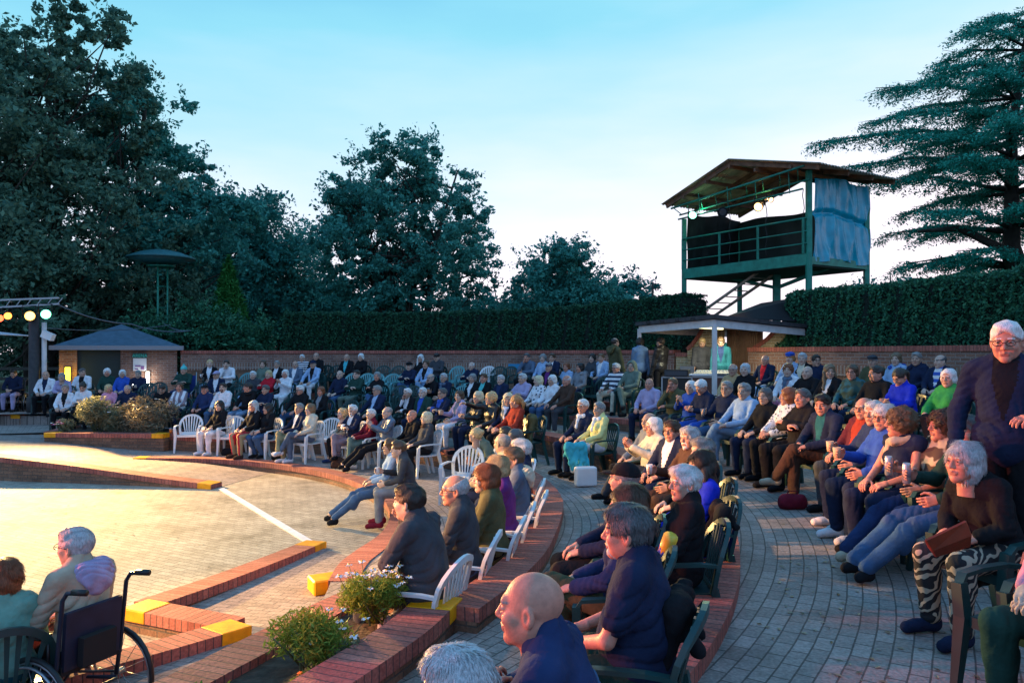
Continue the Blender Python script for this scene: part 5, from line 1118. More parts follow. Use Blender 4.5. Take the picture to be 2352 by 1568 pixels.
def wire(P, label, r_=.012, m_=None):
    P = [Vector(p) for p in P]; b = MB(); Q = []
    for i in range(len(P)-1):
        for k in range(8): Q.append(P[i].lerp(P[i+1], k/8)-Vector((0, 0, .5*(k/8)*(1-k/8))))
    Q.append(P[-1]); b.tube(Q, r_, 5); tag(b.build('cable', m_ or pm('grey_cable', (.10, .13, .16), .6)), label, 'cable')
wire([(LX+.7, LY, 1.45), (-12.4, 25, .95), (-11.4, 27.2, .8), at(366, 28.8, 1.2)], 'grey looped cable from the lantern bar to the mast', .022)
wire([(LX+.4, LY, .75), (-12, 27, 1.0), at(366, 28.8, 1.35)], 'thin straight wire from the speaker bracket to the mast', .012)
b = MB(); b.tube([(0, 0, 0), (0, 0, 4.6)], [.06, .045], 8); tag(b.build('pole', M_bark, loc=at(1499, 36)), 'thin upright pole beside the low tree left of the tower', 'pole')
b = MB(); b.tube([(0, 0, 0), (0, 0, 4.2)], [.05, .035], 8); tag(b.build('pole', M_bark, loc=at(827, 37)), 'thin pale pole seen through the centre tree', 'pole')
for x, th in ((1010, 63.5), (1303, 53.5)):
    b = MB(); b.box((0, 0, 0), (.42, .03, .16)); o = b.build('wall_plaque', pm('blue_plaque', (.02, .22, .42), .5), loc=pt(16.30, th, -.42), rot=(0, 0, R(th+90))); tag(o, 'small blue plate on the long wall near the %s' % ('middle' if x == 1010 else 'grey curly haired spectator'), 'wall plate')
# ------------------------------------------------------------------ moulded garden chairs (seat at .43, sitter faces +Y)
def chair_parts():
    P = {}
    b = MB(); n = 7; V = []
    for j in range(7):
        y = -.20+.42*j/6
        for i in range(n): x = (-.5+i/(n-1))*(.44+.04*j/6); z = .425-.012*math.cos(x*6)+(-.02 if j == 6 else 0)+.012*abs(j/6-.5)*2; V.append((x, y, z))
    Fc = [(j*n+i, j*n+i+1, (j+1)*n+i+1, (j+1)*n+i) for j in range(6) for i in range(n-1)]
    V2 = [(x, y, z-.022) for x, y, z in V]; m = len(V); F2 = [tuple(m+k for k in reversed(f)) for f in Fc]
    ed = [i for i in range(n)]+[j*n+n-1 for j in range(1, 7)]+[6*n+i for i in range(n-2, -1, -1)]+[j*n for j in range(5, 0, -1)]
    F3 = [(ed[k], m+ed[k], m+ed[(k+1) % len(ed)], ed[(k+1) % len(ed)]) for k in range(len(ed))]
    b.add(V+V2, Fc+F2+F3); b.strap([(-.22, .22, .405), (.22, .22, .405)], .02, .055, side=(0, 1, 0)); P['seat'] = b.mesh('seat')
    # back: arched rim with splayed slats
    b = MB(); arch = []
    for k in range(13):
        a = math.pi*k/12; x = .265*math.cos(a); z = .60+.275*math.sin(a)**.8; y = -.235-.10*(z-.43)/.45+.06*(abs(math.cos(a))**3)*1.0; arch.append((x, y, z))
    arch = [(.245, -.185, .43)]+arch+[(-.245, -.185, .43)]
    b.strap(arch, .030, [.05]*len(arch), side=(0, 1, 0))
    for i in range(7):
        x = (-3+i)*.054; xt = x*1.28; zt = .60+.275*(1-min(.98, abs(xt)/.27)**2.2)**.5
        b.strap([(x*.8, -.195, .43), (x, -.235, .58), (xt, -.30+.02*abs(i-3)/3, zt-.015)], [.020, .024, .034], .010, side=(1, 0, 0))
    b.strap([(-.2, -.20, .445), (.2, -.20, .445)], .012, .05, side=(0, 1, 0)); P['backrest'] = b.mesh('backrest')
    for s in (-1, 1):
        b = MB(); b.strap([(s*.262, -.21, .63), (s*.285, -.10, .645), (s*.29, .08, .64), (s*.285, .20, .625), (s*.275, .235, .575)], [.045, .05, .055, .055, .05], .022, side=(1, 0, 0)); P['armrest%d' % s] = b.mesh('armrest')
        b = MB(); b.strap([(s*.275, .235, .59), (s*.255, .235, .42), (s*.275, .265, 0)], [.06, .065, .036], [.05, .055, .036], side=(1, 0, 0)); P['front%d' % s] = b.mesh('leg')
        b = MB(); b.strap([(s*.235, -.20, .47), (s*.235, -.215, .38), (s*.265, -.31, 0)], [.055, .065, .034], [.05, .055, .036], side=(1, 0, 0)); P['rear%d' % s] = b.mesh('leg')
    return P
CH = chair_parts()
_all = MB()
def _joined():
    V = []; Fs = []; n = 0
    b = MB()
    for k, me in CH.items():
        vs = [tuple(v.co) for v in me.vertices]; b.add(vs, [tuple(p.vertices) for p in me.polygons])
    return b.mesh('chair')
CHJ = _joined()
def chair(loc, face, mat, label, group, far=False):
    rz = face
    if far:
        o = link('garden_chair', CHJ, mat); o.location = loc; o.rotation_euler = (0, 0, rz); return tag(o, label, 'chair', group)
    t = empty('garden_chair', loc, rz, label, 'chair', group)
    for k, me in CH.items(): link(me.name.split('.')[0], me, mat, t)
    return t
# ------------------------------------------------------------------ spectators
def fdir(p, tgt): return math.atan2(tgt[1]-p[1], tgt[0]-p[0])-math.pi/2
POSE = {  # name: figure() settings
 'lap': dict(arms='lap', hy=.25), 'lap2': dict(arms='lap', hy=-.35, legs='tuck'), 'fold': dict(arms='fold', lean=-.16, legs='n', hy=.1), 'fold2': dict(arms='fold', lean=-.12, legs='x', hy=.35),
 'x': dict(arms='clasp', legs='x', lean=-.14, hy=.2), 'y': dict(arms='lap', legs='y', lean=-.12, hy=-.15), 'fwd': dict(arms='clasp', legs='wide', lean=.28, bow=.1, hp=.18, hy=.2), 'chin': dict(arms='chin', lean=.02, bow=.08, hy=.1),
 'cup': dict(arms='cup', lean=-.08, hy=.3), 'out': dict(arms='fold', legs='out', lean=-.24, hy=.1), 'bow': dict(arms='phone', lean=.02, bow=.16, hp=-.55), 'knees': dict(arms='knees', lean=-.04, hy=.15), 'wide': dict(arms='knees', legs='wide', lean=-.10, hy=-.2, fat=1.15),
 'talkL': dict(arms='lap', lean=-.08, hy=.85), 'talkR': dict(arms='clasp', lean=-.08, hy=-.85, legs='n'), 'clap': dict(arms='clap', lean=-.06, hy=.2), 'phone': dict(arms='phone', lean=-.10, hy=.1, hp=-.15), 'point': dict(arms='point', lean=.05, hy=-.2), 'big': dict(arms='lap', lean=-.14, fat=1.22, legs='wide', hy=.1)}
GROUP = 'spectators in the arena'
CG = 'moulded garden chairs'
ROWZ = dict(A=zA, B=zB, C=zC, D=zD, E=zE, F=zF, L=-1.83)
ROWN = dict(A='by the stage', B='in the front row', C='in the second row', D='in the third row', E='in the fourth row', F='in the back row', L='beside the lamp post')
CNT = 0
LAB = set()
def sit(x, d, row, pose='lap', hair='short', hc='grey', top='navy', tro='denim', look='', fem=False, inner=None, skin=None, gl=0, beard=None, ch='g', extra=(), tgt=(-12, 9), turn=0, shoe='black', fat=None, sc=1.0, vox=None, ex=None, dz=0, over=None, chl=None):
    global CNT; CNT += 1; rnd = random.Random(CNT*7+3)
    near = d < 10; kw = dict(POSE[pose]) if isinstance(pose, str) else dict(pose); kw['fem'] = fem
    if fat: kw['fat'] = fat
    kw.update(over or {})
    if vox: kw.update(vox=vox, hv=.004)
    elif d < 7: kw.update(vox=.010, hv=.0042)
    elif d < 11: kw.update(vox=.012, hv=.005)
    else: kw.update(vox=.017, hv=.0072)
    P = figure(**kw)
    z = ROWZ[row]+dz; hd = Vector((*at(x, d)[:2], 0)); fa = fdir(hd, tgt)+turn+rnd.uniform(-.10, .10)
    rot = Matrix.Rotation(fa, 3, 'Z'); h = Vector(P['hc']); off = rot @ Vector((h.x, h.y, 0))*sc; loc = (hd.x-off.x, hd.y-off.y, z)
    lab = look+' '+(ROWN[row] if isinstance(ROWN.get(row), str) else '')
    if lab in LAB or len(lab.split()) > 16: print('DUP', lab)
    LAB.add(lab)
    o, P = person(loc, fa, hair, hc, top, tro, shoe, inner, skin if skin is not None else rnd.choice([0, 0, 1, 2]), sc*(1 if near else rnd.uniform(.97, 1.03)), gl, beard, extra, .0055 if near else .009, lab.strip(), GROUP, **kw)
    if ch:
        m = {'w': M_white, 'g': M_green, 't': M_teal}[ch]; cn = {'w': 'white', 'g': 'dark green', 't': 'pale teal'}[ch]
        o2 = chair((loc[0], loc[1], z), fa, m, chl or ('%s chair under the %s' % (cn, ' '.join(look.split()[:9]))), CG, far=d > 12.5)
        o2.location = Vector(loc)+rot @ Vector((0, .02, 0))
    for nm in (ex or []): hold(nm, P, o, fa, loc, sc, look)
    return o
_cup = {}
def hold(kind, P, o, fa, loc, sc, look):
    side = 0 if kind.endswith('L') else 1; k = kind.rstrip('LR')
    wr = Vector(P['wr'][side]); M = Matrix.Translation(loc) @ Matrix.Rotation(fa, 4, 'Z'); p = M @ (wr*sc+Vector((-.02 if side else .02, .09, .035)))
    cup_at(k, p, look)
def cup_at(k, p, look, rot=(0, 0, 0)):
    b = MB()
    if k == 'paper': b.lathe((0, 0, 0), [(.028, -.055), (.038, .05), (.036, .05), (.027, -.045)], 16); m = pm('paper_cup', (.62, .42, .28), .7); nm = 'paper_cup'; lb = 'brown paper cup held by the '+look
    elif k == 'white': b.lathe((0, 0, 0), [(.028, -.055), (.038, .05), (.036, .05), (.027, -.045)], 16); m = M_white; nm = 'paper_cup'; lb = 'white cup held by the '+look
    elif k == 'beer': b.lathe((0, 0, 0), [(.03, -.07), (.036, .03), (.0, .03)], 16); m = pm('beer', (.45, .12, .02), .15); nm = 'drink_glass'; lb = 'amber drink in a plastic glass held by the '+look
    elif k == 'glass': b.lathe((0, 0, 0), [(.028, -.06), (.038, .06), (.036, .06), (.026, -.055)], 16); m = pm('clear_plastic', (.55, .6, .7), .15, trans=.7); nm = 'plastic_cup'; lb = 'clear plastic cup held by the '+look
    elif k == 'can': b.lathe((0, 0, 0), [(.024, -.085), (.031, -.075), (.031, .065), (.025, .08), (.024, .078)], 18); m = pm('can_metal', (.55, .52, .54), .3, metal=.6); nm = 'drink_can'; lb = 'tall silver can held by the '+look
    elif k == 'phone': b.box((0, 0, 0), (.07, .01, .14)); m = M_dark; nm = 'mobile_phone'; lb = 'dark phone held by the '+look
    elif k == 'flash': b.box((0, 0, 0), (.07, .01, .14)); m = M_dark; nm = 'mobile_phone'; lb = 'phone with its lamp lit, held by the '+look
    lb = ' '.join(lb.split()[:16]); o = tag(b.build(nm, m, loc=p, rot=rot), lb, nm.replace('_', ' '), 'drinks and phones in hands')
    if k == 'can': c = MB(); c.lathe((0, 0, 0), [(.0318, -.03), (.0318, .03)], 18); c.build('printed_band', pm('can_print', (.35, .25, .30), .4), o)
    if k == 'glass': c = MB(); c.lathe((0, 0, 0), [(.026, -.055), (.031, -.02), (.0, -.02)], 14); c.build('drink', pm('dark_drink', (.12, .02, .02), .1), o)
    if k == 'flash': c = MB(); c.lathe((0, -.008, .04), [(.0, -.012), (.013, 0), (.0, .012)], 8); c.build('phone_lamp', pm('phone_lamp_glow', (1, 1, 1), .3, emit=(1, .97, .9), es=14), o)
    if k == 'beer': c = MB(); c.lathe((0, 0, 0), [(.036, .028), (.0385, .06), (.037, .06), (.035, .028)], 14); c.build('glass_rim', pm('clear_plastic', (.55, .6, .7), .15, trans=.7), o)
    return o
s = sit
# ---- far front row on white chairs (front terrace)
s(504, 18.6, 'B', 'lap', 'long', 'black', 'black', 'white', 'black-fringed woman in black top and wide white trousers', fem=1, ch='w', shoe='white')
s(582, 18.0, 'B', 'lap', 'long', 'silver', 'black', 'khaki/red/10/x', 'woman with long silver hair and red-striped khaki trousers', fem=1, ch='w', shoe='brown')
s(615, 17.9, 'B', 'lap2', 'long', 'black', 'black', 'denim', 'woman with long black hair, black top and jeans', fem=1, ch='w')
s(687, 17.4, 'B', 'x', 'short', 'grey', 'navy', 'khaki', 'grey haired man in navy zip top, beige trousers, legs crossed', ch='w', shoe='white', inner='white')
s(712, 17.2, 'B', 'y', 'bob', 'ltbrown', 'cream', 'slate', 'woman in cream hoodie and cropped jeans, white trainers', fem=1, ch='w', shoe='white')
s(785, 16.9, 'B', 'fwd', 'bob', 'blond', 'beige', 'black', 'blond woman in beige cardigan leaning forward', fem=1, ch='w', shoe='dkblue')
s(810, 16.7, 'B', 'fold2', 'thick', 'white', 'navy', 'mauve', 'white haired bearded man in navy sweater and mauve trousers', ch='w', beard='white', inner='white')
s(852, 16.4, 'B', 'x', 'short', 'white', 'wine', 'sage', 'short white haired woman in dark red velvet top', fem=1, ch='w', shoe='white')
s(889, 16.1, 'B', dict(arms='clap', legs='out', lean=-.12, hy=.15), 'fringe', 'grey', 'l:slate', 'black', 'balding man in shiny dark blue jacket, legs stretched out', ch='w', inner='dkblue')
s(946, 15.6, 'B', 'lap', 'none', None, 'black', 'black', 'bald man in black coat and black scarf', ch='w', extra=('scarf:black',), skin=1)
s(979, 15.2, 'B', 'lap2', 'bob', 'ltblond', 'dkgrey', 'black', 'blond bobbed woman wrapped in a dark blanket', fem=1, ch='w', extra=('scarf:brown',), fat=1.15)
fa = fdir((-8.1, 18.2), (-9, 8))
chair(at(434, 18.9, zB), fa+.25, M_white, 'empty white slatted chair nearest the far flower bed', CG)
chair(at(533, 18.4, zB), fa+.2, M_white, 'empty white slatted chair between the black-fringed and silver-haired women', CG)
chair(at(748, 17.9, zB), fa-.2, M_white, 'white chair with solid back behind the cream hoodie woman', CG)
# ---- left block beside and behind the far flower bed
L_ = dict(tgt=(-9, 5))
s(105, 22.9, 'L', 'lap', 'none', None, 'white', 'black', 'bald man in white shirt and dark shorts behind the post', inner='navy', **L_)
s(142, 22.3, 'L', 'fwd', 'bob', 'grey', 'lilac', 'black', 'grey haired woman in lilac bending forward', fem=1, **L_)
s(150, 20.9, 'C', 'lap', 'short', 'grey', 'white', 'black', 'grey haired woman in white cardigan over black, left block', fem=1, inner='black', dz=-.06, **L_)
s(189, 23.2, 'D', 'talkL', 'short', 'dkgrey', 'white', 'navy', 'grey haired person in dark gilet with white sleeves', inner='black', **L_)
s(190, 20.9, 'C', 'bow', 'bun', 'dark', 'white', 'black', 'dark haired woman with bun in pale jacket looking down', fem=1, **L_)
s(246, 23.2, 'D', 'lap', 'curly', 'white', 'dkgreen', 'black', 'white curly haired woman in dark green coat', fem=1, **L_)
s(250, 20.8, 'C', 'talkL', 'bob', 'blond', 'pink', 'white', 'short blond woman in pink cardigan', fem=1, **L_)
s(281, 23.0, 'D', 'lap', 'bob', 'white', 'blue', 'navy', 'white bobbed woman in bright blue jacket', fem=1, **L_)
s(293, 20.6, 'C', 'cup', 'fringe', 'silver', 'navy', 'navy', 'silver haired man in navy jacket behind the flower bed', **L_)
s(317, 23.1, 'D', 'phone', 'short', 'grey', 'navy', 'black', 'man in navy holding a lit phone by the white wall lamp', ex=['flash'], **L_)
s(372, 20.6, 'C', 'bow', 'short', 'dark', 'black', 'black', 'dark haired person in black bowed over a phone', ex=['phone'], **L_)
s(412, 20.5, 'C', 'x', 'bob', 'brown', 'white/mauve/7/x', 'navy', 'brown haired woman in white and plum track top', fem=1, **L_)
s(482, 23.6, 'E', 'cup', 'bun', 'blond', 'black', 'ltblue', 'blond woman with bun in black coat drinking', fem=1, ex=['white'], inner='white', **L_)
s(520, 23.5, 'E', 'chin', 'short', 'dark', 'white', 'black', 'dark haired man in plain white shirt by the wall', **L_)
s(497, 22.2, 'D', 'lap2', 'cap:lilac+fringe', 'grey', 'navy', 'white', 'man in pale cap and glasses, navy jacket over white shirt', gl=1, inner='white', **L_)
# ---- second far row (middle terrace)
C_ = dict(tgt=(-11, 8))
s(470, 20.3, 'C', 'lap', 'cap:black+fringe', 'grey', 'dkblue', 'black', 'man in black cap and blue zip jacket', **C_)
s(512, 20.2, 'C', 'lap', 'short', 'dark', 'white', 'denim', 'dark bearded man in white hoodie', beard='dark', extra=('hooddown:white',), **C_)
s(569, 20.1, 'C', 'talkR', 'short', 'dark', 'black', 'ltdenim', 'dark haired smiling man in black hoodie and pale jeans', extra=('hooddown:black',), **C_)
s(610, 20.0, 'C', 'fold', 'thick', 'dkgrey', 'navy', 'navy', 'dark grey haired man in plain navy jacket', **C_)
s(689, 19.7, 'C', 'wide', 'thick', 'white', 'black', 'denim', 'white haired man with glasses in black jacket and jeans', gl=1, skin=1, **C_)
s(737, 19.4, 'C', 'lap', 'bob', 'auburn', 'black', 'black', 'auburn haired woman in grey top and open dark coat', fem=1, inner='grey', **C_)
s(866, 18.6, 'C', 'wide', 'short', 'grey', 'navy', 'black', 'grey man with glasses, navy jacket over pale blue shirt', gl=1, inner='ltblue', fat=1.25, **C_)
s(936, 18.0, 'C', 'chin', 'short', 'white', 'black', 'black', 'short white haired woman with her hands to her face', fem=1, inner='white', **C_)
s(971, 17.8, 'C', 'lap', 'short', 'white', 'dkgreen', 'navy', 'white bearded man in green coat over blue jumper', inner='blue', beard='white', fat=1.15, **C_)
s(1016, 17.2, 'C', 'fold', 'short', 'dkgrey', 'navy', 'black', 'grey man with glasses in navy coat with bright blue collar', gl=1, inner='blue', extra=('scarf:blue',), **C_)
s(1055, 16.7, 'C', 'cup', 'bob', 'brown', 'lilac', 'white', 'brown bobbed woman in grey-lilac coat, white trousers, cup', fem=1, ex=['paper'], inner='slate', shoe='grey', **C_)
s(1098, 15.9, 'C', 'phone', 'bob', 'ltblond', 'l:black', 'navy', 'blond woman in black leather jacket and teal scarf', fem=1, extra=('scarf:teal',), **C_)
s(1127, 15.3, 'C', 'point', 'curly', 'blond', 'l:black', 'black', 'woman in leather jacket pointing with a stretched arm', fem=1, **C_)
s(1167, 15.0, 'C', 'talkL', 'long', 'ltblond', 'navy', 'black', 'long blond woman in navy with a white scarf', fem=1, extra=('scarf:white',), **C_)
s(1184, 14.3, 'C', 'talkR', 'pony', 'ginger', 'rust', 'black', 'ginger ponytailed woman in rust red top', fem=1, **C_)
# ---- third far row (upper terrace)
s(581, 22.3, 'D', 'lap', 'thick', 'white', 'dkgrey', 'ltblue', 'white haired man in charcoal jacket looking left', **C_)
s(617, 22.2, 'D', 'fold', 'bob', 'blond', 'red', 'black', 'blond woman in bright red jacket', fem=1, **C_)
s(655, 22.0, 'D', 'clap', 'bob', 'white', 'white', 'white', 'white bobbed woman in white jacket, hands clasped', fem=1, **C_)
s(678, 23.4, 'E', 'lap', 'fringe', 'grey', 'slate', 'ltblue', 'bald man in blue-grey fleece', inner='white', **C_)
s(719, 23.3, 'E', 'knees', 'cap:navy+fringe', 'grey', 'ltblue', 'white', 'man in navy cap, dark gilet and pale blue sleeves', inner='black', **C_)
s(604, 23.6, 'E', 'lap', 'bob', 'brown', 'sage', 'black', 'brown haired woman in grey-green top', fem=1, **C_)
s(636, 23.6, 'E', 'lap', 'short', 'grey', 'black', 'black', 'grey haired person in black cardigan over white', fem=1, inner='white', **C_)
s(780, 21.5, 'D', 'lap', 'none', None, 'navy', 'denim', 'bald man in navy sweater and jeans', skin=2, **C_)
s(819, 21.3, 'D', 'fold', 'short', 'dark', 'dkgreen', 'sage', 'dark haired man in dark green sweater and khaki trousers', **C_)
s(866, 21.0, 'D', 'fold2', 'bob', 'grey', 'black', 'denim', 'grey bobbed woman in black coat and jeans', fem=1, **C_)
s(989, 20.0, 'D', 'chin', 'fringe', 'grey', 'black', 'black', 'bald man with glasses in black, chin on hand', gl=1, **C_)
s(1019, 19.8, 'D', 'cup', 'short', 'silver', 'navy', 'black', 'silver haired man with patterned scarf drinking red wine', ex=['beer'], extra=('scarf:slate',), **C_)
s(1085, 19.2, 'D', 'lap', 'bob', 'grey', 'black', 'black', 'wavy grey haired woman in dark coat with white trim', fem=1, inner='white', **C_)
s(1111, 19.0, 'D', 'lap', 'short', 'brown', 'black', 'black', 'short brown haired woman in turquoise top and black jacket', fem=1, inner='aqua', **C_)
s(1150, 18.6, 'D', 'lap', 'short', 'silver', 'navy', 'navy', 'nearly bald man in navy jacket over blue jumper', inner='dkblue', skin=2, **C_)
s(1200, 18.1, 'D', 'fold', 'thick', 'silver', 'lilac', 'black', 'grey haired man in lilac sweater, arms folded', **C_)
s(1236, 17.7, 'D', 'lap2', 'bob', 'ltblond', 'white/navy/14/n', 'black', 'ash blond woman in patterned knit sweater', fem=1, **C_)
s(1268, 17.3, 'D', 'lap', 'bob', 'white', 'white', 'denim', 'white bobbed woman in pale sweater and rolled jeans', fem=1, shoe='white', **C_)
s(1301, 16.9, 'D', 'knees', 'fringe', 'silver', 'brown', 'dkgrey', 'bald man in dark brown fleece, hands on his knees', fat=1.15, shoe='beige', skin=1, **C_)
# ---- fourth far row and back row
E_ = dict(tgt=(-11, 6))
s(694, 25.2, 'F', 'lap', 'short', 'white', 'navy/white/16/z', 'navy', 'white haired person in navy and white stripes', **E_)
s(726, 25.1, 'F', 'lap', 'fringe', 'grey', 'black', 'black', 'balding man in dark jacket left of the empty chairs', **E_)
s(796, 24.8, 'F', 'lap', 'none', None, 'black', 'black', 'bald man in black jacket over turquoise shirt', inner='turq', **E_)
s(829, 24.6, 'F', 'lap', 'bob', 'white', 'black', 'black', 'white haired woman in plain black', fem=1, **E_)
s(940, 22.2, 'E', 'fold2', 'flat:black+short', 'grey', 'navy', 'denim', 'man in flat cap and navy jacket, arms folded', **E_)
s(966, 23.9, 'F', 'lap', 'long', 'white', 'black', 'black', 'woman with long white hair in black cardigan', fem=1, **E_)
s(978, 22.0, 'E', 'x', 'bob', 'brown', 'ltblue', 'ltdenim', 'brown bobbed woman in pale blue blazer and jeans', fem=1, inner='black', **E_)
s(1003, 23.7, 'F', 'phone', 'cap:black+short', 'dark', 'dkgrey', 'navy', 'man in black baseball cap below the blue plate', **E_)
s(1083, 22.4, 'E', 'fold', 'fringe', 'white', 'navy', 'navy', 'white haired man in dark jacket beside a pale empty chair', **E_)
s(1210, 21.8, 'F', 'chin', 'short', 'dkgrey', 'slate', 'black', 'grey haired man in blue-grey sweater, hand at his mouth', **E_)
s(1247, 21.6, 'F', 'lap', 'curly', 'grey', 'ltblue', 'black', 'curly grey haired woman in pale blue', fem=1, **E_)
s(1268, 21.5, 'F', 'lap', 'thick', 'brown', 'navy', 'black', 'brown haired man in navy with white cords', inner='white', **E_)
s(1260, 20.2, 'E', 'lap', 'cap:dkblue+short', 'grey', 'black', 'purple', 'man in blue cap and black jacket over purple', inner='purple', **E_)
s(1301, 20.3, 'E', 'lap', 'bob', 'wine' if 'wine' in HRC else 'auburn', 'ltblue', 'navy', 'dark red bobbed woman in pale blue jumper', fem=1, **E_)
s(1332, 20.0, 'E', 'lap2', 'bob', 'black', 'grey', 'navy', 'black bobbed woman in grey hoodie', fem=1, extra=('hooddown:grey',), **E_)
s(1360, 21.2, 'F', 'lap', 'curly', 'dark', 'dkgrey', 'black', 'dark curly haired woman in dark jacket', fem=1, **E_)
s(1381, 21.0, 'F', 'lap', 'short', 'ltbrown', 'ltblue', 'navy', 'crop haired man in pale blue printed hoodie', inner='white', extra=('hooddown:ltblue',), **E_)
s(1415, 19.0, 'E', 'wide', 'thick', 'silver', 'white/navy/9/z', 'cream', 'man in navy and white striped shirt, cream trousers', gl=1, skin=1, **E_)
s(1451, 18.5, 'E', 'x', 'hood:sage', 'grey', 'sage', 'sage', 'person in green hoodie with the hood up', **E_)
# empty dark and pale chairs between the far rows
fc = [(560, 23.7, 'E', 't', 'beside the man with pale cap'), (740, 25.0, 'F', 'g', 'right of the balding man in dark jacket'), (765, 25.0, 'F', 'g', 'next but one to the turquoise-shirted man'), (870, 24.2, 'F', 'g', 'just right of the white haired woman in plain black'), (905, 24.0, 'F', 'g', 'second right of the white haired woman in plain black'), (915, 22.6, 'E', 't', 'left of the man in flat cap'), (890, 22.7, 'E', 't', 'between two empty chairs left of the flat cap man'), (855, 22.9, 'E', 't', 'behind the grey bobbed woman in black coat'),
      (800, 23.1, 'E', 't', 'behind the bald man in navy sweater'), (832, 23.0, 'E', 't', 'behind the dark haired man in green sweater'), (1040, 23.2, 'F', 't', 'with tall back, right of the black baseball cap'), (1060, 22.4, 'E', 't', 'left of the white haired man in dark jacket'), (1110, 22.9, 'F', 'w', 'pale back catching the light near the wall'), (1135, 22.6, 'F', 'g', 'dark back by the wall, third from the plate'), (1160, 22.4, 'F', 'g', 'dark back by the wall with a coat on it'), (1047, 20.5, 'D', 't', 'behind the patterned scarf man'), (1130, 19.8, 'D', 't', 'between the turquoise top woman and blue jumper man'), (1172, 19.4, 'D', 't', 'right of the nearly bald man in navy'), (1220, 19.2, 'D', 't', 'behind the lilac sweater man'),
      (905, 20.6, 'D', 'g', 'right of the grey bobbed woman in black coat'), (935, 20.4, 'D', 'g', 'behind the woman with hands on face'), (790, 19.2, 'C', 'g', 'right of the auburn haired woman'), (820, 19.1, 'C', 'g', 'left of the pale blue shirted man'), (905, 18.5, 'C', 'g', 'between the pale blue shirted man and hands-to-face woman'), (455, 22.4, 'D', 'g', 'behind the track top woman'), (535, 22.2, 'D', 'g', 'behind the white hoodie man'), (650, 19.9, 'C', 'g', 'left of the black jacketed white haired man'), (1330, 20.9, 'E', 'g', 'behind the black bobbed woman'), (1372, 19.6, 'E', 'g', 'left of the striped shirt man'), (1530, 18.8, 'E', 'g', 'under the canopy beside the leather jacket'), (1500, 19.4, 'E', 'g', 'under the canopy behind the post'), (355, 22.8, 'D', 'g', 'beside the lit phone man'), (330, 22.2, 'D', 'g', 'in front of the white wall lamp')]
for x, d, r_, c, wh in fc:
    p = at(x, d, ROWZ[r_]); chair(p, fdir(p, (-11, 7)), {'g': M_green, 't': M_teal, 'w': M_white}[c], 'empty %s chair %s' % ({'g': 'dark green', 't': 'pale teal', 'w': 'white'}[c], wh), CG, far=True)
# ---- middle block right of the aisle gap (middle terrace, dark chairs)
M_ = dict(tgt=(-10, 6))
s(1339, 13.3, 'C', 'lap', 'short', 'white', 'navy', 'navy', 'white haired woman with glasses, navy coat and white scarf', fem=1, gl=1, extra=('scarf:white',), **M_)
s(1376, 12.9, 'C', 'lap', 'short', 'grey', 'yellow', 'white', 'grey haired woman in pale yellow jacket and white trousers', fem=1, extra=('scarf:white',), tgt=(-10, 9), turn=.15)
s(1490, 10.6, 'C', 'lap', 'fringe', 'dkgrey', 'grey', 'black', 'balding man mostly hidden by the cream coat woman', **M_)
s(1501, 10.0, 'C', 'y', 'bob', 'white', 'cream', 'dkgrey', 'white bobbed woman in cream coat, hands raised', fem=1, over=dict(arms='clap'), **M_)
s(1543, 9.2, 'C', 'lap', 'thick', 'brown', 'navy', 'navy', 'brown haired man with glasses in navy blazer, turned around', gl=1, inner='white', skin=1, tgt=(-10, 2), turn=.0)
s(1584, 8.4, 'C', 'cup', 'thick', 'silver', 'brown', 'brown', 'red-faced silver haired man in brown jacket', skin=1, beard='white', ex=['white'], **M_)
s(1613, 7.3, 'C', 'lap', 'thick', 'grey', 'black', 'black', 'curly grey haired man in front of the brown jacket', **M_)
s(1609, 6.35, 'C', 'lap', 'long', 'dark', 'royal', 'black', 'woman with long dark hair in royal blue top', fem=1, **M_)
s(1572, 5.5, 'C', 'lap', 'thick', 'white', 'black', 'black', 'white haired woman in black jacket seen in profile', fem=1, **M_)
s(1433, 5.65, 'C', 'lap', 'cap:black+fringe', 'grey', 'navy', 'black', 'man in dark cap with his back turned', over=dict(hy=-.5), **M_)
s(1442, 4.75, 'C', 'y', 'bob', 'brown', 'dkblue', 'olive', 'light brown haired woman behind the polo-shirted man', fem=1, **M_)
# ---- near row of white chairs, backs to us (front terrace)
N_ = dict(tgt=(-13, 9.5), ch='w', dz=-.02)
s(939, 6.05, 'B', dict(arms='chin', legs='n', lean=.14, bow=.12, hy=.05, fat=1.2), 'short', 'dark', 'dkgrey', 'dkgrey', 'broad dark haired man in charcoal jacket on the nearest white chair', sc=1.12, **N_)
s(1044, 6.75, 'B', 'lap', 'fringe', 'silver', 'dkgrey', 'denim', 'bald man with glasses and a shoulder strap, white chair', gl=1, over=dict(lean=.04, bow=.08), sc=1.08, **N_)
s(1115, 7.35, 'B', 'lap', 'bob', 'auburn', 'olive', 'black', 'auburn bobbed woman in dark olive jacket', fem=1, over=dict(lean=.05), sc=1.08, **N_)
s(1140, 8.00, 'B', 'lap', 'bob', 'blond', 'purple', 'black', 'blond woman in dark plum jacket', fem=1, over=dict(lean=.08), sc=1.08, **N_)
s(1178, 8.70, 'B', 'lap', 'short', 'ltbrown', 'slate', 'navy', 'man with cream fleece collar and slate jacket', extra=('hooddown:cream',), over=dict(lean=.06), sc=1.08, **N_)
s(1196, 9.50, 'B', 'lap', 'thick', 'white', 'navy', 'navy', 'white haired person beyond the cream fleece collar', sc=1.08, **N_)
s(1153, 10.20, 'B', 'talkR', 'fringe', 'grey', 'beige', 'navy', 'bald man with glasses turning to his neighbour', gl=1, sc=1.08, **N_)
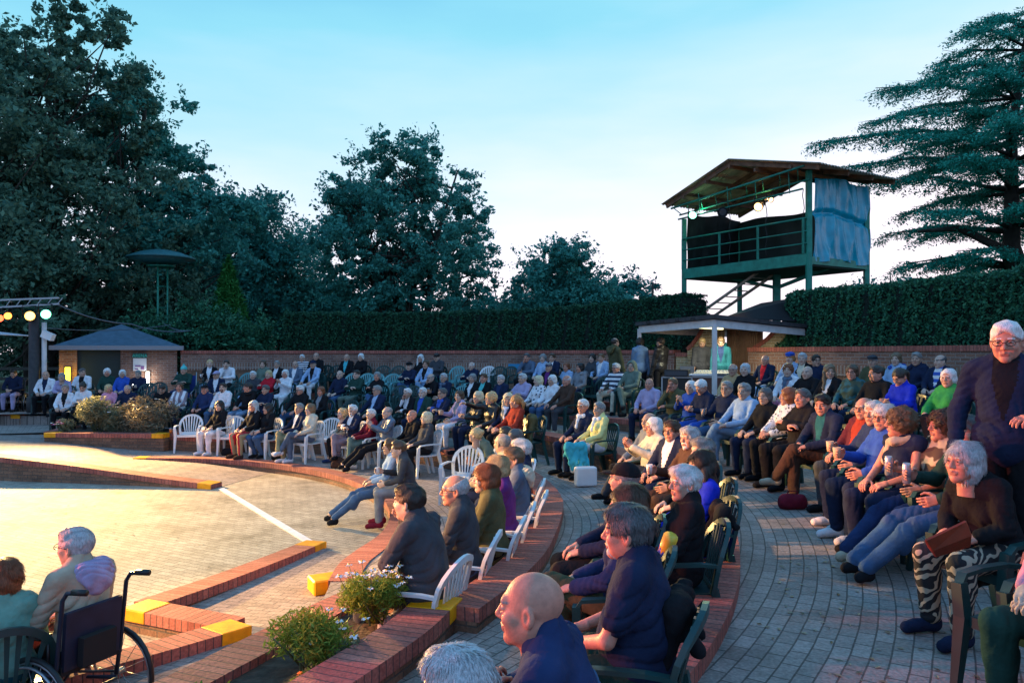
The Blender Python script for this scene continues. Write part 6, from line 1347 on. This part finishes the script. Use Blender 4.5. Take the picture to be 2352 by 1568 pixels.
s(1182, 11.20, 'B', 'lap', 'bob', 'dkgrey', 'beige', 'navy', 'grey bobbed woman at the far end of the near row', fem=1, sc=1.08, **N_)
s(1161, 12.00, 'B', 'talkR', 'short', 'dark', 'grey', 'navy', 'dark haired woman facing us beside the leaning blond', fem=1, **N_)
s(1092, 12.7, 'B', dict(arms='lap', legs='wide', lean=.42, bow=.15, hy=-1.1, hp=.2), 'bun', 'blond', 'sage', 'dkblue', 'smiling blond woman in sage jacket leaning over with a drink', fem=1, tgt=(-8, 6), ch='w', ex=['beer'], shoe='rust', inner='cream')
chair(at(1062, 12.4, zB), fdir(at(1062, 12.4), (-4, 4)), M_white, 'empty white chair facing us beside the smiling blond woman', CG)
t_ = chair(at(1212, 14.4, zC), fdir(at(1212, 14.4), (-12, 9)), M_green, 'dark chair with a coat over its back at the aisle end', CG)
# kerb sitters
s(915, 11.5, 'B', dict(arms='cup', legs='n', lean=.12, bow=.15, hy=.15), 'thick', 'brown', 'dkgrey', 'grey', 'brown haired man in dark jacket sitting on the kerb', dz=-.16, ch=None, shoe='wine', tgt=(-14, 9), inner='ltblue', ex=['white'])
s(896, 11.9, 'B', dict(arms='lap', legs='out', lean=-.02, hy=.1), 'bob', 'brown', 'ltblue', 'denim', 'woman in jeans and black boots, legs out, beside the kerb man', fem=1, dz=-.20, ch=None, tgt=(-14, 8))
# ---- right block: third row along the aisle (upper terrace)
D_ = dict(tgt=(-9, 4))
s(1491, 15.6, 'D', 'lap', 'none', None, 'lilac', 'navy', 'bald pink-lit man in grey-lilac sweatshirt', skin=1, **D_)
s(1545, 14.7, 'D', 'chin', 'short', 'ltbrown', 'olive', 'dkgrey', 'man with glasses in dark olive jacket, hand on chin', gl=1, skin=1, **D_)
s(1586, 14.0, 'D', 'clap', 'bob', 'white', 'blue', 'navy', 'white bobbed woman in blue top clapping', fem=1, **D_)
s(1611, 13.3, 'D', 'bow', 'short', 'white', 'navy', 'blue', 'white haired woman in navy coat looking down', fem=1, **D_)
s(1669, 12.4, 'D', 'cup', 'short', 'grey', 'navy', 'denim', 'grey man with glasses in navy puffer jacket and plastic cup', gl=1, ex=['glass'], fat=1.15, **D_)
s(1709, 11.8, 'D', dict(arms='clasp', legs='y', lean=-.18, hy=.3), 'thick', 'grey', 'ltblue', 'ltdenim', 'grey haired man in pale blue shirt, ankle on knee', **D_)
s(1757, 11.1, 'D', 'lap', 'bob', 'dkgrey', 'black', 'navy', 'grey bobbed woman in black fleece with bag strap', fem=1, **D_)
s(1810, 10.6, 'D', 'talkR', 'bob', 'auburn', 'white/navy/26/d', 'black', 'auburn bobbed woman in spotted white top', fem=1, **D_)
s(1843, 10.1, 'D', 'fold', 'short', 'dkgrey', 'black', 'black', 'short grey haired woman in zipped black jacket', fem=1, **D_)
s(1889, 9.2, 'D', dict(arms='clasp', legs='y', lean=-.02, bow=.14, hy=.45, hp=-.15), 'short', 'dark', 'navy', 'brown', 'dark haired man in profile, navy jumper, legs crossed', skin=1, shoe='beige', inner='teal', **D_)
s(1984, 8.5, 'D', 'lap', 'fringe', 'silver', 'maroon', 'dkgrey', 'bald man with glasses in maroon shirt and dark jacket', gl=1, skin=1, inner='rust', fat=1.2, **D_)
s(2008, 7.8, 'D', 'cup', 'short', 'white', 'dkblue', 'navy', 'short white haired woman in blue raincoat with paper cup', fem=1, ex=['paper'], shoe='white', **D_)
s(2030, 7.3, 'D', 'cup', 'bob', 'white', 'blue', 'navy', 'white haired woman with glasses in bright blue', fem=1, gl=1, ex=['paper'], shoe='white', **D_)
s(2066, 6.75, 'D', dict(arms='lap', lean=.02, bow=.05, hy=-.7, bare=2), 'curly', 'ltbrown', 'navy', 'navy', 'puffy brown haired woman with bare arms, face turned away', fem=1, extra=('scarf:beige',), **D_)
s(2164, 6.5, 'D', dict(arms='cup', legs='out', lean=-.14, hy=-.25, bare=1), 'curly', 'brown', 'brown/beige/11/f', 'dkblue', 'smiling curly brown haired woman in leaf-patterned blouse', fem=1, ex=['can'], skin=1, shoe='beige', **D_)
s(2224, 6.0, 'D', dict(arms='cup', legs='out', lean=-.12, hy=.15), 'short', 'dkgrey', 'dkgreen', 'denim', 'man with glasses in dark teal jacket holding a can', gl=1, ex=['can'], skin=1, inner='navy', **D_)
s(2214, 4.75, 'D', dict(arms='lap', legs='n', lean=.36, bow=.14, hy=.05, hp=.05), 'bob', 'silver', 'black', 'black/beige/7/s', 'white haired woman in black with swirl-patterned trousers', fem=1, skin=1, shoe='navy', tgt=(-9, 1.0), sc=1.0, dz=-.0)
# fourth row, right
s(1683, 15.6, 'E', 'lap', 'fringe', 'silver', 'tan', 'black', 'bald man with glasses in tan sweater', gl=1, **D_)
s(1711, 15.2, 'E', 'lap', 'bob', 'silver', 'black', 'black', 'silver bobbed woman in black lace', fem=1, **D_)
s(1810, 14.9, 'E', 'lap', 'curly', 'auburn', 'white', 'pink', 'curly auburn woman in white jacket and scarf', fem=1, extra=('scarf:slate',), inner='mauve', **D_)
s(1854, 14.2, 'E', 'fold', 'none', None, 'black', 'black', 'bald man in buttoned black coat', skin=2, **D_)
s(1905, 13.5, 'E', 'talkL', 'long', 'ltbrown', 'black', 'black', 'wavy brown haired laughing woman in dark jacket', fem=1, inner='white', **D_)
s(1957, 12.8, 'E', 'lap', 'bob', 'brown', 'dkgreen/teal/9/f', 'navy', 'brown haired woman with glasses in green floral jacket', fem=1, gl=1, **D_)
s(2012, 11.8, 'E', 'lap2', 'short', 'dark', 'black', 'black', 'dark short haired bearded man in black jumper', beard='dark', skin=1, **D_)
s(2066, 11.2, 'E', 'bow', 'pony', 'dark', 'royal', 'navy', 'dark ponytailed woman in royal blue poncho looking down', fem=1, fat=1.2, **D_)
s(2178, 10.4, 'E', 'clasp' if 'clasp' in POSE else 'x', 'bob', 'white', 'green', 'black', 'white bobbed woman in bright green sweater with cross strap', fem=1, **D_)
# back row, right, under the hedge
s(1757, 17.3, 'F', 'lap', 'fringe', 'silver', 'navy', 'ltblue', 'bald man in red, white and navy sweater', inner='red', **D_)
s(1815, 16.6, 'F', 'lap', 'flat:blue+bob', 'ginger', 'ltblue', 'navy', 'woman in blue hat and pale blue jacket', fem=1, inner='yellow', **D_)
s(1843, 16.4, 'F', 'cup', 'thick', 'silver', 'black', 'black', 'silver haired woman in dark gilet and pale top', fem=1, inner='cream', **D_)
s(1875, 16.2, 'F', 'talkL', 'thick', 'dark', 'navy', 'navy', 'dark haired man with glasses in navy jacket', gl=1, **D_)
s(2004, 15.1, 'F', 'lap', 'flat:dkgrey+short', 'grey', 'olive', 'black', 'man in grey flat cap and khaki coat', fat=1.1, **D_)
s(2058, 14.7, 'F', 'lap', 'bob', 'ltbrown', 'ltblue', 'navy', 'light brown haired woman in pale blue hood', fem=1, extra=('hooddown:blue',), **D_)
s(2105, 14.3, 'F', 'lap', 'short', 'grey', 'navy', 'navy', 'short grey haired woman in dark hooded coat', fem=1, extra=('hooddown:navy',), **D_)
s(2159, 13.7, 'F', 'lap2', 'fringe', 'dkgrey', 'navy', 'navy', 'bald man in navy jacket over blue and white striped polo', inner='white/blue/8/z', fat=1.2, **D_)
# ---- closest figures
s(1440, 3.75, 'C', dict(arms='lap', legs='wide', lean=-.03, bow=.12, hy=.05, fat=1.25, bare=1), 'thick', 'dkgrey', 'navy', 'dkgreen', 'dark grey haired man with grey beard in navy polo shirt', beard='silver', skin=1, tgt=(-12, 7.6), vox=.009, sc=1.05, ch='g')
s(1218, 2.65, 'C', dict(arms='fold', legs='n', lean=.0, bow=.22, hy=.02, fat=1.15), 'none', None, 'dkblue', 'black', 'bald man in dark jacket with red light on his head', skin=1, tgt=(-12, 5.6), vox=.009, sc=1.03, dz=.03)
s(1046, 2.35, 'C', dict(arms='lap', legs='n', lean=-.02, bow=.1, hy=.3), 'thick', 'silver', 'navy', 'navy', 'top of a fluffy silver haired head at the bottom edge', fem=1, tgt=(-9, 7), vox=.011, dz=-.10)
s(2520, 3.55, 'D', dict(arms='clasp', legs='n', lean=-.02, hy=.1), 'bob', 'grey', 'pink', 'dkgreen', 'person in pink shirt cut off by the lower right edge', fem=1, tgt=(-8, 1.5), vox=.010, ch='g')
chair(at(2400, 3.75, zD), fdir(at(2400, 3.75), (-8, 0)), M_green, 'dark green chair with plain back beside the swirl-trousered woman', CG)
# ---- standing figures
def stand(x, d, z, tgt, hair, hc, top, tro, look, sc=1.0, ex=(), turn=0, shoe='black', skin=0, gl=0, inner=None, extra=(), **kw):
    P = figure(stand=True, **kw); fa = fdir(at(x, d), tgt)+turn; rot = Matrix.Rotation(fa, 3, 'Z'); h = Vector(P['hc']); off = rot @ Vector((h.x, h.y, 0))*sc
    hd = at(x, d, z); loc = (hd[0]-off.x, hd[1]-off.y, z); o, P = person(loc, fa, hair, hc, top, tro, shoe, inner, skin, sc, gl, None, extra, .006 if d < 8 else .009, look, GROUP, **kw, stand=True)
    for e in ex: hold(e, P, o, fa, loc, sc, look)
    return o
HZ = dict(vox=.016, hv=.007)
stand(2312, 4.95, -1.52, (-6, -6), 'short', 'white', 'navy', 'black', 'white haired man with glasses in blue fleece standing with a cup', arms=(((-.27, .02, 1.12), (-.2, .26, 1.10), (.7, .6, 0)), ((.28, -.02, 1.10), (.26, .12, .86), (0, .5, -.8))), gl=1, inner='black', ex=['glassL'], sc=1.03, vox=.011, hv=.0042, skin=1, hp=-.15, fat=1.0)
stand(1413, 19.6, zF, (4, 30), 'fringe', 'dark', 'olive', 'black', 'man in olive parka standing with a glass by the wall', arms='cup', ex=['glass'], turn=-.9, extra=('hooddown:olive',), **HZ)
stand(1470, 19.6, zF, (6, 40), 'curly', 'dark', 'ltdenim', 'black', 'woman in denim jacket standing with her back turned', fem=1, arms='cup', **HZ)
stand(1517, 19.4, zF, (3, 40), 'short', 'dark', 'l:black', 'black', 'person in black leather jacket standing by the canopy post', arms='cup', turn=.6, ex=['beer'], **HZ)
stand(1613, 19.5, zF, (3.4, 14), 'short', 'blond', 'dkgrey', 'black', 'fair man in dark polo shirt bending over the sound desk', arms='phone', bare=1, hp=-.5, bow=.18, **HZ)
stand(1656, 18.9, zF, (3.6, 14), 'thick', 'ltbrown', 'teal', 'denim', 'young man in teal hoodie looking down at the mixing desk', arms='phone', hp=-.5, bow=.12, extra=('hooddown:teal',), inner='dkblue', **HZ)
# ---- sound desk
def desk():
    ax = Matrix.Rotation(-.42, 4, 'Z')
    def bx(nm, label, cat, c, dd, mat, z, group=None):
        t = tag(empty(nm, (*c, z), -.42), label, cat, group); b = MB(); b.box((0, 0, dd[2]/2), dd); b.build('case_body', mat, t)
        e = MB()
        for sx in (-1, 1):
            for sy in (-1, 1): e.bar((sx*dd[0]/2, sy*dd[1]/2, 0), (sx*dd[0]/2, sy*dd[1]/2, dd[2]+.004), .035)
        for sy in (-1, 1): e.bar((-dd[0]/2, sy*dd[1]/2, dd[2]), (dd[0]/2, sy*dd[1]/2, dd[2]), .035); 
        e.build('metal_edging', M_metal, t); return t
    t = bx('flight_case', 'black road case with metal edges under the laptop', 'flight case', at(1572, 18.1)[:2], (.92, .6, .72), M_dark, zF, 'road cases of the sound desk')
    t2 = bx('flight_case', 'brown road case with metal edges under the mixing desk', 'flight case', at(1632, 17.75)[:2], (.74, .6, .74), pm('brown_case', (.10, .04, .03), .6), zF, 'road cases of the sound desk')
    p = at(1575, 18.05, zF+.745); L = tag(empty('laptop', p, -.42+math.pi), 'open dark laptop on the sound desk', 'laptop')
    b = MB(); b.box((0, 0, .01), (.34, .24, .018)); b.build('keyboard_half', M_dark, L); b = MB(); b.box((0, -.15, .12), (.34, .012, .23), Matrix.Rotation(.3, 4, 'X')); b.build('screen_half', pm('laptop_lid', (.12, .12, .13), .4), L)
    p = at(1568, 17.95, zF+.73); o = tag(empty('sound_rack', (p[0], p[1], p[2]), -.42), 'low black rack unit in front of the laptop', 'rack unit'); b = MB(); b.box((-.1, -.12, .09), (.55, .3, .16)); b.build('rack_body', M_dark, o); b = MB(); b.box((-.1, -.275, .09), (.5, .01, .10)); b.build('front_panel', pm('rack_panel', (.05, .05, .06), .4), o)
    p = at(1640, 17.7, zF+.75); m_ = tag(empty('mixing_desk', p, -.42), 'wide mixing desk with sliders beside the teal hoodie man', 'mixing desk'); b = MB(); b.box((0, 0, .06), (.85, .55, .09), Matrix.Rotation(.12, 4, 'X')); b.build('console', pm('console_grey', (.10, .11, .12), .45), m_)
    for k in range(10): b = MB(); b.box((-.38+k*.085, -.10+.03*(k % 3), .125), (.03, .04, .02)); b.build('slider', M_white, m_)
    # white keyboard on the front edge
    b = MB(); b.box((0, 0, 0), (.55, .16, .04)); tag(b.build('keyboard', M_white, loc=at(1612, 17.5, zF+.79), rot=(0, 0, -.42)), 'white keyboard on the case edge below the mixing desk', 'keyboard')
desk()
# ---- wheelchairs
def wheelchair(loc, rz, label):
    t = empty('wheelchair', loc, rz, label, 'wheelchair', 'wheelchairs at the arena floor'); fr = pm('wheelchair_frame', (.03, .04, .07), .35, metal=.5)
    b = MB(); b.strap([(-.2, -.18, .50), (-.2, .22, .52)], .05, .04); b.box((0, .0, .50), (.42, .42, .06)); b.build('seat', M_black, t)
    b = MB(); b.box((0, -.22, .68), (.40, .03, .36), Matrix.Rotation(.08, 4, 'X')); b.build('backrest', pm('wheelchair_canvas', (.012, .016, .04), .7, .3), t)
    for s_ in (-1, 1):
        b = MB(); b.tube([(s_*.23, -.16, .32), (s_*.23, -.20, .55), (s_*.23, -.25, .95), (s_*.23, -.29, 1.0), (s_*.23, -.42, 1.02)], .014, 7); b.tube([(s_*.23, -.2, .48), (s_*.23, .26, .50), (s_*.21, .34, .38), (s_*.19, .44, .14)], .014, 7); b.tube([(s_*.23, -.16, .3), (s_*.23, .22, .24), (s_*.23, .26, .5)], .013, 7); b.build('side_frame', fr, t)
        b = MB(); b.tube([(s_*.23, -.34, 1.012), (s_*.23, -.45, 1.022)], .020, 8); b.build('push_handle', M_dark, t)
        b = MB(); b.box((s_*.24, .02, .72), (.05, .32, .03)); b.tube([(s_*.24, -.14, .70), (s_*.24, -.14, .5)], .01, 5); b.tube([(s_*.24, .16, .70), (s_*.24, .16, .5)], .01, 5); b.build('armrest', M_dark, t)
        w_ = MB(); n = 28; c = (s_*.30, -.10, .30); w_.tube([(c[0], c[1]+.30*math.cos(a), c[2]+.30*math.sin(a)) for a in [i*2*math.pi/n for i in range(n)]], .017, 7, closed=True); W_ = w_.build('wheel', M_dark, t)
        r_ = MB(); r_.tube([(c[0]+s_*.03, c[1]+.26*math.cos(a), c[2]+.26*math.sin(a)) for a in [i*2*math.pi/n for i in range(n)]], .009, 6, closed=True); r_.tube([(c[0], c[1]+.278*math.cos(a), c[2]+.278*math.sin(a)) for a in [i*2*math.pi/n for i in range(n)]], .009, 6, closed=True); r_.build('rim', M_metal, W_)
        q_ = MB()
        for i in range(14): a = i*2*math.pi/14; q_.tube([(c[0]+.02*(1 if i % 2 else -1), c[1], c[2]), (c[0], c[1]+.275*math.cos(a), c[2]+.275*math.sin(a))], .0022, 4)
        q_.tube([(c[0]-.05, c[1], c[2]), (c[0]+.04, c[1], c[2])], .022, 8); q_.build('spokes', M_metal, W_)
        k = MB(); n = 14; k.tube([(s_*.21, .30+.08*math.cos(a), .09+.08*math.sin(a)) for a in [i*2*math.pi/n for i in range(n)]], .014, 6, closed=True); k.tube([(s_*.21, .30, .09), (s_*.22, .27, .3)], .012, 5); k.build('castor', M_dark, t)
        k = MB(); k.box((s_*.12, .50, .12), (.14, .16, .015)); k.build('footplate', M_dark, t)
    b = MB(); b.tube([(-.22, -.15, .34), (.22, .1, .46)], .009, 5); b.tube([(.22, -.15, .34), (-.22, .1, .46)], .009, 5); b.tube([(-.22, -.18, .30), (.22, -.18, .30)], .010, 5); b.build('cross_brace', fr, t)
    b = MB(); b.box((0, -.265, .60), (.24, .05, .18), Matrix.Rotation(.05, 4, 'X')); b.build('bag', M_black, t); return t
o_ = s(172, 5.35, 'A', dict(arms='lap', legs='n', lean=-.02, bow=.14, hy=.25), 'short', 'silver', 'beige', 'brown', 'grey haired person in beige hoodie and glasses in the wheelchair', gl=1, ch=None, extra=('hooddown:lilac',), tgt=(-9, 8.2), dz=.07, sc=1.05, vox=.010)
wheelchair((o_.location.x-.09, o_.location.y-.02, zA), o_.rotation_euler.z, 'black wheelchair with push handles on the bright stage floor, lower left').scale = (1.07,)*3
s(8, 5.05, 'A', 'lap', 'bob', 'auburn', 'mint', 'teal', 'auburn haired woman in mint top at the lower left edge', fem=1, ch='g', tgt=(-8, 11), dz=-.0, vox=.012)
wp = at(31, 23.4, -1.83); wheelchair((wp[0], wp[1], -1.83), fdir(wp, (-11, 5)), 'wheelchair behind the lighting post at the far left edge')
s(31, 23.4, 'L', dict(arms='clasp', lean=-.04, bow=.12, hp=-.4), 'short', 'dark', 'navy', 'lilac', 'person in navy hoodie and lilac trousers, head bowed, in wheelchair', ch=None, tgt=(-11, 5), dz=.05)
# folding chair with wrapped sitter
def campchair():
    p = at(422, 22.6, zD); t = empty('folding_chair', p, fdir(p, (-9, 8)), 'tall blue folding chair with a blanket, left of the white-shirted man', 'folding chair')
    for s_ in (-1, 1):
        b = MB(); b.tube([(s_*.28, .22, 0), (s_*.28, -.2, .62), (s_*.28, -.25, 1.2)], .014, 6); b.tube([(s_*.28, -.22, 0), (s_*.28, .22, .6), (s_*.3, -.22, .75)], .014, 6); b.build('side_frame', M_metal, t)
    b = MB(); b.strap([(0, .24, .12), (0, .27, .35), (0, .25, .60), (0, .0, .56), (0, -.20, .58), (0, -.26, 1.1)], .52, .02); b.build('canvas', pm('blue_canvas', (.012, .04, .22), .7, .2), t)
campchair()
s(422, 22.6, 'D', 'fold', 'beanie:aqua', 'grey', 'dkgreen', 'dkblue', 'person in bobble hat wrapped up in a tall folding chair', ch=None, tgt=(-9, 8), dz=.12, extra=('scarf:dkgreen',), fat=1.2)
# ---- things draped and put down
def drape(name, label, cat, loc, rz, w_, h_, th, mat, seed, patch=None):
    f = Field((-w_, -.35, -h_-.1), (w_, .35, .25), .016); rr = random.Random(seed)
    f.cap((-w_*.55, 0, 0), (w_*.55, 0, .0), th, None, .03)
    for k in range(5):
        x = -w_*.6+w_*1.2*k/4; f.cap((x, rr.uniform(-.02, .02), 0), (x*.8+rr.uniform(-.04, .04), -.12+rr.uniform(-.03, .03), -h_*rr.uniform(.75, 1)), th*.8, th*.5, .06)
    for k in range(3): x = rr.uniform(-w_*.5, w_*.5); f.cap((x, 0, 0), (x, .10, -h_*.35), th*.7, th*.4, .05)
    f.wob(.010, 28, seed).wob(.005, 60, seed+1).fold(.02, 30, seed)
    V, Q = f.net(); t = tag(link(name, mesh(name, V, Q, smooth=True), mat, loc=loc, rot=(0, 0, rz)), label, cat)
    if patch: b = MB(); b.strap([(w_*.2, -.19, -h_*.35), (w_*.25, -.21, -h_*.62)], .14, .012); b.build('printed_patch', patch, t)
    return t
drape('jacket', 'black jacket with a white patch hung over the nearest green chair', 'jacket', at(1560, 3.75, -1.20), -1.9, .26, .62, .055, cloth('black'), 3, M_white)
drape('jacket', 'black jacket blown out behind the royal blue chair', 'jacket', at(1655, 6.0, -1.22), -1.6, .24, .34, .05, cloth('black'), 5)
drape('coat', 'olive coat draped over the dark chair at the aisle end', 'coat', at(1222, 14.3, -1.20), -1.4, .26, .80, .06, cloth('olive'), 7)
drape('denim_jacket', 'denim jacket over a chair back at the bottom edge', 'jacket', at(1352, 2.85, -1.28), -1.6, .24, .5, .05, cloth('denim'), 9)
drape('blanket', 'turquoise and dark blue blanket over the knees of the yellow jacket woman', 'blanket', at(1322, 12.4, -1.50), .6, .30, .42, .06, cloth('turq'), 11)
b = MB(); b.box((0, 0, .16), (.34, .16, .30)); o = tag(b.build('carrier_bag', M_white, loc=at(1345, 12.0, zC), rot=(0, 0, .2)), 'white carrier bag on the paving at the yellow jacket woman\'s feet', 'bag'); bv = o.modifiers.new('b', 'BEVEL'); bv.width = .03; bv.segments = 3
b = MB(); b.strap([(0, 0, .0), (.02, .01, .07), (.05, .0, .14)], [.20, .24, .26], [.05, .05, .015], side=(1, .25, .2)); o = tag(b.build('clutch_bag', pm('rust_leather', (.20, .035, .012), .55, .3), loc=at(2185, 4.42, -1.13), rot=(-.45, .0, 2.9)), 'rust brown leather bag on the lap of the swirl-trousered woman', 'bag'); bv = o.modifiers.new('b', 'BEVEL'); bv.width = .012
b = MB(); b.tube([(0, 0, 0), (0, -.03, .22)], .05, 10); o = tag(b.build('snack_tube', pm('snack_foil', (.75, .50, .05), .35), loc=at(1520, 5.2, -1.40), rot=(.4, .2, 0)), 'yellow and blue snack packet beside the white haired profile woman', 'snack packet'); c = MB(); c.lathe((0, -.012, .09), [(.051, -.03), (.051, .03)], 12); c.build('printed_label', pm('snack_blue', (.02, .08, .5), .4), o)
for x, d, z, k, lb in ((1212, 5.9, zB, 'beer', 'amber drink standing under the second white chair'), (392, 18.95, -1.975, 'beer', 'amber drink standing on the yellow corner of the far flower bed'), (698, 16.9, zB, 'paper', 'brown paper cup on the paving by the crossed legs')):
    o = cup_at(k, at(x, d, z+.075), 'x'); o['label'] = lb
def handbag(loc, label, mat, sz=(.3, .16, .24)):
    f = Field((-.25, -.2, -.02), (.25, .2, .40), .014); f.ell((0, 0, sz[2]/2), (sz[0]/2, sz[1]/2, sz[2]/2), .02).cap((-.08, 0, .08), (.08, 0, .08), .09, None, .03); f.wob(.008, 30, 1)
    f.plane((0, 0, .0), (0, 0, -1)); V, Q = f.net(); t = tag(link('handbag', mesh('handbag', V, Q, smooth=True), mat, loc=loc), label, 'bag', 'bags set down by the seats'); b = MB(); b.tube([(-.08, 0, sz[2]*.8), (-.05, 0, sz[2]+.1), (.05, 0, sz[2]+.1), (.08, 0, sz[2]*.8)], .008, 5); b.build('handle', mat, t)
handbag(at(778, 16.2, zB), 'brown bag on the paving before the beige cardigan woman', cloth('brown'))
handbag(at(524, 18.2, zB), 'small black bag beside the wide white trousers', cloth('black'), (.26, .14, .14))
handbag(at(1820, 8.7, zD), 'dark bag with red cloth at the feet of the profile man', cloth('wine'), (.18, .12, .10))
handbag(at(640, 17.4, zB), 'black bag under the white chairs by the long black hair', cloth('black'), (.3, .16, .22))
